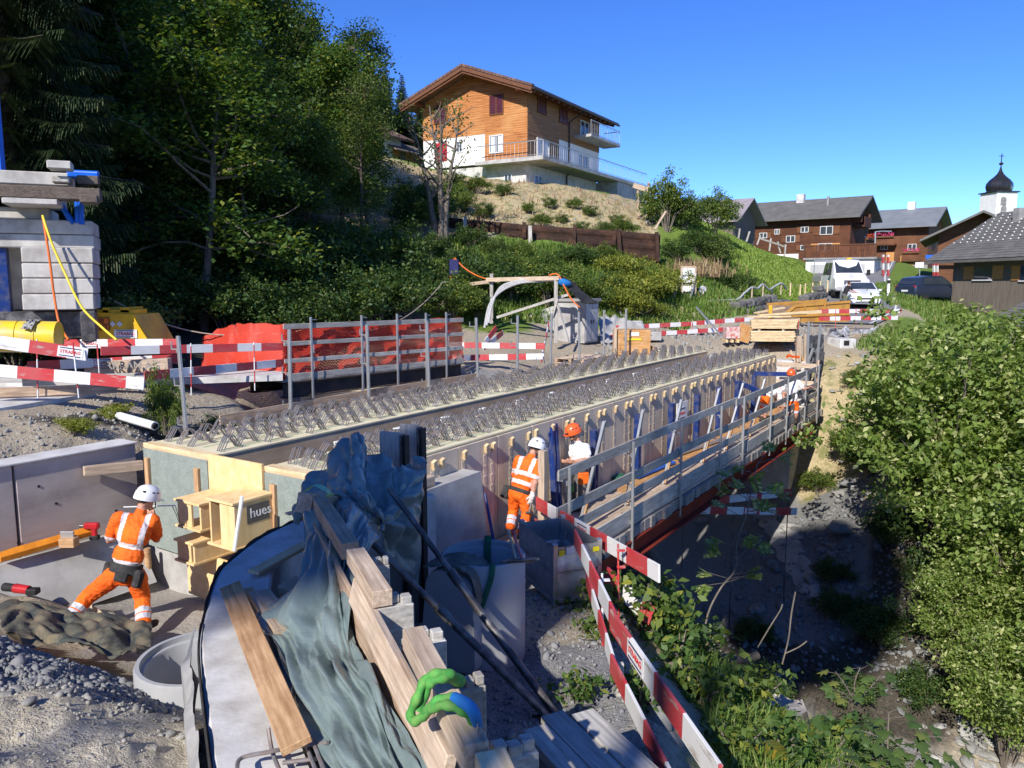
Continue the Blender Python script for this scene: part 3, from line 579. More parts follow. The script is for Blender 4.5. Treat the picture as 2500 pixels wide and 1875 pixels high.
# ------------------------------------------------------------------ the new bridge: girders, formwork, platform, abutments
ZT=-2.25;ZB=-3.72;SL=19.5
def s_at(px,t,z,lo=-6,hi=30):
    for _ in range(40):
        m=(lo+hi)/2;p=B(m,t,z);x=1250+F*p.x/(p.y*CP-p.z*SP)
        if x<px:lo=m
        else:hi=m
    return(lo+hi)/2
def bbox(mb,s0,s1,t0,t1,z0,z1,ch=0.0,mi=0):
    M=frame(B(s0,(t0+t1)/2,(z0+z1)/2),ES);mb.box(((s1-s0)/2,0,0),(s1-s0,t1-t0,z1-z0),M,ch,mi);return mb
def bpart(name,m,parent,s0,s1,t0,t1,z0,z1,ch=.004,axis='s'):
    """a box in bridge coordinates as one object whose local X is the long direction"""
    if axis=='s':return plank(name,B(s0,(t0+t1)/2,(z0+z1)/2),B(s1,(t0+t1)/2,(z0+z1)/2),abs(t1-t0),z1-z0,m,parent,Z,ch)
    if axis=='t':return plank(name,B((s0+s1)/2,t0,(z0+z1)/2),B((s0+s1)/2,t1,(z0+z1)/2),abs(s1-s0),z1-z0,m,parent,Z,ch)
    return plank(name,B((s0+s1)/2,(t0+t1)/2,z0),B((s0+s1)/2,(t0+t1)/2,z1),abs(t1-t0),abs(s1-s0),m,parent,ES,ch)
def stirrup_mesh(seed):
    rr=random.Random(seed);mb=MB()
    for k in range(4):
        y=(k-1.5)*.042+rr.uniform(-.006,.006);j=rr.uniform(-.012,.012);hh=.19+rr.uniform(-.008,.01)
        mb.tube([(-.19+j,y,-.03),(-.035+j,y,hh-.012),(-.018+j,y,hh),(.018+j,y,hh),(.035+j,y,hh-.012),(.19+j,y,-.03)],.0085,5,caps=False)
    return mb.mesh('rebar_stirrup',M_rebar,smooth=50,recalc=False)
STM=[stirrup_mesh(i)for i in range(5)]
MB_ROT=frame(V(0,0,0),ES)
def girder(label,t0,t1,seed):
    g=thing('timber_girder',label,'bridge girder',B(0,(t0+t1)/2,ZB),math.atan2(ES.y,ES.x),'girders of the new bridge')
    bpart('girder_body',M_glulam,g,0,SL,t0,t1,ZB,ZT-.02)
    bpart('top_board',M_decktop,g,.16,SL,t0-.01,t1+.01,ZT-.02,ZT+.01)
    bpart('edge_board',M_spruce,g,0.0,.15,t0-.02,t1+.02,ZT-.045,ZT+.02,axis='t')
    rr=random.Random(seed);n=0
    for k in range(4):
        t=t0+(t1-t0)*(k+.5)/4;bpart('marking_line',M_green,g,.3,SL-.2,t-.008,t+.008,ZT+.01,ZT+.0125,0)
    rows=int((SL-.5)/.385)
    for i in range(rows):
        s=.42+i*.385;m=5 if i%2==0 else 4
        for j in range(m):
            if rr.random()<.03:continue
            t=t0+.14+(t1-t0-.28)*(j+(0 if m==5 else .5))/4
            Mx=MB_ROT.copy();Mx=Mx@Matrix.Rotation(rr.uniform(-.14,.14),4,'Z')@Matrix.Rotation(rr.uniform(-.10,.10),4,'X')@Matrix.Rotation(rr.uniform(-.05,.05),4,'Y');Mx.translation=B(s+rr.uniform(-.03,.03),t+rr.uniform(-.015,.015),ZT+.012)
            link('rebar_stirrup',STM[rr.randrange(5)],g,Mx)
    return g
g1=girder('long timber girder beside the dirt bank, rows of bent rebar on its top',0.0,1.5,1)
g2=girder('long timber girder with toothed battens on its side, facing the work platform',2.6,3.75,2)
for g,t0,t1,bat in((g1,.02,1.48,(.14,1.28)),(g2,2.62,3.74,(2.8,))):
    bpart('felt_panel',M_felt,g,-.03,-.003,t0,t1,ZB+.0,ZT-.05)
    for tb in bat:
        bpart('upright_batten',M_orangeplank,g,-.075,-.032,tb-.045,tb+.045,ZB+.3 if tb<1 else(-3.0 if tb>2 else-2.75),ZT-.17,axis='z')
for k,px in enumerate((822,965,1080,1172,1262,1340,1415,1480,1545,1600,1650)):
    s=s_at(px,2.52,ZT);mb=MB();M=frame(B(s,2.56,ZT),ES)
    mb.box((0,.0,.10),(.16,.03,.03),M);mb.box((-.07,0,.0),(.02,.03,.2),M);mb.box((.07,0,.0),(.02,.03,.2),M);mb.box((0,-.04,.115),(.16,.10,.006),M)
    build(mb,'clamp_bracket',M_white,g2)

# centre panel and bearing boxes on the girder ends
cp_=thing('closing_panel','pale spruce panel closing the gap between the two girder ends','wood panel',B(-.02,2.05,-4.0))
bpart('board',M_ply,cp_,-.045,-.005,1.52,2.59,-3.45,ZT+.05,axis='z');bpart('lower_board',M_ply,cp_,-.36,-.32,1.42,2.35,-4.02,-3.42,axis='z')
def bearing_box(label,s0,s1,t0,t1,z0,z1,web,sign=False):
    b=thing('bearing_box',label,'wooden box',B((s0+s1)/2,(t0+t1)/2,z0),math.atan2(ES.y,ES.x),'bearing boxes on the girder end')
    e=.03
    bpart('top_plate',M_ply,b,s0-.03,s1,t0-.03,t1+.012,z1-e,z1,.003);bpart('bottom_plate',M_ply,b,s0-.03,s1,t0-.03,t1+.012,z0,z0+e,.003)
    bpart('side_plate',M_ply,b,s0,s1,t1-.028,t1,z0+e+.001,z1-e-.001,.002)
    bpart('back_plate',M_ply,b,s1-.03,s1-.005,t0,t1-.03,z0+e+.001,z1-e-.001,.002)
    if web=='open':bpart('side_plate',M_ply,b,s0,s1-.035,t0,t0+.028,z0+e+.001,z1-e-.001,.002);bpart('web',M_ply,b,s0,s0+.028,t0+.20,t1-.03,z0+e+.001,z1-e-.001,.002)
    else:bpart('front_plate',M_ply,b,s0,s0+.028,t0,t0+.28,z0+e+.001,z1-e-.001,.002)
    if sign:
        sg=bpart('sign_plate',M_grey,b,s0+.17,s1-.07,t1+.001,t1+.005,z1-.30,z1-.08,0)
        me=textmesh('hues',.17,'sign_lettering',.001);me.materials.append(M_white)
        M=Matrix((ES,Z,ET)).transposed().to_4x4();M.translation=B(s0+.37,t1+.0065,z1-.185);link('sign_lettering',me,sg,M)
    return b
bearing_box('upper open-fronted spruce box beside the white helmet, without a sign',-.60,-.05,1.66,2.13,-3.0,-2.64,'front')
bearing_box('large open spruce box bearing a dark sign that reads hues',-.62,-.05,2.33,2.80,-3.10,-2.52,'open',True)
bearing_box('low closed spruce box standing on the lower board',-.66,-.05,1.70,2.05,-3.42,-3.13,'front')
plank('white_spirit_level',B(-.72,2.90,-3.05),B(-.60,2.93,-2.42),.05,.025,M_white)['label']='narrow white aluminium straightedge leaning on the box with the sign'
bpy.data.objects['white_spirit_level'].name='straightedge';tag(bpy.data.objects['straightedge'],cat='straightedge')
mb=MB();mb.tube([B(-.12,.12,-4.1),B(-.12,.12,-3.73)],.045,10);tag(build(mb,'round_prop',M_orangeplank,smooth=50),'short round timber prop under the felt-covered girder end','prop')

# near abutment and pit walls
mb=MB();bbox(mb,.10,.9,-.3,3.9,-4.6,ZB-.02,.01);tag(build(mb,'abutment_wall',M_conc),'concrete abutment wall carrying the near girder ends','wall')
rw=thing('retaining_wall','long shuttered concrete retaining wall behind the crouched orange worker','wall',B(-2,-.5,-4))
SEG=[(-7.5,-1.6),(-1.57,.05)]
for a,b in SEG:bpart('wall_panel',M_concwall,rw,a,b,-.66,-.30,-4.3,ZT-.03,.012)
mb=MB();bbox(mb,-7.5,.06,-.70,-.26,ZT-.028,ZT-.004,.004);build(mb,'wall_top',M_conclight,rw)
mb=MB()
for s,z in((-1.1,-2.9),(-2.6,-2.85),(-1.6,-3.3),(-.3,-3.2),(-3.6,-3.1),(-1.3,-2.62)):mb.lathe([(.018,-.01),(.018,.004)],10,frame(B(s,-.297,z),ET,ES)@Matrix.Rotation(R(90),4,'Y'))
build(mb,'tie_hole',M_black,rw)
mb=MB();mb.solid([B(-7.5,-.295,-3.50),B(-.1,-.295,-3.50),B(-.1,-.2,-3.50),B(-7.5,-.2,-3.50)],[B(-7.5,-.295,-4.2),B(-.1,-.295,-4.2),B(-.1,.28,-4.2),B(-7.5,.28,-4.2)])
tag(build(mb,'wall_footing',M_conc),'sloping concrete footing along the foot of the retaining wall','footing')
plank('timber_wedge',B(-.75,-.22,-2.52),B(-.03,-.02,-2.55),.10,.13,M_plank2)
tag(bpy.data.objects['timber_wedge'],'pale timber wedged between retaining wall and girder end','timber')
# wing block beside the formwork
_q=B(0,4.16,0);_q2=B(0,4.10,0)
tp=[hit(1034,1201,_q2,ET),hit(1173,1151,_q2,ET)];bt=[hit(1034,1338,_q,ET),hit(1199,1320,_q,ET)]
for _p in bt:_p.z=-4.1
tp=[tp[0]-ET*.30+V(0,0,.0),tp[1]-ET*.30,tp[1],tp[0]];bt=[bt[0]-ET*.36,bt[1]-ET*.36,bt[1],bt[0]]
mb=MB();mb.solid(tp,bt);wb=tag(build(mb,'wing_block',M_conc),'pale concrete wing block with sloping face beside the striding worker','concrete block')
plank('timber_offcut',tp[3]-ET*.1+V(0,0,.07)-ES*.05,tp[3]-ET*.1+V(0,0,.08)+ES*.3,.10,.13,M_plank2);tag(bpy.data.objects['timber_offcut'],'short timber offcut lying on the concrete wing block','timber')

# formwork on the platform side with toothed battens
fw=thing('side_formwork','tall pale formwork skin on the girder above the platform','formwork',B(10,3.82,-3.9))
e=.4
while e<SL-.1:
    w=min(.98,SL-e);bpart('formwork_sheet',M_panel,fw,e+.006,e+w,3.765,3.80,-3.88,ZT-.03,.003,axis='z');e+=.99
def tooth_mesh():
    mb=MB();mb.box((0,.0015,-.73),(.09,.002,1.46),None,.0005,1)
    for k in range(9):
        M=Matrix.Translation((0,.034 if k==0 else .004,-.06-k*.162))@Matrix.Rotation(R(20),4,'Y')@Matrix.Rotation(R(-12 if k==0 else-2),4,'X')
        mb.box((0,0,0),(.075,.05 if k==0 else .006,.135),M,.003,0 if k==0 else 1)
    return mb.mesh('toothed_batten',[M_spruce,M_panel])
TM=tooth_mesh();rr=random.Random(4);s=1.3;k=0
MT=Matrix((ES,ET,Z)).transposed().to_4x4()
while s<SL-.2:
    Mx=MT@Matrix.Diagonal((-1,1,1,1));Mx=frame(V(0,0,0),-ES);Mx.translation=B(s,3.80,ZT-.10+rr.uniform(-.01,.01));link('toothed_batten',TM,fw,Mx)
    s+=(.20 if k%3==1 else .52)+rr.uniform(-.03,.03);k+=1

# platform
wp=thing('work_platform','timber work platform along the girder, cantilevered over the gorge','work platform',B(10,4.6,-4.1))
s=2.7;rr=random.Random(9)
while s<19.1:
    w=rr.uniform(.17,.22);bpart('cross_timber',M_greywood,wp,s+.005,s+w,3.86,5.34+rr.uniform(-.03,.03),-4.08,-3.895+rr.uniform(-.006,0),.006,axis='t');s+=w
for k in range(6):
    t=3.87+k*.235;a=2.7+rr.uniform(0,.3)
    while a<19:
        L=min(rr.uniform(3.2,4.6),19.1-a);bpart('deck_board',M_formply if k<3 and a>6 else M_plank2,wp,a,a+L-.01,t,t+.225,-3.888,-3.85+rr.uniform(-.004,.002),.004);a+=L
def hbeam(name,p0,p1,w,h,m,parent,tf=.02):
    mb=MB();d=(p1-p0).normalized()
    mb.beam(p0+V(0,0,h/2-tf/2),p1+V(0,0,h/2-tf/2),w,tf);mb.beam(p0-V(0,0,h/2-tf/2),p1-V(0,0,h/2-tf/2),w,tf);mb.beam(p0,p1,.015,h-2*tf-.002)
    return build(mb,name,m,parent)
hbeam('steel_beam',B(1.9,5.2,-4.27),B(18.4,5.2,-4.27),.30,.36,M_redbeam,wp);hbeam('steel_beam',B(2.2,4.15,-4.24),B(18.4,4.15,-4.24),.28,.30,M_redbeam,wp)
gr=thing('guard_rail','three-rail timber guardrail on galvanised posts along the work platform edge','guardrail',B(10,5.3,-3.9))
TP=5.30
def gpost_mesh(h0,h1,hooks,w=.045):
    mb=MB();mb.box((0,0,(h0+h1)/2),(w,w*.7,h1-h0),None,.006)
    for z in hooks:
        mb.box((-.10,0,z),(.17,.012,.02));mb.box((-.185,0,z+.05),(.018,.014,.12));mb.box((-.03,0,z-.02),(.02,.05,.06))
    return mb.mesh('rail_post',M_galv)
GP=gpost_mesh(-.35,1.42,(-.22,.12,.42,.72,1.22))
SP_=[s_at(px,TP,-3.2)for px in(1384,1540,1658,1755,1811,1878,1918,1963,1994)]
MG=Matrix((ET,-ES,Z)).transposed().to_4x4()
for s in SP_:
    Mx=MG@Matrix.Rotation(rr.uniform(-.02,.02),4,'X');Mx.translation=B(s,TP+.04,-3.88);link('rail_post',GP,gr,Mx)
for z,h,m in((-2.54,.15,M_greywood2),(-3.03,.15,M_greywood2),(-3.36,.15,M_greywood2),(-3.70,.26,M_greywood2)):
    a=SP_[0]-.25+rr.uniform(-.1,.1);jog=0
    while a<SP_[-1]+.3:
        L=min(rr.uniform(3.8,4.6),SP_[-1]+.5-a)
        if L<.4:break
        dz=rr.uniform(-.02,.02);plank('toe_board' if h>.2 else 'rail_board',B(a,TP-.02-jog*.03,z+dz),B(a+L,TP-.02-jog*.03,z+rr.uniform(-.03,.03)),.026,h,m,gr);a+=L-.18;jog=1-jog
plank('end_board',B(SP_[-1]+.3,TP-.1,-2.50),B(SP_[-1]+.3,4.0,-2.50),.026,.15,M_plank2,gr);plank('end_board',B(SP_[-1]+.3,TP-.1,-3.05),B(SP_[-1]+.3,4.0,-3.05),.026,.15,M_plank2,gr)
plank('end_post',B(SP_[-1]+.27,TP-.06,-3.85),B(SP_[-1]+.27,TP-.06,-2.3),.05,.1,M_plank2,gr)
# raking struts and blue walers on the platform
for k,(x0,y0,x1,y1)in enumerate([(1412,1262,1476,1028),(1527,1160,1570,1000),(1619,1130,1664,975),(1712,1075,1756,948),(1768,1068,1815,935),(1826,1046,1868,925)]):
    s=s_at(x0,4.75,-3.85);p0=B(s,4.75,-3.85);c0=p0.y;p1=hit(x1,y1,B(0,5.12,0),ET);p1=PY(x1,y1,p0.y+.12)
    mb=MB();mb.beam(p0,p1,.06,.05,ET,.006);q=p0.lerp(p1,.93);mb.beam(q,q+ET*.05+V(0,0,.14),.02,.02)
    st=build(mb,'raking_strut',M_galv);tag(st,'slanting galvanised strut standing on the platform between formwork and guardrail','strut','slanting struts on the platform')
    plank('timber_shoe',p0+(p1-p0)*.02+ET*.04,p0.lerp(p1,.35)+ET*.045,.06,.03,M_orangeplank,st,ET)
BW=[(1452,1180,1042,0),(1558,1130,1000,0),(1640,1075,970,0),(1703,1035,950,0),(1756,1010,930,0),(1801,985,915,0),(1841,970,903,0)]
for k,(px,yb,yt,ln)in enumerate(BW):
    s=s_at(px,3.98,-3.0);mb=MB();bbox(mb,s-.075,s-.02,3.91,4.03,-3.85,-2.62,.006);bbox(mb,s+.02,s+.075,3.91,4.03,-3.85,-2.62,.006)
    for z in(-3.6,-3.1,-2.75):bbox(mb,s-.02,s+.02,3.93,4.03,z-.05,z+.05)
    tag(build(mb,'steel_waler',M_blue),'upright blue steel waler against the formwork, beside the slanting struts','steel waler','upright blue walers against the formwork')
mb=MB();p0=PY(1362,1190,12.6);p1=PY(1349,1035,12.9);p0.z=-3.85
mb.beam(p0+ES*.06,p1+ES*.06,.08,.10,ET,.006);mb.beam(p0-ES*.07,p1-ES*.07,.08,.10,ET,.006);mb.beam(p0.lerp(p1,.9)-ES*.15,p0.lerp(p1,.9)+ES*.15,.05,.05,ET)
tag(build(mb,'folded_waler',M_blue),'dark blue waler leaning on the formwork beside the white-shirted worker','steel waler')
for i,(x0,y0,x1,y1,lb)in enumerate([(1790,928,1868,962,'sloping blue steel strut braced behind the stooping worker'),(1842,912,1945,914,'level blue steel beam behind the worker wearing sunglasses')]):
    p0=PY(x0,y0,21.8-i*-.8);p1=PY(x1,y1,20.6+i*1.6);tag(plank('steel_strut',p0,p1,.10,.12,M_blue),lb,'steel strut')
# things lying on the platform
for i,(x0,y0,x1,y1,m,r,nm,lb)in enumerate([(1555,1165,1645,1128,M_bluebright,.045,'steel_profile','bright blue steel profile lying on the platform boards'),(1700,1148,1790,1105,M_red,.03,'red_lath','red lath lying along the toe board'),(1640,1115,1800,1060,M_galv,.04,'steel_channel','silver channel lying near the upright blue walers')]):
    tag(plank(nm,PZ(x0,y0,-3.80),PZ(x1,y1,-3.80),r*2.2,r,m),lb,nm.split('_')[-1])
mb=MB();p=PZ(1502,1172,-3.84);mb.tube([p+V(0,0,.05),p+V(.12,.1,.07),p+V(.2,.16,.06)],[.035,.05,.03],8);mb.tube([p+V(-.06,-.1,.045),p+V(.12,.0,.045)],[.05,.04],8)
tag(build(mb,'power_grinder',[M_slingdark],smooth=50),'green hand grinder lying on the platform boards','power tool')
sp_=PZ(1666,965,-2.6);sb=bpart('notice_board',M_white,None,s_at(1655,3.9,-3),s_at(1680,3.9,-3),3.86,3.88,-3.25,-2.72,.003,axis='z');tag(sb,'small white company notice with red letters fixed to the formwork','sign')
c=W[sb].translation+V(0,0,.27);sticker(sb,c+ET*.016,ES,ET,.40,.30)
# timber post at the platform entrance
pst=plank('timber_post',PZ(1324,1330,-3.9),PZ(1324,1330,-3.9)+V(0,.02,1.45),.11,.10,M_plank2,None,ES);tag(pst,'upright squared timber post at the start of the platform','post')
# far abutment
fa=thing('far_abutment','grey concrete far abutment pier below the platform end','abutment',B(18.5,3,-7))
mb=MB();bbox(mb,17.9,19.1,-.2,4.75,-6.75,-4.42,.02);build(mb,'pier',M_conclight,fa)
mb=MB();bbox(mb,17.3,19.4,-.6,5.7,-7.6,-6.77,.04);build(mb,'footing',M_conc,fa)
mb=MB();bbox(mb,19.62,20.1,-.3,4.3,-5,ZT-.2,.02);build(mb,'back_wall',M_conclight,fa)
mb=MB();bbox(mb,19.55,20.05,4.32,4.75,-4.6,-2.45,.02);build(mb,'pilaster',M_conclight,fa)
# guard posts on the left girder
GP2=gpost_mesh(-.1,1.5,(.15,.75,1.3),.06)
for k,px in enumerate((456,711,902,1049,1168,1264,1345,1416,1475,1528)):
    s=s_at(px,-.06,-2.2);Mx=Matrix((-ET,ES,Z)).transposed().to_4x4()@Matrix.Rotation(R(180),4,'Z')@Matrix.Rotation(rr.uniform(-.03,.03),4,'X')@Matrix.Rotation(rr.uniform(-.02,.02),4,'Y');Mx.translation=B(s,-.075,ZT-.0)
    p=tag(link('guard_post',None,None,Mx),'galvanised guard post with hooks clamped to the girder edge beside the dirt bank','guard post','guard posts along the girder edge');link('post',GP2,p,Mx)
for a,b,z0,z1 in((1.35,4.9,-2.12,-2.09),(4.75,8.3,-2.09,-2.12)):
    tag(plank('edge_plank',B(a,-.13,z0),B(b,-.13,z1),.03,.16,M_plank),'brown edge plank on blocks along the girder by the guard posts','plank','edge planks along the girder')
for s in(1.5,3.4,5.6,7.9):tag(plank('plank_block',B(s,-.13,-2.6),B(s,-.13,-2.2),.08,.08,M_spruce,None,ES),'small upright wood block under the brown edge plank','wood block','blocks under the edge planks')
# sawtooth batten lying at the worker's feet is placed with the pit things
# ------------------------------------------------------------------ foreground: wing wall, formwork with tarpaulins, pipes, barriers
ZW=-2.45
_le=[(1010,1190),(860,1222),(745,1262),(640,1310),(565,1365),(532,1400),(505,1480),(490,1560),(494,1650),(505,1750),(522,1880),(560,2100),(640,2500)]
LE=spline([PZ(x,y,ZW)for x,y in _le],6)
def offs(path,d):
    out=[]
    for i,p in enumerate(path):
        t=(path[min(i+1,len(path)-1)]-path[max(i-1,0)]);t.z=0;t.normalize();out.append(p+V(-t.y,t.x,0)*d)
    return out
RE=offs(LE,.46);mb=MB();rows=[]
for a,b in zip(LE,RE):
    c=.02;n=(b-a).normalized()
    rows.append([a+V(0,0,-2.0),a+V(0,0,-c),a+n*c,a.lerp(b,.35),a.lerp(b,.65),b-n*c,b+V(0,0,-c),b+V(0,0,-2.0)])
mb.grid(rows);mb.add(rows[0],[tuple(range(8))]);mb.add(rows[-1],[tuple(range(8))])
ww=tag(build(mb,'wing_wall',M_conclight,smooth=40),'curved pale concrete wing wall running under the timber formwork','wall')
mb=MB();rr=random.Random(3);rows=[]
for i,(a,b)in enumerate(zip(offs(LE,-.004),offs(LE,-.022))):
    j=rr.uniform(-.015,.02);rows.append([a+V(0,0,-.02+j*.4),a.lerp(b,.5)+V(0,0,.012+j),b+V(0,0,-.03+j),b.lerp(a,.2)+V(0,0,-.09)])
mb.grid(rows[4:]);build(mb,'bitumen_sheet',M_bitumen,ww,smooth=60)
mb=MB();rows=[]
for i,a in enumerate(offs(LE,-.06)[38:62]):
    w=.018*math.sin(i*.8)+.012*math.sin(i*1.9);rows.append([a+V(.0,w,-.06+w),a+V(-.05+w,.01,-.13-w),a+V(-.055,w,-.36),a+V(.0,0,-.5)])
mb.grid(rows);build(mb,'torn_sheet_edge',M_geotex,ww,smooth=60)

# timber formwork along the wall
ff=thing('wall_formwork','weathered timber wall formwork with end posts, half covered by the tarpaulin','formwork',V(-1.1,4.6,-3.7))
f0,f1=V(-2.02,6.85,0),V(-.12,2.3,0);fd=(f1-f0).normalized();fn=V(-fd.y,fd.x,0)   # fn points to the right (away from the wall)
if fn.x<0:fn=-fn
def fp(a,o,z):return f0+fd*a+fn*o+V(0,0,z)
FL=(f1-f0).length
for k in range(5):plank('shutter_board',fp(.2,.10,-2.12-.34*k),fp(FL,.10,-2.12-.34*k),.03,.33,M_plank,ff)
plank('inner_plank',PZ(866,1440,-1.93),PZ(1095,1890,-1.95),.05,.16,M_plank2,ff,V(.25,0,1))
plank('top_timber',PZ(868,1356,-1.80),PZ(934,1462,-1.80),.12,.10,M_plank2,ff);plank('top_timber',PZ(1008,1556,-1.74),PZ(1162,1848,-1.76),.105,.11,M_plank2,ff)
plank('top_timber',PZ(1196,1858,-1.78),PZ(1240,1960,-1.80),.12,.10,M_spruce,ff);plank('top_timber',PZ(772,1215,-1.85),PZ(855,1345,-1.85),.12,.12,M_plank,ff)
plank('painted_edge',PZ(988,1570,-1.795),PZ(1130,1858,-1.815),.008,.075,M_yellow,ff)
def post(x0,y0,x1,z0,w,d,jag=True):
    p=PZ((x0+x1)/2,y0,z0);mb=MB();M=frame(p,fd);mb.box((0,0,-.9),(d,w,1.8),M,.006)
    rr=random.Random(int(x0));
    for k in range(3):mb.box((rr.uniform(-.3,.3)*d,(k-1)*w*.31,.012+rr.uniform(0,.02)),(d*.5,w*.29,.05),M,.006)
    build(mb,'end_post',M_greywood2,ff)
post(902,1375,950,-1.86,.12,.10);post(915,1470,1005,-1.86,.22,.13);post(985,1560,1085,-1.88,.22,.12);post(1112,1668,1172,-1.88,.15,.11);post(1205,1830,1292,-1.9,.2,.12)
for(x,y,L)in((1075,1680,.0),(1163,1790,.0)):
    p=PZ(x,y,-1.71);mb=MB();mb.tube([p,p+V(.01,0,.07)],.003,6);mb.lathe([(.008,0),(.008,.004)],8,Matrix.Translation(p+V(.01,0,.07)));build(mb,'nail',M_galv,ff)
# panels standing behind the tarpaulin
for k,(x0,x1,yt)in enumerate(((928,978,1052),(977,1020,1034))):
    a=PY(x0,yt,8.05+k*.25);b=PY(x1,yt+2,7.95+k*.25);t=thing('formwork_panel',('lower' if k==0 else 'taller')+' grey formwork panel standing on end behind the heaped tarpaulin','formwork panel',V(a.x,a.y,-3.9))
    d=(b-a);d.z=0;plank('face',V((a.x+b.x)/2,(a.y+b.y)/2,-3.8),V((a.x+b.x)/2,(a.y+b.y)/2,a.z),d.length,.03,M_greywood2,t,V(-d.y,d.x,0))
    q=b+d.normalized()*.02;plank('steel_edge',V(q.x,q.y,-3.8),V(q.x,q.y,a.z-.02),.03,.09,M_steel,t,V(-d.y,d.x,0));q=q+d.normalized()*.045;plank('steel_edge',V(q.x,q.y+.01,-3.8),V(q.x,q.y+.01,a.z-.03),.025,.09,M_black,t,V(-d.y,d.x,0))

# tarpaulins: bicubic sheets with folds
def sheet(net,nu,nv,fold,seed,fdir=0):
    rows=[spline([PY(*p)for p in r],nu)for r in net];cols=[spline([r[j]for r in rows],nv)for j in range(len(rows[0]))]
    G=np.array([[list(p)for p in c]for c in cols])            # [j][i]
    a,b=G.shape[:2];uu,vv=np.meshgrid(np.arange(b)/b,np.arange(a)/a)
    N=np.cross(np.gradient(G,axis=0),np.gradient(G,axis=1));N/=np.linalg.norm(N,axis=2,keepdims=True)+1e-9
    w=fbm(uu*3+seed,vv*3,4,seed);s1,s2=fold[1],fold[2]
    ridg=1-np.abs(2*vnoise((vv+w*.22)*s1+seed*3.1,(uu+w*.15)*s2,seed+5)-1);ridg2=1-np.abs(2*vnoise((vv-uu*.35+w*.3)*s1*1.7,(uu+vv*.5)*s2*2.4,seed+9)-1)
    ed=np.minimum(1,6*np.minimum(vv,1-vv)+.35);rs=np.random.RandomState(seed+70);cre=0
    for nsd,ax_,ay_,am in((26,1.6,1.0,1.0),(70,1.3,1.0,.55),(190,1.0,1.0,.28)):
        sd=rs.rand(nsd,2);dd=np.sqrt(((vv+w*.1)[...,None]-sd[:,0])**2*ax_**2+((uu-w*.1)[...,None]-sd[:,1])**2*ay_**2);dd.sort(axis=2);cre=cre+am*(dd[...,0]-.5*(dd[...,1]-dd[...,0]))*math.sqrt(nsd/26)
    cre=(cre-cre.mean())/cre.std()*fold[0]*.42
    G=G+N*((fold[0]*(ridg**2-.3)+fold[0]*.6*(ridg2**2-.3)+fold[0]*.9*w+cre)*ed)[...,None]
    V_=G.reshape(-1,3);i=np.arange(a-1)[:,None]*b;j=np.arange(b-1)[None,:]
    return V_,np.stack([i+j,i+j+1,i+b+j+1,i+b+j],-1).reshape(-1,4)
T1=[[(736,1250,6.35),(772,1232,6.35),(815,1226,6.25),(868,1240,6.15),(905,1262,6.05),(916,1320,5.95)],
 [(738,1325,6.05),(775,1312,5.95),(812,1298,5.85),(848,1302,5.75),(882,1312,5.7),(905,1338,5.7)],
 [(728,1425,5.6),(762,1412,5.45),(800,1398,5.3),(832,1396,5.25),(852,1404,5.25),(870,1425,5.28)],
 [(618,1512,5.25),(690,1505,5.05),(760,1488,4.85),(818,1476,4.75),(848,1480,4.72),(868,1500,4.75)],
 [(668,1560,4.95),(715,1572,4.75),(775,1585,4.5),(828,1580,4.35),(858,1575,4.3),(888,1588,4.3)],
 [(722,1668,4.4),(752,1672,4.2),(800,1665,4.0),(856,1650,3.9),(892,1645,3.82),(930,1655,3.82)],
 [(752,1778,3.95),(785,1775,3.75),(838,1765,3.6),(892,1752,3.5),(935,1748,3.45),(985,1765,3.45)],
 [(780,1880,3.5),(822,1880,3.35),(880,1875,3.2),(940,1872,3.1),(985,1872,3.06),(1040,1885,3.05)],
 [(800,2010,3.2),(850,2010,3.05),(920,2010,2.9),(990,2010,2.82),(1050,2010,2.8),(1110,2010,2.8)]]
v,f=sheet(T1,24,18,(.085,7,1.6),3);o=link('tarpaulin',npmesh('tarpaulin',v,f,M_tarp,True));tag(o,'grey-green plastic tarpaulin sheet trailing over the timber formwork','tarpaulin')
T2=[[(738,1192,7.6),(792,1135,7.75),(845,1078,7.8),(880,1066,7.8),(925,1098,7.75),(985,1138,7.7),(1036,1118,7.6)],
 [(722,1222,7.25),(780,1168,7.35),(842,1112,7.4),(890,1105,7.4),(935,1135,7.35),(985,1160,7.3),(1040,1128,7.25)],
 [(712,1262,7.0),(770,1208,7.0),(835,1160,7.0),(892,1152,6.95),(940,1180,6.95),(985,1185,6.95),(1035,1170,7.05)],
 [(722,1280,6.9),(776,1222,6.85),(832,1192,6.75),(890,1205,6.65),(940,1228,6.65),(985,1222,6.8),(1032,1235,7.0)],
 [(745,1248,6.85),(800,1228,6.75),(850,1225,6.6),(900,1252,6.5),(945,1270,6.5),(985,1290,6.7),(1030,1320,6.95)],
 [(770,1232,6.85),(815,1238,6.75),(868,1258,6.62),(905,1298,6.5),(942,1300,6.5),(985,1370,6.65),(1028,1430,6.9)]]
v,f=sheet(T2,22,22,(.105,5,2.6),8);o=link('tarpaulin',npmesh('tarpaulin',v,f,M_tarp,True));tag(o,'grey-green tarpaulin heaped in a shaded peak before the standing panels','tarpaulin')
tag(plank('squared_timber',PY(742,1228,6.35),PY(820,1234,6.75),.16,.17,M_plank),'brown squared timber poking out from beneath the heaped tarpaulin','timber')

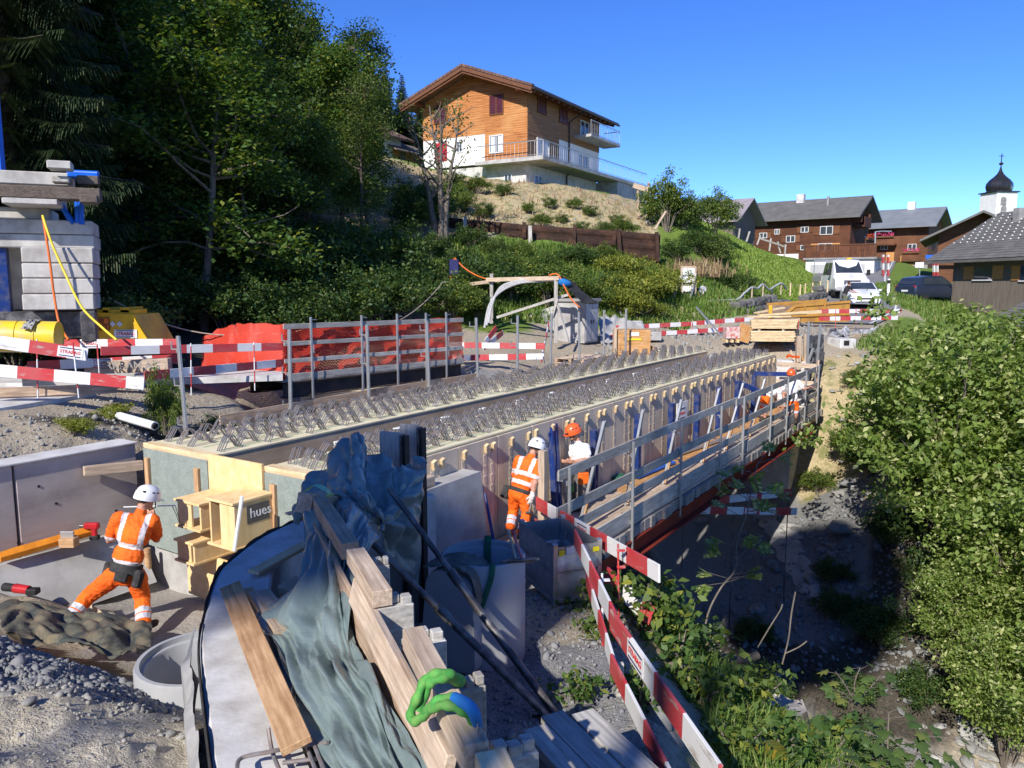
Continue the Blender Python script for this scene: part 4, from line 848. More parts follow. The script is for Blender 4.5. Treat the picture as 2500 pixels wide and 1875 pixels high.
# props
for k,(x0,y0,Y0,x1,y1)in enumerate(((950,1192,6.75,1357,1744),(900,1318,6.1,1337,1749))):
    p1=PZ(x1,y1,-3.52);p0=PY(x0,y0,Y0);q=p0.lerp(p1,.42);t=thing('push_pull_prop',('upper' if k==0 else 'lower')+' dark steel prop bracing the formwork, its foot by the plank stack','prop',p1)
    rod('outer_tube',[q,p1],.034,M_steel,t,12);rod('inner_tube',[p0,q],.026,M_steel,t,12);rod('collar',[q-(q-p0).normalized()*.08,q+(p1-q).normalized()*.06],.042,M_steel,t,12)
    mb=MB();mb.box((0,0,0),(.16,.12,.012),Matrix.Translation(p1+V(0,0,-.02)),.002);build(mb,'foot_plate',M_rust,t)
mb=MB();p=PZ(1355,1760,-3.56);mb.tube([p+V(-.25,.05,0),p+V(.1,0,.03),p+V(.3,.05,.02)],.02,8);tag(build(mb,'steel_pipe',M_rust,smooth=50),'rusty steel pipe on the ground at the foot of the props','pipe')

# concrete pipes and ring
def pipe(name,c,r,th,h,m,label,cat,group=None):
    mb=MB();mb.lathe([(r,0),(r,h-.03),(r-.012,h),(r-th*.55,h),(r-th*.6,h-.05),(r-th+.01,h-.055),(r-th,h-.07),(r-th,.02)],48,Matrix.Translation(c));return tag(build(mb,name,m,smooth=35),label,cat,group)
pc=PZ(1180,1349,-2.60);pipe('concrete_pipe',V(pc.x,pc.y,-3.68),.41,.07,1.08,M_concpipe,'upright dark concrete pipe with green slings hung over its rim','pipe')
rc=PZ(492,1600,-3.32);pipe('manhole_ring',V(rc.x,rc.y,-4.0),.56,.09,.68,M_concpipe,'grey concrete manhole ring behind the curved wing wall','manhole ring')
# rounded concrete element with canvas rag
def rounded_slab():
    c=PZ(1088,1636,-3.6);mb=MB();rows=[]
    ax=V(.93,-.36,0);dp=V(.36,.93,0)
    for(d,k)in((0,.93),(.05,1.0),(.40,1.0),(.46,.93)):
        ring=[]
        for(x,z,rr_)in((-.30,0,.02),(.32,0,.08),(.30,.92,.14),(-.20,.98,.16)):
            for a in range(5):
                an={(-.30,0):180,(.32,0):270,(.30,.92):0,(-.20,.98):90}[(x,z)]+a*22.5
                ring.append(c+dp*d+ax*((x-math.copysign(rr_,x))*k+rr_*math.cos(R(an)))+V(0,0,(z+(rr_ if z<.1 else-rr_))*1.0+rr_*math.sin(R(an))*k))
        rows.append(ring)
    mb.grid(rows,close=True);n=20;mb.add(rows[0],[tuple(range(n))]);mb.add(rows[-1],[tuple(range(n))]);return build(mb,'concrete_element',M_concpipe,smooth=45),c,ax,dp
rs_,rc_,rax,rdp=rounded_slab();tag(rs_,'rounded bluish concrete element leaning beside the upright pipe, rag on top','concrete element')
def cloth(name,pts,m,seed,amp=.02):
    """small crumpled cloth from a grid of world points"""
    G=[spline(r,5)for r in pts];cols=[spline([r[j]for r in G],5)for j in range(len(G[0]))];mb=MB();rr=random.Random(seed)
    mb.grid([[p+V(rr.uniform(-amp,amp),rr.uniform(-amp,amp),rr.uniform(-amp,amp))for p in c]for c in cols]);return build(mb,name,m,smooth=180)
o=cloth('canvas_rag',[[rc_+rax*x+rdp*(y+.1)+V(0,0,z)for x,z in((-.22,.985),(0,1.02),(.2,1.0),(.31,.9),(.335,.62))]for y in(-.12,.0,.14,.3)],M_rag,2,.016);tag(o,'folded olive canvas rag draped on the rounded concrete element','rag')
def strap(name,pts,w,m,label,cat,wd=None):
    P=spline(pts,6);mb=MB();rows=[]
    for i,p in enumerate(P):
        t=(P[min(i+1,len(P)-1)]-P[max(i-1,0)]).normalized();s=(wd or t.cross(Z)).normalized();n=t.cross(s)
        rows.append([p-s*w/2,p-s*w*.2+n*.006,p+s*w*.2+n*.005,p+s*w/2,p-n*.006])
    mb.grid(rows,close=True);return tag(build(mb,name,m,smooth=70),label,cat)
c=V(pc.x,pc.y,-2.60);
strap('lifting_sling',[c+V(.12,-.30,-.35),c+V(.1,-.36,-.02),c+V(.1,-.40,.02),c+V(.08,-.43,-.12),c+V(.1,-.44,-.5)][0:4]+[c+V(-.02,-.435,-.42)],.055,M_slingdark,'dark green sling hanging down the front of the upright pipe','sling',V(1,.1,0))
strap('lifting_sling',[c+V(.03,.28,-.4),c+V(.03,.34,.0),c+V(.04,.40,.025),c+V(.04,.43,-.1)],.07,M_slingdark,'dark green sling looped over the back rim of the upright pipe','sling',V(1,0,0))
# hoe and rake leaning in the pipe
for k,(dx,L,m)in enumerate(((.30,.62,M_plank2),(.36,.58,M_redpost))):
    h0=c+V(dx,-.20,.0);t=thing('concrete_rake' if k==0 else 'scraper',('steel-bladed rake with pale handle' if k==0 else 'red-handled scraper')+' lying across the rim of the upright pipe','tool',h0)
    rod('handle',[h0+V(.02,-.05,.02),h0+V(-.06-.02*k,.12,.26)],.014,m,t);mb=MB();M=Matrix.Translation(h0+V(.03,-.08,.012+.02*k))@Matrix.Rotation(R(8*k),4,'Z');mb.box((0,0,0),(.30,.05,.012),M,.003);build(mb,'blade',M_steel,t)
rod('prop_tube',[PY(1184,1205,10.2),PY(1206,1325,9.9)],.022,M_blue);tag(bpy.data.objects['prop_tube'],'thin blue tube leaning at the edge of the concrete wing block','tube')

# stillage
sb0=PZ(1350,1496,-3.72);sr=(PZ(1468,1476,-3.72)-sb0);sr.z=0;W1=sr.length;sr.normalize();sq=V(-sr.y,sr.x,0);sl_=thing('steel_stillage','galvanised steel stillage box with yellow labels near the barrier','metal box',sb0);D1=1.05
def sp(a,b,z):return sb0+sr*a+sq*b+V(0,0,z)
for a in(.03,W1-.03):
    for b in(.03,D1-.03):
        plank('corner_post',sp(a,b,0),sp(a,b,.80),.06,.06,M_galv,sl_,sr);mb=MB();mb.box((0,0,0),(.10,.10,.012),Matrix.Translation(sp(a,b,.0)),.002);build(mb,'foot',M_galv,sl_)
def sheetmetal(a0,b0,a1,b1,nrm):
    mb=MB();rows=[];rr=random.Random(5)
    for z,d in((.13,.0),(.20,.022),(.34,.022),(.40,-.005),(.45,.0),(.47,.022),(.58,.022),(.63,0),(.76,0)):
        rows.append([sp(a0+(a1-a0)*i/10,b0+(b1-b0)*i/10,z)+nrm*(d+rr.uniform(-.009,.009))for i in range(11)])
    mb.grid(rows);build(mb,'side_sheet',M_galv,sl_,smooth=35)
sheetmetal(.06,.02,W1-.06,.02,-sq);sheetmetal(.02,.06,.02,D1-.06,-sr);sheetmetal(W1-.02,.06,W1-.02,D1-.06,sr);sheetmetal(.06,D1-.02,W1-.06,D1-.02,sq)
mb=MB();mb.add([sp(.02,.02,.14),sp(W1-.02,.02,.14),sp(W1-.02,D1-.02,.14),sp(.02,D1-.02,.14)],[(0,1,2,3)]);mb.beam(sp(.05,.02,.12),sp(W1-.05,.02,.12),.04,.04);mb.beam(sp(.02,.05,.12),sp(.02,D1-.05,.12),.04,.04);build(mb,'floor',M_galv,sl_)
for a,w,h,m,n in((.07,.07,.07,M_yellowlabel,'label'),(.16,.1,.1,M_paper,'paper'),(.32,.1,.09,M_paper,'paper'),(.50,.08,.06,M_yellowlabel,'label')):
    if a+w<W1:mb=MB();mb.add([sp(a,-.006,.66),sp(a+w,-.006,.665),sp(a+w,-.004,.66+h),sp(a,-.004,.655+h)],[(0,1,2,3)]);build(mb,n,m,sl_)

# red and white barrier boards on the right
def barrier(label,p0,p1,h,m,group,stick=None,up=Z,nrm=None):
    o=plank('barrier_board',p0,p1,.025,h,m,None,up,.003);tag(o,label,'barrier board',group)
    for f in(stick or[]):
        d=(p1-p0).normalized();M=W[o];y=M.col[1].xyz;n=-y if(y.dot(p0)>0)else y
        xd=d if n.cross(d).dot(Z)>0 else-d
        sticker(o,p0.lerp(p1,f)+n*.0155,xd,n,min(.36,h*2.0),h*.82)
    return o
GB='barrier boards by the gorge'
barrier('clean red and white board nailed to the timber post, company plate on it',PY(1310,1228,11.05),PY(1610,1401,7.5),.19,M_stripe,GB,(.47,))
barrier('short red and white board low on the timber post above the stillage',PY(1307,1280,11.05),PY(1432,1350,9.2),.18,M_stripe,GB)
barrier('twisted red and white board hanging out over the gorge',PY(1478,1402,8.75),PY(1590,1505,7.55),.19,M_stripe,GB,None,V(.3,.4,1))
barrier('red and white board running on edge behind the steel stillage',PZ(1404,1312,-2.85),PZ(1502,1520,-2.85),.19,M_stripe,GB)
barrier('long peeling red and white board above the grassy slope',PZ(1492,1512,-2.82),PZ(1760,1905,-2.86),.19,M_stripeworn,GB,(.31,))
barrier('lower red and white board between two thin stakes',PZ(1433,1412,-3.25),PZ(1500,1632,-3.27),.17,M_stripe,GB);barrier('low red and white board beside the grey plank stack',PZ(1492,1618,-3.24),PZ(1640,1915,-3.26),.17,M_stripe,GB)
for k,(x,yb,yt,z,m,n,r,lb)in enumerate(((1511,1528,1328,-3.75,M_redpost,'barrier_stake',.011,'thin red steel stake holding the twisted board'),(1472,1600,1400,-3.66,M_stripefine,'barrier_stake',.012,'thin red and white stake where two low boards meet'),(1718,1900,1845,-3.6,M_redpost,'barrier_stake',.013,'red stake with bracket holding the long peeling board'))):
    p=PZ(x,yb,z);q=PY(x-2,yt,p.y);mb=MB();L=(q-p).length;mb.tube([(0,0,0),(L,0,0)],r,8)
    for a in(.72,.92):mb.box((L*a,.03,0),(.012,.09,.05))
    o=link(n,mb.mesh(n,m,smooth=50),None,frame(p,q-p,V(0,1,0)));tag(o,lb,'stake')
for k,(x0,y0,x1,y1,z,lb)in enumerate(((1514,1742,1513,1618,-3.75,'weathered wooden stake under the lower red and white board'),(1626,1578,1627,1482,-4.05,'weathered wooden stake standing in the leafy plants'))):
    p=PZ(x0,y0,z);q=PY(x1,y1,p.y);tag(plank('wooden_stake',p-V(0,0,.2),q,.07,.04,M_greywood2,None,V(0,1,0)),lb,'stake')
# plank stack bottom right
ps=thing('plank_stack','stack of grey planks in the shade beside the barrier','plank stack',PZ(1450,1850,-3.2));a=PZ(1322,1762,-2.95);b=PZ(1440,1725,-2.95);d=(PZ(1640,1905,-2.95)-b);d.z=0;d.normalize();w=V(-d.y,d.x,0)
if w.x<0:w=-w
for lay in range(4):
    for k in range(3):
        p=b-w*(.02+.30*(2-k)*.62)-w*.1+V(0,0,-.075*lay)+d*(0.0 if k==1 else .09);plank('plank',p+V(0,0,.0 if k!=2 else .012),p+d*1.7,.178,.068,M_greywood2 if lay==0 else M_greywood,ps)
for k in range(2):p=b-w*.55+d*(.25+.9*k)+V(0,0,-.315);plank('bearer',p,p+w*.6,.08,.09,M_greywood,ps)
# loose timber on the wing wall
def loose(name,x0,y0,x1,y1,z0,z1,w,h,m,label,up=Z):return tag(plank(name,PZ(x0,y0,z0),PZ(x1,y1,z1),w,h,m,None,up),label,'plank')
loose('marked_plank',562,1432,725,1822,-2.30,-2.29,.155,.04,M_orangeplank,'long orange-brown plank with pencil marks lying along the wing wall',V(-.35,.1,1))
loose('board_offcut',618,1398,745,1330,-2.40,-2.36,.12,.03,M_spruce,'short pale board offcut lying across the wing wall near the tarpaulin')
loose('wood_block',632,1448,700,1540,-2.36,-2.33,.17,.05,M_plank2,'cracked pale block lying on the wing wall beside the tarpaulin')
loose('board_offcut',600,1440,655,1520,-2.39,-2.39,.11,.03,M_orangeplank,'brown board offcut beside the long pencil-marked plank')
loose('wood_block',700,1452,745,1425,-2.36,-2.33,.2,.10,M_plank,'brown squared block standing on the wing wall under the tarpaulin edge')
loose('board_offcut',735,1740,790,1800,-2.38,-2.38,.10,.03,M_spruce,'narrow pale board at the end of the pencil-marked plank')
loose('board_offcut',1095//1+0-395,1255,760,1240,-2.43,-2.43,.08,.02,M_greywood,'thin grey board at the far end of the wing wall')
rb=thing('rebar_mat','bent reinforcing bars sticking out beside the tarpaulin and wing wall','rebar',PZ(720,1850,-2.45))
for pts in([(712,1640),(728,1720),(760,1800),(800,1900)],[(716,1680),(712,1765),(718,1815),(760,1818),(800,1812)],[(578,1880),(590,1850),(660,1835),(720,1822)],[(655,1778),(665,1835),(690,1900)],[(735,1775),(752,1830),(775,1890)],[(690,1862),(790,1850)]):
    rod('bar',spline([PZ(x,y,-2.34+.04*math.sin(x))for x,y in pts],6),.011,M_rebar,rb,7)
# slings on the formwork
def roll(name,pts,r,m,label,cat='sling'):return tag(rod(name,spline(pts,8),r,m,None,10),label,cat)
gs=thing('round_sling','bright green round sling wound round the top timber, blue end piece','sling',PZ(1080,1700,-1.7))
def gp(x,y,z):return PZ(x,y,z)
for pts in([(1128,1662,-1.72),(1105,1648,-1.61),(1070,1643,-1.58),(1038,1660,-1.61),(1020,1700,-1.66),(1003,1742,-1.74),(1012,1762,-1.76),(1040,1738,-1.70),(1066,1712,-1.62),(1105,1703,-1.61),(1130,1716,-1.68)],[(1124,1668,-1.70),(1090,1656,-1.61),(1056,1664,-1.61),(1040,1690,-1.66),(1022,1735,-1.73)],[(1030,1752,-1.74),(1056,1730,-1.66),(1088,1722,-1.60),(1122,1732,-1.61),(1150,1752,-1.66),(1160,1778,-1.76)]):
    P=spline([gp(*p)for p in pts],8);mb=MB();mb.tube(P,[.019+.003*math.sin(k*.8)for k in range(len(P))],10);build(mb,'loop',M_slinggreen,gs,smooth=60)
P=spline([gp(*p)for p in((1108,1704,-1.58),(1138,1718,-1.58),(1158,1742,-1.62),(1164,1772,-1.73))],5);mb=MB();mb.tube(P,.024,8);build(mb,'end_piece',M_slingblue,gs,smooth=60)
strap('lifting_sling',[PY(748,1198,6.25),PY(770,1184,6.2),PY(795,1195,6.15),PY(808,1205,6.15),PY(803,1212,6.2)],.07,M_slingpale,'pale green sling laid over the brown squared timber','sling')
# ------------------------------------------------------------------ pit things, left bank, crane, temporary bridge, back of the site
def place(name,m,pts_box,label,cat,group=None,ch=.01):
    """upright box from three ground points (a->b width, a->c depth) and a height"""
    a,b,c,h=pts_box;x=(b-a);y=(c-a);mb=MB();M=Matrix((x.normalized(),y.normalized(),Z)).transposed().to_4x4();M.translation=a
    mb.box((x.length/2,y.length/2,h/2),(x.length,y.length,h),M,ch);return tag(build(mb,name,m),label,cat,group)
# slab and boards on the left bank
sl0=thing('concrete_slab','broken concrete road slab on top of the left dirt bank','slab',PZ(120,985,-1.95))
def slabpoly(pts,z,th,m,name):
    tp=[PZ(x,y,z)for x,y in pts];mb=MB();mb.solid(tp,[p-V(0,0,th)for p in tp]);return build(mb,name,m,sl0)
slabpoly([(-300,1040),(28,992),(235,958),(290,940),(60,938),(-300,960)],-1.86,.20,M_conclight,'slab_plate');slabpoly([(60,936),(690,915),(690,902),(260,905),(-300,925)],-1.80,.12,M_conclight,'upper_plate')
tag(plank('kerb_board',PZ(-40,960,-1.76),PZ(285,948,-1.76),.04,.16,M_plank),'long brown board on edge along the concrete slab','plank');tag(plank('kerb_board',PZ(55,932,-1.68),PZ(330,925,-1.68),.05,.16,M_greywood2),'grey board on edge behind the concrete slab, by the crane','plank')
tag(rod('drain_pipe',[PY(290,1015,12.1),PY(378,1040,11.5)],.065,M_white,None,14),'white plastic drainpipe jutting out of the dirt bank','pipe')
mb=MB();mb.tube([PY(376,1039,11.505),PY(380,1041,11.49)],.05,12);build(mb,'pipe_bore',M_black,bpy.data.objects['drain_pipe'])
v,f=sheet([[(-40,1010,11.3),(40,1045,11.2),(75,1060,11.1),(140,1075,11.0)],[(-40,1060,10.9),(30,1080,10.8),(70,1090,10.7),(130,1098,10.7)],[(-40,1120,10.4),(30,1115,10.4),(70,1112,10.4),(130,1108,10.45)]],10,10,(.06,3,3),5);tag(link('ground_sheet',npmesh('ground_sheet',v,f,M_geotex,True)),'crumpled grey geotextile sheet on the dirt bank behind the retaining wall','sheet')
# things on the footing and in the pit
mb=MB();a=B(-1.9,-.15,-3.46);b=B(-.75,-.12,-3.42);rows=[]
for i in range(9):
    p=a.lerp(b,i/8);k=.9 if i in(0,8)else 1
    rows.append([p+ET*(.07*k*math.cos(R(q)))+V(0,0,.07+.075*k*math.sin(R(q))*(1.15 if q==90 else 1))for q in(-30,20,90,160,210)])
mb.grid(rows,close=True);mb.add(rows[0],[tuple(range(5))]);mb.add(rows[-1],[tuple(range(5))])
tag(build(mb,'tool_bag',M_orangebag,smooth=40),'long orange tool bag lying on the wall footing','bag')
dr=thing('cordless_drill','red cordless drill lying on the orange tool bag','power tool',B(-.85,-.05,-3.45));p=B(-.80,-.02,-3.36)
mb=MB();mb.box((0,0,.12),(.20,.08,.09),Matrix.Translation(p),.02);mb.box((.03,0,.03),(.07,.06,.12),Matrix.Translation(p),.015);build(mb,'housing',M_red,dr);mb=MB();mb.box((.03,0,-.04),(.12,.08,.06),Matrix.Translation(p),.01);build(mb,'battery',M_black,dr);rod('chuck',[p+V(-.1,0,.12),p+V(-.16,0,.12)],.025,M_steel,dr)
nb=thing('nail_box','small open grey metal box of fasteners beside the drill','box',B(-1.15,-.02,-3.42));mb=MB();mb.box((0,0,.05),(.20,.14,.12),Matrix.Translation(B(-1.12,0,-3.42)),.006);build(mb,'body',M_orangeplank,nb);mb=MB();mb.box((0,0,.14),(.18,.03,.10),Matrix.Translation(B(-1.12,-.03,-3.42)),.006);build(mb,'lid',M_galv,nb)
gn=thing('angle_grinder','red and black power saw lying in the dirt at the pit edge','power tool',PZ(55,1445,-3.55));p=PZ(50,1442,-3.5)
mb=MB();mb.tube([p+V(-.22,.06,.02),p+V(-.05,0,.03)],[.05,.045],10);build(mb,'grip',M_black,gn,smooth=50);mb=MB();mb.tube([p+V(-.06,0,.03),p+V(.12,-.03,.02)],[.055,.05],10);build(mb,'housing',M_red,gn,smooth=50);mb=MB();mb.box((.17,-.04,.01),(.13,.10,.07),Matrix.Translation(p),.012);build(mb,'battery',M_black,gn)
v,f=sheet([[(-10,1475,7.9),(60,1452,8.0),(130,1480,7.9),(200,1500,7.9),(260,1495,7.9),(330,1500,7.9),(372,1520,7.9)],[(0,1510,7.4),(60,1478,7.7),(120,1500,7.65),(200,1530,7.6),(260,1522,7.65),(320,1530,7.6),(370,1545,7.6)],[(10,1540,7.15),(60,1530,7.35),(120,1540,7.3),(200,1555,7.3),(260,1560,7.3),(310,1570,7.3),(365,1580,7.25)],[(20,1545,6.95),(80,1565,7.1),(150,1572,7.1),(220,1575,7.1),(270,1585,7.0),(310,1600,6.95),(335,1605,6.9)]],8,10,(.06,5,3),14)
tag(link('camouflage_sheet',npmesh('camouflage_sheet',v,f,M_camo,True)),'crumpled camouflage sheet on the pit floor under the crouched worker','sheet')
o=link('toothed_batten',TM,None,frame(PZ(265,1512,-3.80),PZ(335,1565,-3.80)-PZ(265,1512,-3.80))@Matrix.Rotation(R(90),4,'Y')@Matrix.Scale(.6,4));tag(o,'loose toothed wooden batten lying on the camouflage sheet','batten')

# barriers on the left
GL='barrier boards beside the crane'
L_=[('weathered red and white board sagging in front of the yellow drum',(-120,818,11.6),(214,866,12.1),.20,M_stripeworn,(.87,)),('weathered red and white board sagging low over the grey boards',(-140,892,11.6),(352,937,12.0),.19,M_stripeworn,None),('level red and white board in front of the yellow tank, company plate',(128,840,14.4),(432,838,14.6),.17,M_stripe,(.30,)),
      ('red and white board reaching the orange net from the tall guard post',(246,857,13.6),(690,846,16.0),.16,M_stripe,None),('lower red and white board with company plate below the yellow tank',(67,894,13.5),(432,876,14.6),.17,M_stripe,(.48,)),('lower red and white board reaching the orange net',(352,918,13.2),(690,886,16.0),.16,M_stripe,None)]
for lb,p0,p1,h,m,st in L_:barrier(lb,PY(*p0),PY(*p1),h,m,GL,st)
GLs='stakes holding the barrier boards beside the crane'
for k,(x0,y0,x1,y1,Y)in enumerate(((178,837,190,948,11.9),(90,827,92,950,12.6),(237,840,245,945,13.4),(466,838,467,945,14.0),(620,835,622,935,15.0))):
    p=PY(x1,y1,Y);q=PY(x0,y0,Y);mb=MB();L=(q-p).length;mb.tube([(-.15,0,0),(L,0,0)],.012,8);tag(link('barrier_stake',mb.mesh('barrier_stake',M_stripefine,smooth=50),None,frame(p,q-p,V(0,1,0))),'thin red and white steel stake holding the boards beside the crane','stake',GLs)
# crane base with ballast
cr=thing('tower_crane','blue tower crane stacked with pale concrete ballast blocks','tower crane',PZ(0,850,-1.95))
YC=14.6
def cbox(name,x0,x1,y0,y1,Y,dep,m,ch=.018,yaw=.40):
    a=PY(x0,y1,Y);b=PY(x1,y0,Y);mb=MB();M=Matrix.Translation(V((a.x+b.x)/2,Y,a.z))@Matrix.Rotation(yaw,4,'Z');mb.box((0,dep/2,(b.z-a.z)/2),((b.x-a.x)*.9,dep,b.z-a.z-.004),M,ch);return build(mb,name,m,cr)
for y0,y1,x0,x1 in((718,757,60,227),(680,717,60,226),(643,679,59,226),(604,642,57,225),(568,603,-330,224),(531,567,-330,220),(500,530,-330,111),(466,499,8,137)):cbox('ballast_block',x0,x1,y0,y1,YC-(.25 if y0 in(466,)else 0),1.25,M_ballast)
cbox('ballast_block',-330,167,410,444,YC-.3,.5,M_ballast);cbox('ballast_block',115,172,391,412,YC-.25,.4,M_ballast)
for x in(42,44):cbox('ballast_column',x-20,x+13,604,757,YC+.7,.5,M_ballast)
cbox('sleeper',-330,240,447,480,YC-.55,.35,M_sleeper,.02);cbox('sleeper',195,238,474,496,YC-.6,.3,M_sleeper,.02);cbox('sleeper',188,240,428,450,YC+.2,.3,M_sleeper,.02);cbox('sleeper',126,168,429,446,YC-.1,.3,M_greywood2,.02)
cbox('undercarriage',-330,198,762,832,YC-.1,1.6,M_steel,.02);cbox('undercarriage',200,232,760,835,YC-.2,.4,M_steel,.02)
plank('mast_leg',PY(0,415,YC+.9)+V(0,0,-.2),PY(0,415,YC+.9)+V(-.06,.1,16),.14,.14,M_bluebright,cr,V(1,0,0));plank('mast_leg',PY(0,415,YC+2.6)+V(-1.7,0,-.2),PY(0,415,YC+2.6)+V(-1.76,.1,16),.14,.14,M_bluebright,cr,V(1,0,0));cbox('mast_leg',-14,13,604,800,YC+.2,.25,M_blue,.01)
for pts in([(138,488),(180,545)],[(150,500),(172,540)],[(188,478),(190,545)],[(197,478),(200,548)],[(165,420),(240,424)]):rod('blue_brace',[PY(x,y,YC+.6)for x,y in pts],.05,M_bluebright,cr)
cbox('blue_ballast',165,238,424,434,YC+.4,.4,M_bluebright,.02)
for nm,pts,m,lb in(('air_hose',[(104,526,14.45),(112,575,14.35),(122,640,14.3),(132,720,14.3),(145,790,14.2),(167,830,14.0)],M_cablered,'orange hose hanging down the ballast blocks'),('air_hose',[(104,526,14.44),(125,590,14.3),(160,670,14.2),(200,750,13.95),(250,800,13.8),(285,830,13.7)],M_cableyellow,'yellow hose hanging down the ballast blocks')):
    tag(rod(nm,spline([PY(*p)for p in pts],8),.022,m,None,8),lb,'hose')
# fuel tank
tk=thing('fuel_tank','yellow fuel tank with orange hazard plate beside the ballast blocks','fuel tank',PZ(300,850,-1.95));YT=15.6
pl=[PY(x,y,YT)for x,y in((228,838),(368,838),(328,768),(228,762))];mb=MB();mb.solid(pl,[p+V(0,1.1,0)for p in pl]);build(mb,'tank_body',M_yellow,tk)
for x0,x1,y0,y1 in((232,322,756,769),(246,262,751,765),(290,312,750,764)):
    a=PY(x0,y1,YT);b=PY(x1,y0,YT);mb=MB();mb.box(((a.x+b.x)/2,YT+.35,(a.z+b.z)/2),(b.x-a.x,.6,b.z-a.z),None,.01);build(mb,'tank_lid',M_yellow,tk)
M_hazard=mat('hazard_orange',(.80,.20,.03),None,5,rough=.5,bmp=0)
a=PY(229,806,YT);b=PY(266,776,YT);mb=MB();mb.box(((a.x+b.x)/2,YT-.012,(a.z+b.z)/2),(b.x-a.x,.006,b.z-a.z));hz=build(mb,'hazard_plate',M_hazard,tk)
mb=MB();zc=(a.z+b.z)/2;mb.box(((a.x+b.x)/2,YT-.018,zc),(b.x-a.x,.004,.012));
for xx in(a.x,b.x):mb.box((xx,YT-.018,zc),(.012,.004,b.z-a.z))
for zz in(a.z,b.z):mb.box(((a.x+b.x)/2,YT-.018,zz),(b.x-a.x,.004,.012))
build(mb,'plate_border',M_black,hz)
FR=Matrix((V(1,0,0),Z,V(0,-1,0))).transposed().to_4x4()
for s_,zz in(('30',zc+.062),('1202',zc-.062)):
    me=textmesh(s_,.115,'plate_lettering',.002);me.materials.append(M_black);M=FR.copy();M.translation=V((a.x+b.x)/2+.01,YT-.02,zz);link('plate_lettering',me,hz,M)
for x in(276,293):
    c=PY(x,791,YT);mb=MB();mb.box((0,0,0),(.085,.006,.085),Matrix.Translation(c+V(0,-.014,0))@Matrix.Rotation(R(45),4,'Y'));build(mb,'hazard_diamond',M_paper,tk)
sticker(tk,PY(308,815,YT)+V(0,-.02,0),V(1,0,0),V(0,-1,0),.46,.17)
# yellow drum
dm=thing('yellow_drum','yellow steel drum lying on its side with a grey rag','drum',PZ(75,870,-1.95));c=PY(72,822,13.2);M=Matrix.Translation(c)@Matrix.Rotation(R(100),4,'Y')@Matrix.Rotation(R(0),4,'X')
M=frame(c,V(1,.22,-.03))@Matrix.Rotation(R(90),4,'Y');mb=MB();r=.27;L=.46
mb.lathe([(0,-L),(r-.03,-L),(r-.02,-L-.015),(r,-L-.01),(r,-.16),(r+.012,-.15),(r,-.14),(r,.14),(r+.012,.15),(r,.16),(r,L),(r-.02,L),(r-.03,L-.012),(0,L-.012)],36,M);build(mb,'drum_shell',M_drum,dm,smooth=35)
mb=MB();mb.lathe([(.025,0),(.025,.02)],10,M@Matrix.Translation((.12,.06,-L-.02)));build(mb,'bung',M_black,dm)
mb=MB();mb.lathe([(.09,0),(.09,.004)],4,M@Matrix.Translation((-.08,0,-L-.018)));build(mb,'label',M_paper,dm)
o=cloth('grey_rag',[[c+V(.0+.05*k,-.02+.3*math.sin(R(q)),.285*math.cos(R(q)))for q in(-60,-25,0,25,60)]for k in(1,2,3,4)],M_geotex,6,.02);tag(o,'grey rag draped over the yellow drum','rag')
tb=plank('lettered_timber',PY(212,897,14.1),PY(415,890,14.3),.25,.24,M_plank2);tag(tb,'pale squared timber with stencilled letters under the boards','timber')
me=textmesh('ERKRAN AG',.20,'stencil_lettering',.004);me.materials.append(M_greywood);M=FR.copy();M.translation=PY(318,893,13.95);link('stencil_lettering',me,tb,M)
tag(plank('blue_beam',PY(-60,915,13.0),PY(75,905,13.1),.4,.12,M_blue),'dark blue steel plate lying beside the crane undercarriage','steel beam')
# temporary bridge with orange net
tbp=thing('temporary_bridge','temporary footbridge with steel girder and timber rails over the gorge','footbridge',PZ(900,930,-2.0));A0,A1=PZ(690,930,-2.0),PZ(1125,884,-2.0)
nd=V((A1-A0).y,-(A1-A0).x,0).normalized()
hbeam('steel_girder',A0+V(0,0,-.20),A1+V(0,0,-.20),.25,.34,M_beam,tbp);hbeam('steel_girder',A0-nd*1.3+V(0,0,-.20),A1-nd*1.3+V(0,0,-.20),.25,.34,M_beam,tbp)
for k in range(24):
    a=A0.lerp(A1,(k+.1)/24);plank('deck_board',a+nd*.12,a-nd*1.5,.21,.05,M_greywood,tbp)
for z,h in((.08,.14),(.42,.09),(.78,.09),(1.14,.11)):plank('rail',A0+nd*.10+V(0,0,z),A1+nd*.10+V(0,0,z-.04),.03,h,M_greywood2,tbp);
for px in(738,846,933,1011,1070):
    f_=min(max((px-690)/435.,0),1);f_=f_**.95;p=A0.lerp(A1,f_)+nd*.13;plank('post',p+V(0,0,-.45),p+V(0,0,1.32),.045,.04,M_galv,tbp,nd);plank('hook',p+V(0,0,1.26),p+V(0,0,1.26)+(A1-A0).normalized()*.16,.015,.015,M_galv,tbp)
    for z in(.3,.66):plank('hook',p+V(.06,-.05,z-.1),p+V(.06,-.05,z+.08),.02,.015,M_galv,tbp,nd)
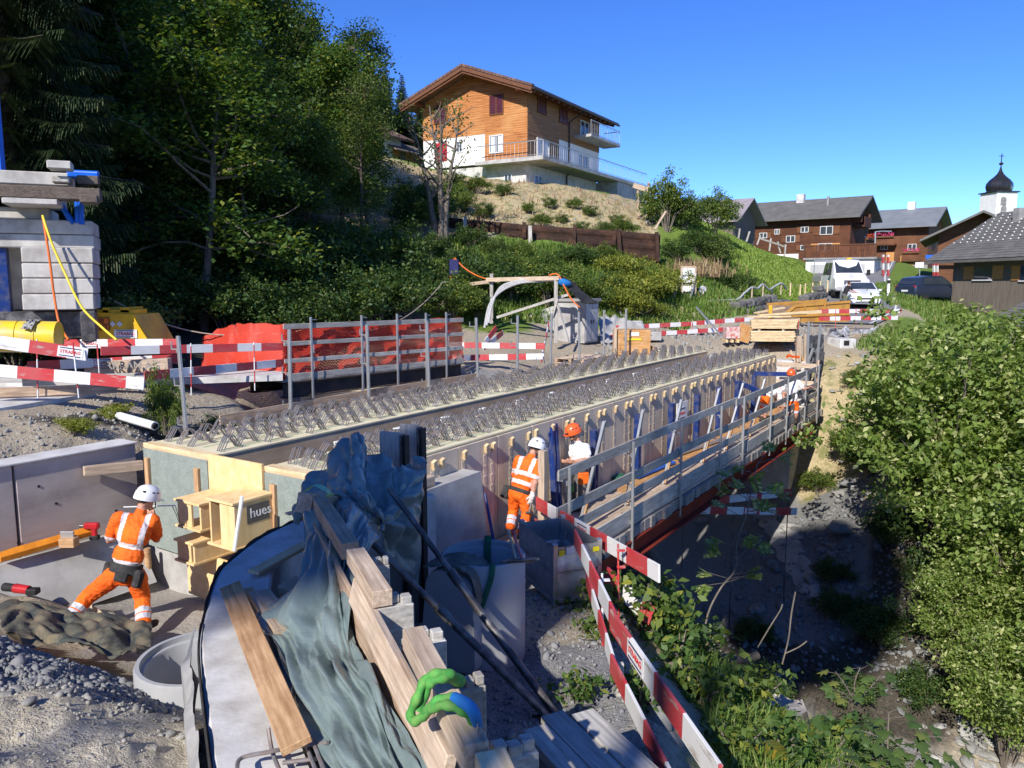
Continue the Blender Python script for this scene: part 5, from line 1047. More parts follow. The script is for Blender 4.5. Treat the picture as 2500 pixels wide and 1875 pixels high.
def net(label,pts,seed,off=0):
    """safety net hung through a line of (top, bottom) pairs, with UVs in metres"""
    tops=spline([p[0]for p in pts],8);bots=spline([p[1]for p in pts],8);n=len(tops);m_=9;vs=[];rs=np.random.RandomState(seed)
    for i in range(n):
        for j in range(m_):
            p=tops[i].lerp(bots[i],j/(m_-1));w=.05*math.sin(i*.9+j*.5)+.03*math.sin(i*2.1-j);vs.append(p+nd*(w+off)+V(0,0,.02*math.sin(i*1.7+j*.3)))
    fs=[(i*m_+j,(i+1)*m_+j,(i+1)*m_+j+1,i*m_+j+1)for i in range(n-1)for j in range(m_-1)]
    me=bpy.data.meshes.new('safety_net');me.from_pydata([tuple(v)for v in vs],[],fs);me.materials.append(M_net);uv=me.uv_layers.new(name='UVMap');d=[0.0]
    for i in range(1,n):d.append(d[-1]+(tops[i]-tops[i-1]).length)
    for l in me.loops:i,j=divmod(l.vertex_index,m_);uv.data[l.index].uv=(d[i],j/(m_-1)*(tops[i]-bots[i]).length)
    for p in me.polygons:p.use_smooth=True
    return tag(link('safety_net',me),label,'safety net','orange safety nets')
net('orange safety net tied behind the timber rails of the footbridge',[(A0.lerp(A1,f_)-nd*.02+V(0,0,1.16),A0.lerp(A1,f_)-nd*.02+V(0,0,.02))for f_ in(0,.25,.5,.75,1.02)],1)
net('crumpled orange safety net slumped at the end of the barrier boards',[(PY(495,822,17.2),PY(490,915,17.0)),(PY(560,795,17.0),PY(560,922,16.6)),(PY(610,790,16.8),PY(620,925,16.2)),(PY(700,792,16.6),PY(700,922,15.9))],2)
net('doubled orange safety net slanting behind the barrier boards',[(PY(520,826,18.2),PY(500,900,18.0)),(PY(580,792,18.2),PY(570,905,18.0)),(PY(690,794,18.0),PY(690,910,17.6))],3)
for nm,p0,p1,d in(('rope',(280,735,16.5),(640,812,17.2),.3),('rope',(640,812,17.2),(760,795,17.6),.1),('rope',(760,795,17.6),(1080,690,26),.7)):tag(rod(nm,sag(PY(*p0),PY(*p1),d),.014,M_rope,None,6),'pale rope strung from the crane to the slumped orange net' if d==.3 else 'short pale rope tied over the slumped orange net' if d<.6 else 'pale rope rising from the orange net to the cable stump','rope')
# barriers in the middle background
GM='barrier boards around the ramp'
for lb,p0,p1,h in(('upper red and white board crossing the concrete ramp',(1048,842,21.5),(1330,845,21.0),.16),('lower red and white board crossing the concrete ramp',(1060,875,20.8),(1328,870,20.6),.16),('red and white board leaning down to the ramp from the utility cabinet side',(1212,800,22.5),(1185,835,22.0),.16),('red and white board tilted beside the pallets',(1340,790,24.0),(1322,880,21.0),.15),('red and white board rising beside the grey shotcrete',(1180,850,21.8),(1228,812,23.2),.16)):barrier(lb,PY(*p0),PY(*p1),h,M_stripe,GM)
GF='barrier boards across the far end'
for lb,p0,p1 in(('long upper red and white board behind the plywood box',(1503,800,29.5),(1700,790,31.0)),('long upper red and white board in front of the dry stone wall',(1695,789,31.0),(1880,776,32.5)),('lower red and white board beside the grey block',(1600,815,30.0),(1790,803,31.5)),('upper red and white board in front of the white car',(1997,760,32.0),(2200,759,33.0)),('lower red and white board in front of the white car',(2000,778,31.5),(2192,776,32.5)),('red and white board left of the plywood box',(1470,832,28.5),(1530,808,29.0))):barrier(lb,PY(*p0),PY(*p1),.17,M_stripe,GF)
for k,(x,y0,y1,Y)in enumerate(((1690,785,835,30.8),(1757,782,838,31.2),(2040,755,800,31.5),(2090,752,790,32.0),(1620,805,840,30.2))):tag(rod('barrier_stake',[PY(x,y1,Y),PY(x,y0,Y)],.014,M_redpost),'thin stake holding the boards across the far end','stake','stakes across the far end')
tag(plank('leaning_pole',PY(1700,750,31.5),PY(1772,832,30.0),.07,.05,M_galv),'grey pole leaning across the barrier near the brick pallet','pole')
# utility cabinet
uc=thing('utility_cabinet','grey concrete utility cabinet with steel doors beside the shotcrete bank','utility cabinet',PY(1427,838,27.5));q0=PY(1427,838,27.5);dl=V(-.93,.36,0);dr_=V(.55,.83,0);hgt=1.48
def ucp(a,b,z):return q0+dl*a+dr_*b+V(0,0,z)
mb=MB();mb.solid([ucp(0,0,hgt),ucp(1.05,0,hgt),ucp(1.05,1.05,hgt),ucp(0,1.05,hgt)],[ucp(0,0,0),ucp(1.05,0,0),ucp(1.05,1.05,0),ucp(0,1.05,0)]);build(mb,'housing',M_conc,uc)
mb=MB();mb.solid([ucp(-.08,-.08,hgt+.1),ucp(1.13,-.08,hgt+.1),ucp(1.13,1.13,hgt+.1),ucp(-.08,1.13,hgt+.1)],[ucp(-.08,-.08,hgt+.002),ucp(1.13,-.08,hgt+.002),ucp(1.13,1.13,hgt+.002),ucp(-.08,1.13,hgt+.002)]);build(mb,'roof',M_concdark,uc)
for b in(.06,.54):mb=MB();M=Matrix((dr_,-dl,Z)).transposed().to_4x4();M.translation=ucp(-.012,b,.05);mb.box((.22,0,.68),(.44,.02,1.36),M,.005);d_=build(mb,'door',M_cablegrey,uc);mb=MB();mb.box((.36 if b<.3 else .08,.02,.7),(.03,.03,.14),M,.004);build(mb,'handle',M_black,d_)
# timber gantry with conduits
gt=thing('cable_gantry','rough timber frame carrying grey cable conduits beside the utility cabinet','timber frame',PY(1280,820,26.8));Yg=26.6
for x,y0,y1,Y in((1200,668,790,27.6),(1357,678,838,26.2)):plank('post',PY(x,y1,Y),PY(x,y0,Y),.16,.12,M_greywood2,gt,V(1,0,0))
plank('cross_beam',PY(1188,683,27.5),PY(1366,679,26.1),.12,.14,M_plank2,gt);plank('cross_beam',PY(1148,694,28.2),PY(1222,684,27.6),.1,.12,M_plank2,gt);plank('brace',PY(1344,790,26.1),PY(1362,730,26.0),.08,.06,M_greywood2,gt);plank('brace',PY(1362,745,25.9),PY(1388,835,25.6),.08,.06,M_greywood2,gt);plank('brace',PY(1213,775,27.0),PY(1388,719,26.4),.09,.09,M_greywood2,gt)
for k in range(3):tag(rod('cable_conduit',spline([PY(1183+k*5,800-k*6,26.9),PY(1195+k*3,745,27.0),PY(1222,712-k*5,27.0),PY(1265,692-k*3,26.8),PY(1320,686-k*3,26.5),PY(1366,684-k*2,26.2)],8),.045,M_cablegrey,None,10),'grey plastic cable conduit bending over the timber frame','conduit','cable conduits on the timber frame')
mb=MB();mb.tube([PY(1364,686,26.1),PY(1376,690,26.1),PY(1388,693,26.3)],[.1,.14,.1],8);tag(build(mb,'blue_wrap',M_slingblue,smooth=60),'blue plastic wrap tied at the frame corner','plastic wrap')
v,f=sheet([[(1372,672,26.4),(1400,690,26.6),(1430,715,26.8),(1462,738,27.0)],[(1378,688,26.2),(1405,710,26.4),(1430,732,26.6),(1455,742,26.8)],[(1384,698,26.1),(1405,722,26.2),(1422,738,26.3),(1440,742,26.6)]],6,6,(.05,3,2),4);tag(link('black_sheet',npmesh('black_sheet',v,f,M_darkcloth,True)),'black sheet hanging from the timber frame over the utility cabinet','sheet')
for pts,lb in(([(1340,672,26.2),(1362,670,26.1),(1378,700,26.0),(1395,730,25.9),(1415,750,25.8)],'orange cable hanging from the timber frame over the utility cabinet'),([(1110,630,29),(1135,655,28.6),(1165,673,28.2),(1192,682,27.6)],'orange cable running from the cable box to the timber frame'),([(1108,632,29),(1102,665,28.9),(1100,680,28.8)],'orange cable hanging down the cable box')):tag(rod('orange_cable',spline([PY(*p)for p in pts],8),.024,M_cablered,None,6),lb,'cable')
cbx=thing('cable_box','dark junction box on a ragged wooden stump hung with cables','junction box',PY(1108,700,28.8));mb=MB();a=PY(1098,672,28.9);b=PY(1120,634,28.9);mb.box(((a.x+b.x)/2,28.9,(a.z+b.z)/2),(b.x-a.x,.3,b.z-a.z),None,.02);build(mb,'box',M_navy,cbx)
plank('shelf',PY(1082,688,28.6),PY(1124,690,28.6),.4,.05,M_greywood2,cbx);plank('stump',PY(1098,760,28.8),PY(1102,690,28.8),.45,.4,M_bark,cbx,V(1,0,0))
rr=random.Random(8)
for k in range(7):rod('cable_strand',spline([PY(1095+rr.uniform(-4,6),694,28.5),PY(1085+rr.uniform(-8,8),725,28.3),PY(1070+rr.uniform(-15,25),750+rr.uniform(-5,15),28.2)],5),.018,M_rope,cbx,5)
# shotcrete banks
for nm,net_,lb in(('shotcrete_bank',[[(1222,775,30.6),(1260,762,31),(1310,755,31.2),(1372,752,31.4)],[(1232,800,29.4),(1270,794,29.8),(1320,786,30.0),(1372,782,30.2)],[(1238,838,28.4),(1280,838,28.6),(1325,838,28.8),(1372,836,29)]],'grey sprayed-concrete bank behind the ramp'),('shotcrete_bank',[[(1462,778,29.5),(1495,772,30.2),(1535,778,30.4),(1570,795,30)],[(1465,800,28.8),(1500,792,29.4),(1540,795,29.4),(1580,806,29.2)],[(1468,838,28.0),(1505,832,28.4),(1550,822,28.6),(1592,818,28.6)]],'grey sprayed-concrete bank on the doors side of the utility cabinet')):
    v,f=sheet(net_,8,8,(.12,4,4),6);tag(link(nm,npmesh(nm,v,f,M_conc,True)),lb,'shotcrete bank')
# pallets, plywood box, block
pt=thing('pallet_stack','stack of flat wooden pallets beside the girder','pallet stack',PY(1430,895,22.6));c=PY(1432,898,22.6)
for lay in range(3):
    for k in range(6):p=c+ES*(-.75+.3*k)+V(0,0,.06+.13*lay)-ET*.1;plank('slat',p-ET*.5,p+ET*.45,.2,.025,M_plank2,pt)
    for t in(-.45,0,.4):p=c+ET*(t-.1)+V(0,0,.0+.13*lay);plank('bearer',p-ES*.85,p+ES*.85,.09,.085,M_plank,pt)
pb=thing('plywood_box','orange-brown plywood box with yellow strip beside the girder end','plywood box',PY(1550,880,24.8));a=PY(1503,880,24.8);b=PY(1590,806,24.8)
mb=MB();mb.box(((a.x+b.x)/2,25.25,(a.z+b.z)/2),(b.x-a.x,.8,b.z-a.z),None,.01);build(mb,'body',M_formply,pb);plank('corner_post',V(a.x-.03,24.8,a.z),V(a.x-.03,24.8,b.z+.08),.12,.1,M_plank2,pb,V(1,0,0))
mb=MB();mb.box(((a.x+b.x)/2+.05,24.84,b.z-.30),(.42,.02,.05));build(mb,'yellow_strip',M_yellowlabel,pb);mb=MB();mb.box(((a.x+b.x)/2+.05,24.84,b.z-.13),(.26,.02,.12));build(mb,'label',M_paper,pb)
mb=MB();p=PY(1598,880,24.9);mb.solid([p+V(-.06,0,.45),p+V(-.06,.7,.45),p+V(.1,.7,.25),p+V(.1,0,.25)],[p+V(-.06,0,0),p+V(-.06,.7,0),p+V(.16,.7,0),p+V(.16,0,0)]);build(mb,'skid',M_orangeplank,pb)
mb=MB();p=PY(1598,832,28.6);mb.box((0,.3,.16),(.55,.5,.32),Matrix.Translation(p),.02);tag(build(mb,'grey_block',M_conc),'small grey concrete block behind the plywood box','concrete block')
# timber stack
def bundle(label,p,dx,dy,nx,nlay,L,z0):
    t=thing('timber_bundle',label,'timber stack',p+V(0,0,z0));w=.24;rr=random.Random(int(z0*100)+nlay)
    for lay in range(nlay):
        for k in range(nx):a=p+dy*(k*w+.1)+dx*rr.uniform(-.02,.02)+V(0,0,z0+.03+lay*.052);plank('board',a,a+dx*L,w-.008,.047,M_spruce,t)
    return t
tp0=PY(1830,838,26.5);tdx=V(.98,-.12,0).normalized();tdy=V(.42,.9,0).normalized()
bundle('lower bundle of fresh spruce boards behind the bridge end',tp0,tdx,tdy,8,7,1.46,.06);bundle('upper bundle of fresh spruce boards with a red strap',tp0,tdx,tdy,8,6,1.50,.50)
for k in range(2):tag(plank('stacking_batten',tp0+tdx*(.3+.8*k)+V(0,0,.455),tp0+tdx*(.3+.8*k)+tdy*1.9+V(0,0,.455),.08,.06,M_plank2),'wooden batten lying between the two bundles of spruce boards','batten','battens between the bundles')
tag(plank('tie_strap',tp0+tdx*1.56+tdy*.35+V(0,0,.46),tp0+tdx*1.57+tdy*.35+V(0,0,.83),.02,.06,M_red,None,tdy),'red tie strap on the upper bundle of spruce boards','strap')
for k,(a,b,zz)in enumerate(((-.1,1.2,.9),(.2,1.75,.95),(.5,2.2,.93),(.0,.9,1.0))):tag(plank('loose_board',tp0+tdx*a+tdy*(.3+.3*k)+V(0,0,zz),tp0+tdx*b+tdy*(.9+.3*k)+V(0,0,zz+.06*k),.2,.05+.06*(k==2),M_spruce),'loose fresh board lying crosswise on the upper spruce bundle','board','loose boards on the spruce bundles')
tag(plank('upright_board',PY(1881,782,27.6),PY(1881,745,27.6),.12,.05,M_yellow,None,V(0,1,0)),'upright yellow board behind the spruce bundles','board')
bp=thing('brick_pallet','film-wrapped red pack on a pallet beside the spruce bundles','pallet',PY(1791,838,27.6));p=PY(1791,838,27.6);mb=MB();mb.box((0,.3,.36),(.5,.5,.42),Matrix.Translation(p),.03);build(mb,'wrapped_pack',M_brick,bp)
for k in(-.2,0,.2):plank('bearer',p+V(k-.04,0,.07),p+V(k-.04,.6,.07),.09,.1,M_spruce,bp)
tag(plank('plywood_sheet',p+V(.32,.1,.05),p+V(.50,.12,.66),.5,.03,M_formply,None,V(0,1,.2)),'brown plywood sheet leaning on the wrapped pallet','plywood sheet')
# skip
sk=thing('open_skip','long ochre steel skip with sloping end behind the spruce bundles','skip',PY(1985,800,33));k0=PY(1896,782,32.5);k1=PY(2072,778,33.5);d=(k1-k0);d.z=0;Ls=d.length;d.normalize();n=V(-d.y,d.x,0)
def kp(a,b,z):return k0+d*a+n*b+V(0,0,z)
M_ochre=mat('ochre_paint',(.52,.27,.05),(.42,.21,.04),3,rough=.55,bmp=.1,dirt=((.22,.13,.07),.7,2));M_skipin=mat('skip_inside',(.24,.17,.11),(.16,.11,.08),3,rough=.7,bmp=.2)
for nm,poly,m in(('side_plate',[kp(0,0,-.1),kp(Ls,0,-.1),kp(Ls,0,.72),kp(.9,0,.58),],M_ochre),('side_plate',[kp(0,1.5,-.1),kp(Ls,1.5,-.1),kp(Ls,1.5,.78),kp(.6,1.5,.62)],M_ochre),('end_slope',[kp(0,0,-.1),kp(0,1.5,-.1),kp(.6,1.5,.62),kp(.9,0,.58)],M_skipin)):
    mb=MB();c_=(poly[1]-poly[0]).cross(poly[2]-poly[0]).normalized()*.03;mb.solid(poly,[q+c_ for q in poly]);build(mb,nm,m,sk)
plank('rim',kp(.9,-.03,.60),kp(Ls,-.03,.76),.1,.1,M_ochre,sk);plank('rim',kp(.55,1.53,.64),kp(Ls,1.53,.80),.08,.09,M_ochre,sk);plank('rim',kp(0,-.03,.02),kp(.92,-.03,.62),.1,.09,M_ochre,sk);plank('lower_rail',kp(.4,-.05,.18),kp(Ls,-.05,.24),.09,.12,M_ochre,sk)
for a in(1.3,2.3):plank('rib',kp(a,-.05,.2),kp(a,-.05,.64),.1,.06,M_ochre,sk,d)
# end of bridge scaffolding
es=thing('end_shutter','rough timber shutter frame with a bundle of steel forms at the far girder end','formwork',B(20.4,4.8,-3))
plank('upright',PY(1948,902,24.6),PY(1950,820,24.6),.16,.14,M_plank2,es,V(1,0,0));plank('upright',PY(1965,900,24.8),PY(1966,816,24.8),.12,.1,M_plank2,es,V(1,0,0));plank('brace',PY(1930,855,24.8),PY(1950,900,24.7),.09,.06,M_plank2,es);plank('brace',PY(1942,838,24.7),PY(1962,885,24.7),.12,.05,M_formply,es)
for k in range(8):x=1972+k*4.3;plank('steel_form',PY(x,885,25.1+k*.08),PY(x+1,824-k,25.1+k*.08),.04,.25,M_steel,es,V(1,.3,0))
for k,(x0,y0,x1,y1,lb)in enumerate(((1969,948,1974,786,'tall galvanised post beside the steel form bundle'),(1990,945,2003,790,'tall galvanised post at the corner of the platform end'),(1955,935,1985,850,'slanting galvanised post at the platform end'))):
    Mx=frame(PY(x0,y0,23.9),PY(x1,y1,23.9)-PY(x0,y0,23.9),V(0,1,0));L=(PY(x1,y1,23.9)-PY(x0,y0,23.9)).length;mb=MB();mb.box((L/2,0,0),(L,.07,.06),None,.008)
    for a in(.3,.62,.93):mb.box((L*a,.06,.0),(.02,.12,.02));mb.box((L*a+.06,.12,0),(.14,.02,.02))
    tag(link('scaffold_post',mb.mesh('scaffold_post',M_galv),None,Mx),lb,'scaffold post')
o=cloth('orange_cloth',[[PY(1920+8*i,868-3*(i==1)+j*3,24.2)for i in range(5)]for j in range(3)],M_hivis,3,.02);tag(o,'orange cloth lying on the far concrete pilaster','cloth')
# rubbish and spoil on the far bank
for k,(x0,y0,x1,y1,Y,m,lb)in enumerate(((2025,815,2070,808,30,M_rubbish,'black and white plastic sheeting heaped on the far bank'),(2068,818,2140,806,30.5,M_rubbish,'pale plastic sheeting with yellow scraps on the far bank'))):
    v,f=sheet([[(x0,y0-8,Y+.5),((x0+x1)/2,y0-14,Y+.6),(x1,y1-8,Y+.5)],[(x0-3,y0,Y),((x0+x1)/2,y0-6,Y),(x1+3,y1,Y)],[(x0,y0+10,Y-.5),((x0+x1)/2,y0+6,Y-.6),(x1,y1+8,Y-.5)]],8,8,(.16,4,3),20+k);tag(link('plastic_sheeting',npmesh('plastic_sheeting',v,f,m,True)),lb,'plastic sheeting')
for k in range(3):tag(plank('scrap_board',PY(2072+k*8,822-k*3,29.6),PY(2140+k*4,826-k*6,29.9),.16,.03,M_plank2),'scrap board lying beside the plastic sheeting','board','scrap boards on the far bank')
mb=MB();p=PY(2070,862,27.0);mb.box((0,.4,.25),(.62,.8,.5),Matrix.Translation(p)@Matrix.Rotation(.2,4,'Z'),.02);cbk=tag(build(mb,'concrete_box',M_conclight),'pale concrete box with dark opening on the far bank','concrete box');mb=MB();mb.box((-.08,-.01,.36),(.2,.03,.16),Matrix.Translation(p)@Matrix.Rotation(.2,4,'Z'));build(mb,'opening',M_black,cbk)
# boards in the gorge
barrier('upper red and white board strung across the gorge under the bridge',PY(1655,1232,17.0),PY(1932,1202,18.5),.18,M_stripe,'barrier boards in the gorge',(.25,.62));barrier('lower red and white board strung across the gorge under the bridge',PY(1648,1244,17.0),PY(1945,1249,18.5),.18,M_stripe,'barrier boards in the gorge',(.2,.6))
for x,Y in((1792,17.75),(1670,17.1),(1925,18.4)):p=PY(x,1205,Y);tag(rod('gorge_stake',[p,V(p.x,p.y,h1(p.x,p.y)-.2)],.014,M_steel),'dark stake carrying the two boards in the gorge','stake','stakes in the gorge')
# hillside: rusty barrier, frames, signs, stakes, stone wall
rbx=thing('rusty_barrier','rusty corrugated steel barrier on posts below the house mound','steel barrier',V(2,40,1.5))
pts=[(1060,528,41),(1166,538,40.5),(1276,548,40.2),(1398,556,40),(1515,564,40),(1612,572,40)]
for a,b in zip(pts[:-1],pts[1:]):
    p0=PY(*a);p1=PY(*b);d=(p1-p0);n=V(d.y,-d.x,0).normalized();rows=[]
    for k in range(13):z=-1.5*k/12;rows.append([p0+V(0,0,z)+n*(.05 if k%4 in(1,2)else 0),p1+V(0,0,z)+n*(.05 if k%4 in(1,2)else 0)])
    mb=MB();mb.grid(rows);build(mb,'steel_sheet',M_rust,rbx)
for x,y0,y1,Y,m in((1135,530,665,39.2,M_greywood2),(1165,530,590,40.2,M_rust),(1280,544,605,39.9,M_rust),(1296,552,650,39.3,M_greywood2),(1400,550,612,39.7,M_rust),(1515,560,640,39.5,M_rust),(1498,562,600,39.8,M_rust),(1606,568,640,39.4,M_rust)):p=PY(x,y1,Y);plank('steel_post',p,PY(x+random.uniform(-6,4),y0,Y+.4),.2,.18,m,rbx,V(1,0,0))
pf=thing('profile_frame','pale wooden profile frame of two posts and a crossbar on the mound','timber frame',PY(1572,530,47));
for x,y0,y1 in((1557,452,532),(1583,445,530)):plank('post',PY(x,y1,47),PY(x,y0,47),.2,.12,M_plank2,pf,V(1,0,0))
plank('crossbar',PY(1546,452,46.85),PY(1598,470,46.85),.06,.3,M_plank2,pf)
tag(plank('leaning_plank',PY(1598,560,41),PY(1625,516,41),.3,.08,M_plank2,None,V(1,0,.5)),'pale plank leaning against the end of the rusty barrier','plank')
nb2=thing('notice_stand','tall wooden notice stand with pale panels on the grassy bank','notice board',PY(1680,752,37));Yn=37
for x,y0,y1 in((1664,652,738),(1697,650,745)):plank('post',PY(x,y1,Yn),PY(x,y0,Yn),.12,.1,M_plank2,nb2,V(1,0,0))
for x0,y0,x1,y1 in((1642,728,1664,672),(1680,752,1698,668)):plank('brace',PY(x0,y0,Yn-.5),PY(x1,y1,Yn-.1),.12,.08,M_greywood2,nb2)
for y0,y1,m in((655,672,M_paper),(674,690,M_paper),(698,712,M_white),(718,736,M_white)):a=PY(1666,y1,Yn-.06);b=PY(1696,y0,Yn-.06);mb=MB();mb.box(((a.x+b.x)/2,Yn-.06,(a.z+b.z)/2),(b.x-a.x,.02,b.z-a.z));build(mb,'panel',m,nb2)
for y in(653,694,715,737):plank('rail',PY(1662,y,Yn+.06),PY(1699,y,Yn+.06),.04,.12,M_plank2,nb2)
rsn=thing('round_sign','pair of round traffic signs seen from behind on a striped post','traffic sign',PY(1716,745,37.5));plank('post',PY(1716,745,37.5),PY(1716,698,37.5),.12,.05,M_stripe,rsn,V(1,0,0))
for y in(707,728):c=PY(1715,y,37.55);mb=MB();mb.lathe([(.19,0),(.19,.02)],24,Matrix.Translation(c)@Matrix.Rotation(R(90),4,'X'));build(mb,'disc',M_cablegrey,rsn,smooth=40)
tb_=thing('handrail_tube','wavy grey tube on short stakes along the grassy bank','tube',PY(1800,740,38));rod('tube',spline([PY(*p)for p in((1728,735,37),(1770,733,37.5),(1800,731,38),(1818,715,38.5),(1835,702,39),(1850,704,39.5),(1862,694,40),(1878,707,40.5),(1890,700,41),(1908,692,41.5),(1920,705,42))],6),.05,M_cablegrey,tb_,8)
for x,y,Y in((1752,732,37.2),(1815,716,38.5),(1836,702,39),(1863,696,40),(1885,704,41),(1907,692,41.5)):p=PY(x,y,Y);plank('stake',V(p.x,p.y,p.z-.6),p+V(0,0,.06),.06,.06,M_plank2,tb_,V(1,0,0))
SK=[(1930,690,44),(1954,694,44.5),(1966,692,45),(1984,690,46),(2003,686,47),(2021,684,48)]
for k,(x,y,Y)in enumerate(SK):
    p=PY(x,y,Y);tag(plank('rope_stake',V(p.x,p.y,p.z-.75),p,.09,.07,M_spruce,None,V(1,0,0)),'pale wooden stake of the rope fence on the grassy hill','stake','stakes of the rope fence')
    if k:tag(rod('fence_rope',sag(PY(*SK[k-1])-V(0,0,.06),p-V(0,0,.06),.06,6),.014,M_rope,None,5),'thin rope strung between the pale stakes on the grassy hill','rope','ropes of the rope fence')
# dry stone wall below the grass
sw=thing('dry_stone_wall','dark dry stone wall below the grassy bank beside the road','stone wall',PY(1945,770,40));rr=random.Random(12);rocks_me=[]
for _k in range(6):
    _b=MB();_b.box((0,0,0),(2,2,1.1),None,.28);_b.v=[tuple(c*random.uniform(.82,1.1)for c in p)for p in _b.v];rocks_me.append(_b.mesh('stone',M_wallstone))
w0,w1=PY(1790,790,35.5),PY(2010,735,43.5);n_=0
for row in range(4):
    u=rr.uniform(0,.02)
    while u<1:
        p=w0.lerp(w1,u);w=rr.uniform(.38,.75);hgt_=1.0+.35*math.sin(u*7)
        if row*.36<hgt_:
            M=Matrix.Translation(p+V(0,.14*row,-.35+row*.36))@Matrix.Rotation(math.atan2(w1.y-w0.y,w1.x-w0.x)+rr.uniform(-.2,.2),4,'Z')@Matrix.Diagonal((w*.5,.3,rr.uniform(.3,.4),1));link('stone',rocks_me[rr.randrange(6)],sw,M)
        u+=w/(w1-w0).length*.93
# ------------------------------------------------------------------ road, houses, church, vehicles
def azd(a):return V(math.sin(R(a)),math.cos(R(a)),0)
rows=[];lrow=[]
for i in range(len(_rp)):
    p=V(_rx[i],_ry[i],_rz[i]);j0,j1=max(i-1,0),min(i+1,len(_rp)-1);t=V(_rx[j1]-_rx[j0],_ry[j1]-_ry[j0],0).normalized();n=V(t.y,-t.x,0)
    rows.append([p+n*k*_rw[i]/2+V(0,0,.02)for k in(-1,-.5,0,.5,1)]);q=p+n*(_rw[i]/2-.3)+V(0,0,.026);lrow.append([q-n*.05,q+n*.05])
mb=MB();mb.grid(rows);road=tag(build(mb,'road',M_asphalt,smooth=60),kind='structure');mb=MB();mb.grid(lrow);build(mb,'edge_line',M_roadline,road)
RZ=lambda x,y:float(np.interp(y,_ry,_rz))+.02

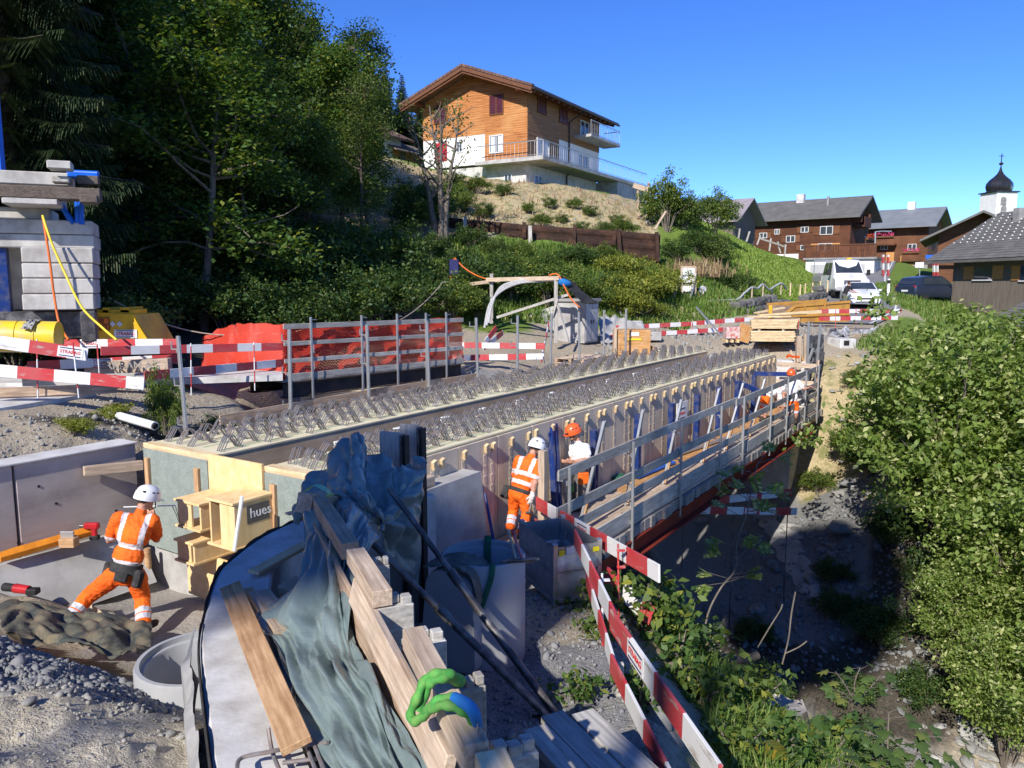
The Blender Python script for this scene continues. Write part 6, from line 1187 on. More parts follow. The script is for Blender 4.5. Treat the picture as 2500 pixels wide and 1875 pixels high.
class House:
    def __init__(s,name,label,cat,P0,ax,ay,group=None):
        s.P=P0;s.ex=azd(ax);s.ey=azd(ay);s.r=thing(name,label,cat,P0,0,group)
    def q(s,a,b,z):return s.P+s.ex*a+s.ey*b+V(0,0,z)
    def block(s,name,m,a0,a1,b0,b1,z0,z1,parent=None,ch=0.0):
        mb=MB();mb.solid([s.q(a0,b0,z1),s.q(a1,b0,z1),s.q(a1,b1,z1),s.q(a0,b1,z1)],[s.q(a0,b0,z0),s.q(a1,b0,z0),s.q(a1,b1,z0),s.q(a0,b1,z0)]);return build(mb,name,m,parent or s.r)
    def gable(s,name,m,a0,a1,b0,b1,z0,ze,zr):
        bm_=(b0+b1)/2;A=[s.q(a0,b0,z0),s.q(a0,b1,z0),s.q(a0,b1,ze),s.q(a0,bm_,zr),s.q(a0,b0,ze)];Bq=[s.q(a1,b0,z0),s.q(a1,b1,z0),s.q(a1,b1,ze),s.q(a1,bm_,zr),s.q(a1,b0,ze)]
        mb=MB();mb.solid(A,Bq);return build(mb,name,m,s.r)
    def roof(s,m,a0,a1,b0,b1,ze,zr,oa,ob,th=.22,trim=None):
        bm_=(b0+b1)/2;k=(zr-ze)/(bm_-b0);out=[]
        for sg in(-1,1):
            be=b0-ob if sg<0 else b1+ob;zE=ze-k*ob
            tp=[s.q(a0-oa,be,zE+th),s.q(a1+oa,be,zE+th),s.q(a1+oa,bm_,zr+th),s.q(a0-oa,bm_,zr+th)]
            mb=MB();mb.solid(tp,[p-V(0,0,th-.02)for p in tp]);out.append(build(mb,'roof_slope',m,s.r))
        return out
    def on(s,face,x,y):
        if face=='g':p=hit(x,y,s.P,s.ex);d=p-s.P;return d.dot(s.ey),d.z
        p=hit(x,y,s.P,s.ey);d=p-s.P;return d.dot(s.ex),d.z
    def rect(s,face,u0,u1,z0,z1,d0,d1):
        """corner points of a thin box on a face; d measured outwards"""
        if face=='g':f=lambda u,z,d:s.q(-d,u,z)
        else:f=lambda u,z,d:s.q(u,-d,z)
        return[f(u0,z0,d0),f(u1,z0,d0),f(u1,z1,d0),f(u0,z1,d0)],[f(u0,z0,d1),f(u1,z0,d1),f(u1,z1,d1),f(u0,z1,d1)]
    def bx(s,name,m,face,u0,u1,z0,z1,d0,d1,parent=None):mb=MB();mb.solid(*s.rect(face,u0,u1,z0,z1,d0,d1));return build(mb,name,m,parent or s.r)
    def pr(s,name,m,face,x0,y0,x1,y1,d0,d1,parent=None):
        a=s.on(face,x0,y0);b=s.on(face,x1,y1);return s.bx(name,m,face,min(a[0],b[0]),max(a[0],b[0]),min(a[1],b[1]),max(a[1],b[1]),d0,d1,parent)
    def window(s,face,u0,u1,z0,z1,style='plain',fm=None,frm=.07,d=.0):
        fm=fm or M_frame;w=s.bx('window',M_glass,face,u0,u1,z0,z1,d+.012,d+.02);mb=MB()
        for r_ in((u0-frm,u0,z0-frm,z1+frm),(u1,u1+frm,z0-frm,z1+frm),(u0,u1,z1,z1+frm),(u0,u1,z0-frm,z0),((u0+u1)/2-.03,(u0+u1)/2+.03,z0,z1)):
            mb.solid(*s.rect(face,*r_,d+.002,d+.07))
        build(mb,'frame',fm,w)
        if style=='slats' or style=='slatsred':
            n=max(4,int((z1-z0)/.11));mm=M_winered if style=='slats' else M_redshutter;mb=MB()
            for k in range(n):z=z0+(z1-z0)*(k+.5)/n;mb.solid(*s.rect(face,u0,u1,z-.035,z+(.03 if style=='slats' else .048),d+.03,d+.06))
            build(mb,'blind_slats',mm,w)
        if style=='curtain':
            for a,b in((u0+.04,u0+(u1-u0)*.38),(u1-(u1-u0)*.38,u1-.04)):s.bx('curtain',M_curtain,face,a,b,z0+.03,z1-.02,d+.021,d+.03,w)
        if style.startswith('shut'):
            sw_=(u1-u0)*.55;mm=M_shutterwood if style.endswith('l')else M_chalet2
            for a,b in((u0-frm-.02-sw_,u0-frm-.02),(u1+frm+.02,u1+frm+.02+sw_)):s.bx('shutter',mm,face,a,b,z0-.05,z1+.05,d+.003,d+.06,w)
        return w
    def pwin(s,face,x0,y0,x1,y1,style='plain',fm=None,d=0.0,frm=.07):
        a=s.on(face,x0,y0);b=s.on(face,x1,y1);return s.window(face,min(a[0],b[0]),max(a[0],b[0]),min(a[1],b[1]),max(a[1],b[1]),style,fm,frm,d)
    def clad(s,name,m,face,u0,u1,z0,z1,topf=None,step=.16,d=0.0):
        """overlapping horizontal boards joined into one part"""
        mb=MB();z=z0;rr=random.Random(3)
        while z<z1-.02:
            e=min(z+step,z1);a,b=u0,u1
            if topf:a,b=topf((z+e)/2)
            if b-a>.05:o=d+.005+rr.uniform(0,.02);mb.solid(*s.rect(face,a,b,z+.006,e-.006,d+.001,o+.015))
            z=e
        return build(mb,name,m,s.r)

# --- the timber house on the mound
PH=PY(1287,470,55);h=House('timber_house','large orange larch-clad house with concrete base standing on the bare mound','house',V(PH.x,PH.y,6.0),31,-59)
WH,LH=9.0,11.8;zs,ze=2.72,7.35;zr=ze+4.5*.365
h.block('basement',M_conclight,.2,LH,.2,WH-.3,-1.2,zs-.25);h.gable('wall',M_plaster,0,LH,0,WH,zs-.1,ze,zr)
wl=h.on('g',1184,330)[0]
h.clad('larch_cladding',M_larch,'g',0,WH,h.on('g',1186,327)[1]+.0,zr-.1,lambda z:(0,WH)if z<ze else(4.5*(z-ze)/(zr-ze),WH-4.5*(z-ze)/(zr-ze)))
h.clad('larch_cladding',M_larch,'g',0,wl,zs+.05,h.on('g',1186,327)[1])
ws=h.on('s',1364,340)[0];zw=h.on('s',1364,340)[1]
h.clad('side_cladding',M_larchdark,'s',0,LH,zw,ze-.02);h.clad('side_cladding',M_larchdark,'s',0,ws,zs+.05,zw)
rfs=h.roof(M_rooftile,0,LH,0,WH,ze,zr,1.35,1.15,.26)
k_=(zr-ze)/4.5
for sg in(0,1):
    for i in range(18):
        f0,f1=i/18,(i+.92)/18
        def vp(f,a):b=(4.5-5.65*(1-f))if sg==0 else(4.5+5.65*(1-f));return h.q(a,b,zr-k_*abs(b-4.5)+.27)
        mb=MB();T=[vp(f0,-1.42),vp(f1,-1.42),vp(f1,-1.05),vp(f0,-1.05)];mb.solid([p+V(0,0,.07)for p in T],[p-V(0,0,.10)for p in T]);build(mb,'verge_tile',M_rooftile,rfs[sg])
    be=4.5-5.6 if sg==0 else 4.5+5.6
    for a_,d_,hh,m in((-1.36,.08,.24,M_eave),(-1.28,.06,.16,M_chalet2)):
        mb=MB();mb.beam(h.q(a_,be,zr-k_*5.6-.0+(.0 if hh>.2 else-.2)),h.q(a_,4.5,zr+(.0 if hh>.2 else-.2)),d_,hh);build(mb,'barge_board',m,h.r)
for b in(.1,4.5,8.9):mb=MB();zz=zr-k_*abs(b-4.5)-.22;mb.beam(h.q(-1.25,b,zz),h.q(.3,b,zz),.2,.28);build(mb,'purlin',M_eave,h.r)
for i in range(16):a=-.9+i*.88;mb=MB();mb.beam(h.q(a,-1.1,ze-k_*1.1-.10),h.q(a,.1,ze-.10),.12,.18);build(mb,'rafter',M_eave,h.r)
mb=MB();mb.tube([h.q(-1.3,-1.2,ze-k_*1.1+.05),h.q(LH+1.3,-1.2,ze-k_*1.1+.05)],.09,8);build(mb,'gutter',M_roofdark,h.r,smooth=50)
dp_=h.on('s',1388,300)[0];rod('downpipe',[h.q(dp_+.5,-1.1,ze-.45),h.q(dp_+.2,-.3,ze-.9),h.q(dp_,-.08,ze-1.2),h.q(dp_,-.08,zs-.3),h.q(dp_,.1,zs-.5),h.q(dp_,.1,-.5)],.06,M_roofdark,h.r)
h.block('chimney',M_concdark,3.0,3.8,4.9,5.7,zr-.2,zr+.55);h.block('chimney_cap',M_roofdark,2.9,3.9,4.8,5.8,zr+.62,zr+.68)
h.pwin('g',1062,262,1089,298,'slats',M_eave,.04);h.pwin('g',1198,236,1228,276,'slats',M_eave,.04);h.pwin('g',1064,353,1090,390,'slatsred',M_redshutter);h.pwin('g',1117,347,1128,370,'plain');h.pwin('g',1198,334,1228,370,'curtain',None,.04)
h.pwin('s',1312,240,1331,280,'slats',M_eave,.04);h.pwin('s',1365,264,1383,304,'slats',M_eave,.04)
h.pwin('s',1310,338,1337,392,'curtain',None,.04);h.pwin('s',1416,295,1434,346,'plain',None,.04);h.pwin('s',1413,378,1434,430,'plain')
# balconies
bz=zs-.3;h.block('balcony_slab',M_conc,-.1,LH+6.5,-1.75,.18,bz-.02,bz+.24);h.block('balcony_slab',M_conc,-.9,0,-1.75,wl+.3,bz-.02,bz+.24)
sx=h.on('s',1400,350)[0];h.block('balcony_slab',M_conc,sx,LH+.9,-1.5,0,h.on('s',1440,350)[1]-.05,h.on('s',1440,350)[1]+.15);zb2=h.on('s',1440,350)[1]+.15
def railing(pts,z,hh=1.02):
    for a,b in zip(pts[:-1],pts[1:]):
        rl=rod('balcony_rail',[h.q(*a,z+hh),h.q(*b,z+hh)],.035,M_galv,h.r);L=math.hypot(b[0]-a[0],b[1]-a[1]);n=max(2,int(L/.30));mb=MB()
        for i in range(n+1):f=i/n;p=h.q(a[0]+(b[0]-a[0])*f,a[1]+(b[1]-a[1])*f,z);r_=.028 if i%5==0 else .012;mb.box((0,0,hh/2),(r_,r_,hh),Matrix.Translation(p))
        mb.beam(h.q(*a,z+.1),h.q(*b,z+.1),.03,.03);build(mb,'balusters',M_galv,rl)
railing([(-.85,wl+.2),(-.85,-1.7),(LH+6.4,-1.7)],bz+.24);railing([(sx+.05,-1.45),(LH+.85,-1.45),(LH+.85,-.05)],zb2)
h.block('terrace_wall',M_conc,LH+.3,LH+6.6,-1.6,1.0,-1.2,bz-.03)
zb=lambda y:h.on('s',1310,y)[1]
for x0,y0,x1,y1 in((1310,428,1326,458),(1363,446,1376,468),(1399,458,1409,474),(1430,462,1440,476)):a=h.on('s',x0,y0);b=h.on('s',x1,y1);h.window('s',a[0],b[0],b[1],a[1],'plain',None,.06,-.2)
a=h.on('g',1245,425);b=h.on('g',1230,455);h.window('g',a[0],b[0],b[1],a[1],'plain',None,.06,-.2)
# --- generic chalets
def balcony_flowers(H_,face,u0,u1,z,d0,d1,wood,fl,name='balcony'):
    bl=H_.bx(name,wood,face,u0,u1,z,z+.14,d0,d1);H_.bx('parapet',wood,face,u0,u1,z+.15,z+.95,d1-.05,d1,bl)
    if fl:
        f=H_.bx('flower_box',wood,face,u0+.1,u1-.1,z+.8,z+1.0,d1+.01,d1+.2,bl);rs=np.random.RandomState(5)
        A,Bq=H_.rect(face,u0+.1,u1-.1,z+1.0,z+1.3,d1,d1+.25);P=np.array([list(A[0]+(A[1]-A[0])*rs.rand()+(A[3]-A[0])*rs.rand()+(Bq[0]-A[0])*rs.rand())for _ in range(160)]);v,fq=leaves_np(P,.16,rs);link('flowers',npmesh('flowers',v,fq,fl),bl)
c1=House('dark_chalet','dark brown timber chalet above the white garage, with red flowers','house',V(PY(2072,640,72).x,72,1.4),-52,38);ze1=5.1;zr1=6.75
c1.gable('wall',M_chalet,0,9.3,0,6.6,-.5,ze1,zr1);c1.roof(M_slate,0,9.3,0,6.6,ze1,zr1,1.0,.9,.2)
c1.bx('plaster_base',M_plaster,'s',4.6,9.4,-.5,1.55,.002,.06);c1.block('chimney',M_conclight,5.2,5.9,2.6,3.2,zr1-.6,zr1+.7);c1.block('chimney',M_concdark,2.5,2.7,1.6,1.8,ze1+.6,zr1+.2)
for x0,y0,x1,y1,st in((1856,570,1872,580,'shut'),(1893,561,1902,571,'shut'),(1957,555,1973,566,'shut'),(2004,554,2032,571,'shut'),(1921,577,1940,590,'shut'),(1956,600,1972,609,'shut'),(1999,596,2030,612,'shutl')):c1.pwin('s',x0,y0,x1,y1,st if st!='shutl' else 'shutl',None,0,.05)
balcony_flowers(c1,'g',.3,3.4,1.9,.05,1.3,M_chalet2,M_redflower);balcony_flowers(c1,'g',.8,3.2,3.9,.05,1.0,M_chalet,None)
for b in(.2,3.2):c1.bx('bracket',M_chalet,'g',b,b+.18,4.3,5.2,.05,.9)
gg=House('garage_block','white garage with dark doors and a timber terrace railing below the dark chalet','garage',V(PY(2105,660,66).x,66,.4),-58,32)
gg.block('wall',M_plaster,-.9,4.6,0,4,-.6,1.75);gg.block('terrace',M_concdark,-1.1,4.8,-.25,4.1,1.76,1.92)
for k,(a,b)in enumerate(((-.2,1.9),(2.4,4.2))):gg.bx('garage_door',M_cablegrey,'s',a,b,-.5,1.35,.003,.04)
for k in range(30):a=-1.05+k*.195;gg.bx('railing_board',M_chalet,'s',a,a+.18,1.93,2.95,.16,.2)
gg.bx('railing_cap',M_chalet2,'s',-1.15,4.85,2.96,3.05,.1,.26)
c2=House('brown_chalet','brown timber chalet with pink balcony flowers beside the road','house',V(PY(2262,650,82).x,82,1.6),-50,40);ze2=4.9;zr2=6.5
c2.gable('wall',M_chalet2,0,7.2,0,6.5,-.5,ze2,zr2);c2.roof(M_slateblue,0,7.2,0,6.5,ze2,zr2,.9,1.1,.2);c2.block('chimney',M_plaster,2.2,2.9,3.0,3.6,zr2-.3,zr2+.9);c2.block('chimney',M_concdark,6.4,6.9,3.2,3.7,zr2-.3,zr2+.6)
for x0,y0,x1,y1,st in((2118,598,2133,608,'shut'),(2152,596,2166,608,'plain'),(2218,597,2236,610,'shut'),(2212,625,2232,638,'shutl')):c2.pwin('s',x0,y0,x1,y1,st,None,0,.05)
c2.bx('base',M_concdark,'s',-.1,7.3,-.5,.5,.002,.05);balcony_flowers(c2,'s',3.0,5.6,2.6,.05,1.0,M_chalet2,M_geranium);balcony_flowers(c2,'s',.6,2.4,.9,.05,.4,M_chalet2,M_geranium,'window_box')
c2.bx('door',M_shutterwood,'s',3.2,4.0,-.1,1.9,.06,.09)
c3=House('shingled_house','grey shingle-roofed house with light wood shutters behind the big bush','house',V(PY(2322,735,50).x,50,-2.6),172,82);ze3=4.5;zr3=7.1
c3.gable('wall',M_barn,0,16,0,8.4,-1.5,ze3,zr3)
def shingles(H_,a0,a1,b0,b1,z0,z1,na,nb,m,lift=.03):
    """rows of overlapping slates, each one its own piece of the part"""
    rr=random.Random(7);mb=MB();la=(a1-a0)/na;lb=(b1-b0)/nb
    for j in range(nb):
        for i in range(na+1):
            o=(j%2)*.5*la;u0,u1=max(a0,a0+i*la-o),min(a1,a0+(i+1)*la-o)
            if u1-u0<.03:continue
            f0,f1=j/nb,(j+1.35)/nb;e=rr.uniform(0,.015);A=[H_.q(u0+.01,b0+lb*j,z0+(z1-z0)*f0+lift+.05+e),H_.q(u1-.01,b0+lb*j,z0+(z1-z0)*f0+lift+.05+e),H_.q(u1-.01,b0+lb*(j+1.35),z0+(z1-z0)*f1+lift+.01),H_.q(u0+.01,b0+lb*(j+1.35),z0+(z1-z0)*f1+lift+.01)]
            mb.solid(A,[p-V(0,0,.025)for p in A])
    return tag(build(mb,'slates',m,H_.r),kind='stuff')
c3.roof(M_slate,0,16,0,8.4,ze3,zr3,1.6,.9,.16);kk3=(zr3-ze3)/4.2;shingles(c3,-1.6,14,-.9,4.2,ze3-kk3*.9+.16,zr3+.16,40,20,M_slate)
rs=np.random.RandomState(2);mb=MB()
for i in range(26):
    for j in range(9):
        b=.9+j*.36;a=-1.3+i*.6+(j%2)*.3;z=ze3+kk3*b+.16+.115;mb.box((0,0,0),(.065,.065,.06),Matrix.Translation(c3.q(a,b,z)))
tag(build(mb,'snow_guards',M_white,c3.r),kind='stuff')
for x0,y0,x1,y1,dk in((2380,650,2422,682,1),(2494,648,2530,684,0)):
    a=c3.on('s',x0,y0);b=c3.on('s',x1,y1);u0,u1=sorted((a[0],b[0]));z0,z1=sorted((a[1],b[1]));w=c3.bx('window',M_glass,'s',u0,u1,z0,z1,.005,.02);c3.bx('sill',M_frame,'s',u0-.05,u1+.05,z0-.08,z0-.01,.005,.1,w)
    sw_=(u1-u0)*.55
    for p,q in((u0-sw_-.04,u0-.04),(u1+.04,u1+sw_+.04)):c3.bx('shutter',M_shutterwood,'s',p,q,z0,z1,.006,.06,w)
c3.block('chimney',M_concdark,1.2,1.7,2.9,3.4,zr3-1.2,zr3+.25);rod('flue',[c3.q(5.0,2.2,ze3+1.2),c3.q(5.0,2.2,ze3+2.6)],.09,M_galv,c3.r)
v4=House('lean_to_roof','low grey shingled outbuilding roof beside the big bush','outbuilding',V(PY(2440,780,41).x,41,-4.2),172,82);v4.block('wall',M_barn,0,9,0,4,-.5,2.2);mb=MB();T=[v4.q(-.4,-.9,2.05),v4.q(9,-.9,2.05),v4.q(9,3.2,3.9),v4.q(-.4,3.2,3.9)];mb.solid(T,[p-V(0,0,.15)for p in T]);build(mb,'roof_slope',M_slate,v4.r);shingles(v4,-.4,9,-.9,3.2,2.05,3.9,26,14,M_slate)
c5=House('gabled_chalet','dark chalet with a broad overhanging gable behind the shingled house','house',V(PY(2290,650,64).x,64,.2),30,-60);c5.P=c5.q(0,-5.9,0);c5.gable('wall',M_chalet2,0,9,0,6,-.5,3.9,5.4);c5.roof(M_slate,0,9,0,6,3.9,5.4,1.4,1.3,.2);c5.block('terrace_rail',M_bluebright,-1.2,-1.15,4.2,6.8,1.9,2.2)
c6=House('grey_barn','weathered grey barn with a pale tin roof above the bushes','barn',V(PY(1788,600,66).x,66,2.6),-52,38);c6.gable('wall',M_barn,0,7.5,0,5,-1,3.1,4.7);c6.roof(M_tinroof,0,7.5,0,5,3.1,4.7,.8,.8,.1)
c7=House('log_shed','small light timber shed on the slope left of the house','shed',V(PY(965,372,63).x,63,8.8),31,-59);c7.gable('wall',M_larch,0,3.5,0,2.8,-1,2.0,2.7);c7.roof(M_barn,0,3.5,0,2.8,2.0,2.7,.7,.7,.12);c7.bx('door',M_barn,'s',.5,1.3,0,1.8,.005,.05);c7.bx('window',M_glass,'g',1.3,1.8,1.1,1.5,.005,.03)
c8=House('half_hidden_house','pale house with red trim half hidden behind the forest edge','house',V(PY(830,345,58).x,58,9.5),31,-59);c8.gable('wall',M_plaster,0,7,0,6,-2,2.2,3.6);c8.roof(M_rooftile,0,7,0,6,2.2,3.6,.8,.8,.2);c8.bx('shutter',M_eave,'g',1.5,2.6,.6,2.0,.01,.06)
# church
chp=PY(2451,525,112);ch=thing('church_tower','white church tower with dark onion dome and cross','church tower',V(chp.x,112,2.5));x0=PY(2424,525,112);x1=PY(2479,525,112);wT=x1.x-x0.x;cx=(x0.x+x1.x)/2;zT=PY(2450,469,112).z
Mc=Matrix.Translation((cx,112+wT/2,0))@Matrix.Rotation(R(8),4,'Z');mb=MB();mb.box((0,0,(zT+2)/2),(wT,wT,zT-2),Mc);build(mb,'shaft',M_plaster,ch);mb=MB();mb.box((0,0,zT+.08),(wT*1.14,wT*1.14,.16),Mc);build(mb,'cornice',M_copper,ch)
hd=PY(2450,405,112).z-zT;r0=wT*.53
mb=MB();mb.lathe([(r0*1.05,.14),(r0*.93,.14+hd*.06),(r0*.98,hd*.14),(r0*1.04,hd*.26),(r0*.99,hd*.38),(r0*.78,hd*.52),(r0*.48,hd*.64),(r0*.26,hd*.75),(r0*.13,hd*.87),(r0*.06,hd),(.08,hd*1.05),(0.05,hd*1.1)],8,Matrix.Translation((cx,112+wT/2,zT))@Matrix.Rotation(R(22),4,'Z'));build(mb,'onion_dome',M_copper,ch,smooth=25)
mb=MB();mb.lathe([(0,0),(.22,.1),(.3,.25),(.22,.4),(0,.5)],10,Matrix.Translation((cx,112+wT/2,zT+hd*1.08)));mb.box((cx,112+wT/2,zT+hd*1.1+1.0),(.09,.09,1.2));mb.box((cx,112+wT/2,zT+hd*1.1+1.25),(.7,.09,.09));build(mb,'cross',M_roofdark,ch)
for y in(490,512):
    a=PY(2450,y+11,111.8);mb=MB();prof=[(-.42,0),(.42,0),(.42,.85),(.3,1.12),(0,1.25),(-.3,1.12),(-.42,.85)];M=FR.copy();M.translation=V(a.x,112-.06,a.z);mb.prism(prof,.08,M);w=build(mb,'louvre_opening',M_concdark,ch);mb=MB()
    for k in range(5):mb.box((a.x,112-.16,a.z+.12+.2*k),(.8,.05,.05))
    build(mb,'louvre',M_greywood,w)
# street furniture
lp=thing('street_lamp','slim grey street lamp between the two chalets','street lamp',PY(2135,672,68));p=PY(2135,672,68);tp_=PY(2137,566,68);rod('pole',[p,tp_],.08,M_galv,lp);rod('arm',[tp_,tp_+V(.5,0,.05),tp_+V(1.0,0,.05)],.05,M_galv,lp);mb=MB();mb.box((1.1,0,.04),(.6,.2,.1),Matrix.Translation(tp_),.02);build(mb,'lamp_head',M_galv,lp)
lp=thing('street_lamp','short street lamp in front of the brown chalet balcony','street lamp',PY(2106,620,76));p=PY(2106,640,76);tp_=PY(2106,579,76);rod('pole',[p,tp_],.07,M_galv,lp);mb=MB();mb.box((.2,0,.04),(.6,.2,.1),Matrix.Translation(tp_),.02);build(mb,'lamp_head',M_galv,lp)
for k,x in enumerate((2156,2168,2280,2288)):
    y0,y1,Y=((622,674,62)if k<2 else(636,680,60));p=PY(x,y1,Y);q=PY(x,y0,Y);mb=MB();L=(q-p).length;mb.box((L/2,0,0),(L,.28,.08),None,.01);tag(link('striped_panel',mb.mesh('striped_panel',M_stripe),None,frame(p,q-p,V(1,0,0))),'upright red and white striped panel beside the lamp pole' if k<2 else 'upright red and white striped panel beside the shingled house','traffic panel','striped panels by the road')
bsn=thing('place_sign','white place-name sign seen beside the road','sign',PY(2245,680,58));rod('pole',[PY(2245,685,58),PY(2245,642,58)],.04,M_galv,bsn);mb=MB();a=PY(2234,654,57.9);b=PY(2256,640,57.9);mb.box(((a.x+b.x)/2,57.9,(a.z+b.z)/2),(b.x-a.x,.03,b.z-a.z),None,.005);build(mb,'panel',M_paper,bsn)
dl_=thing('delineator_post','white delineator post with black band at the road edge','delineator',PY(2168,722,46));p=PY(2168,722,46);mb=MB();mb.box((0,0,.5),(.14,.1,1.0),Matrix.Translation(p),.03);build(mb,'post',M_white,dl_);mb=MB();mb.box((0,0,.82),(.145,.105,.2),Matrix.Translation(p));build(mb,'band',M_black,dl_)
for k,(x0,y0,x1,y1)in enumerate(((1848,590,1856,575),(1878,605,1882,582),(1905,610,1898,590),(1915,618,1918,597),(1822,582,1830,565),(1802,578,1806,558))):tag(plank('fence_post',PY(x0,y0+8,62-k),PY(x1,y1,62-k),.14,.1,M_greywood2,None,V(1,0,0)),'weathered fence post on the grass in front of the dark chalet','fence post','fence posts above the grass')
for a,b in(((1880,590,61),(1918,603,59)),((1855,582,62),(1880,590,61))):tag(plank('fence_rail',PY(*a),PY(*b),.05,.12,M_greywood2),'weathered fence rail on the grass in front of the dark chalet','fence rail','fence rails above the grass')
# --- vehicles: lofted bodies in local coordinates, x forward
def loft(secs,name,m,parent,smooth=40):
    """secs: (x, [(y,z)...half profile from bottom centre up to top centre])"""
    mb=MB();rows=[]
    for x,pr in secs:rows.append([V(x,y,z)for y,z in pr]+[V(x,-y,z)for y,z in reversed(pr)])
    mb.grid(rows,close=True);n=len(rows[0]);mb.add(rows[0],[tuple(range(n))]);mb.add(rows[-1],[tuple(range(n))]);return build(mb,name,m,parent,smooth,local=True)
def lbox(name,m,parent,c,s,ch=.02,Mx=None):mb=MB();mb.box(c,s,Mx,ch);return build(mb,name,m,parent,local=True)
def lquad(name,m,parent,pts,th=.006):
    pts=[V(*p)for p in pts];n=(pts[1]-pts[0]).cross(pts[2]-pts[0]).normalized()*th;mb=MB();mb.solid(pts,[p-n for p in pts]);return build(mb,name,m,parent,local=True)
def wheel(parent,x,y,r,w):
    mb=MB();M=Matrix.Translation((x,y,r))@Matrix.Rotation(R(90),4,'X');mb.lathe([(r*.62,-w/2),(r*.9,-w/2),(r,-w*.3),(r,w*.3),(r*.9,w/2),(r*.62,w/2)],20,M);wo_=build(mb,'tyre',M_tyre,parent,40,local=True)
    mb=MB();mb.lathe([(0,-w*.3),(r*.62,-w*.42),(r*.62,w*.42),(0,w*.3)],10,M);build(mb,'rim',M_galv,wo_,20)if False else link('rim',mb.mesh('rim',M_galv,20),wo_,W[parent])
def car(name,label,paint,P,heading,group=None,suv=False):
    t=thing(name,label,'car',P,math.atan2(azd(heading).y,azd(heading).x),group);k=1.08 if suv else 1.0;L=2.15;w=.90
    def sec(x,wb,z0,z1,wt,zt):return(x,[(0,z0),(wb*.9,z0),(wb,z0+.18),(wb,(z0+z1)/2+.05),(wb*.97,z1),(wt,zt),(wt*.55,zt+.02),(0,zt+.03)])
    H_=1.45*k
    loft([sec(L,w*.72,.30,.55,w*.66,.62),sec(L-.08,w*.88,.22,.66,w*.8,.74),sec(L-.45,w*.98,.2,.80,w*.86,.90),sec(1.15,w,.2,.90,w*.88,1.0),sec(.95,w,.2,.93,w*.87,1.05),sec(.25,w,.2,.95,w*.72,H_-.02),sec(-.5,w,.2,.97,w*.72,H_),sec(-1.4,w,.2,.98,w*.69,H_-.06),sec(-1.75,w,.22,.98,w*.72,H_-.35 if not suv else H_-.15),sec(-2.05,w*.96,.26,.95,w*.8,1.0),sec(-2.15,w*.85,.32,.8,w*.78,.9)],'body',paint,t,32)
    lquad('windscreen',M_carglass,t,[(1.02,-w*.78,1.08),(1.02,w*.78,1.08),(.34,w*.64,H_-.02),(.34,-w*.64,H_-.02)],.012)
    lquad('rear_window',M_carglass,t,[(-2.08,w*.68,1.04),(-2.08,-w*.68,1.04),(-1.72,-w*.58,H_-.14),(-1.72,w*.58,H_-.14)],.012)
    for s_ in(-1,1):
        pts=[(.78,s_*w*.975,1.0),(-1.55,s_*w*.965,1.02),(-1.35,s_*w*.80,H_-.13),(.22,s_*w*.80,H_-.1)];lquad('side_window',M_carglass,t,pts if s_<0 else pts[::-1],.02)
        for x in(1.35,-1.3):wheel(t,x,s_*(w-.12),.34*k,.22)
        lbox('headlamp',M_lamp,t,(L-.13,s_*w*.68,.68),(.2,.34,.11),.03);lbox('tail_lamp',M_taillamp,t,(-2.08,s_*w*.76,.88),(.12,.22,.14),.03);lbox('mirror',paint,t,(.62,s_*(w+.08),1.0),(.12,.18,.12),.03)
    lbox('grille',M_black,t,(L-.02,0,.5),(.06,w*1.05,.14),.02);lbox('lower_grille',M_black,t,(L-.03,0,.33),(.06,w*1.2,.1),.02);lbox('number_plate',M_paper,t,(L+.015,0,.42),(.02,.5,.1),.004);lbox('rear_plate',M_paper,t,(-2.16,0,.62),(.02,.5,.11),.004)
    return t
pw=PY(2108,766,44.5);car('white_car','white car parked facing the barrier, a man leaning on its bonnet',M_carwhite,V(pw.x+.5,46.2,RZ(0,45.5)+.005),196)
pd=PY(2240,722,52);car('dark_car','dark blue estate car on the verge partly hidden by the big bush',M_cardark,V(pd.x,50.5,-1.0),70,None,True)
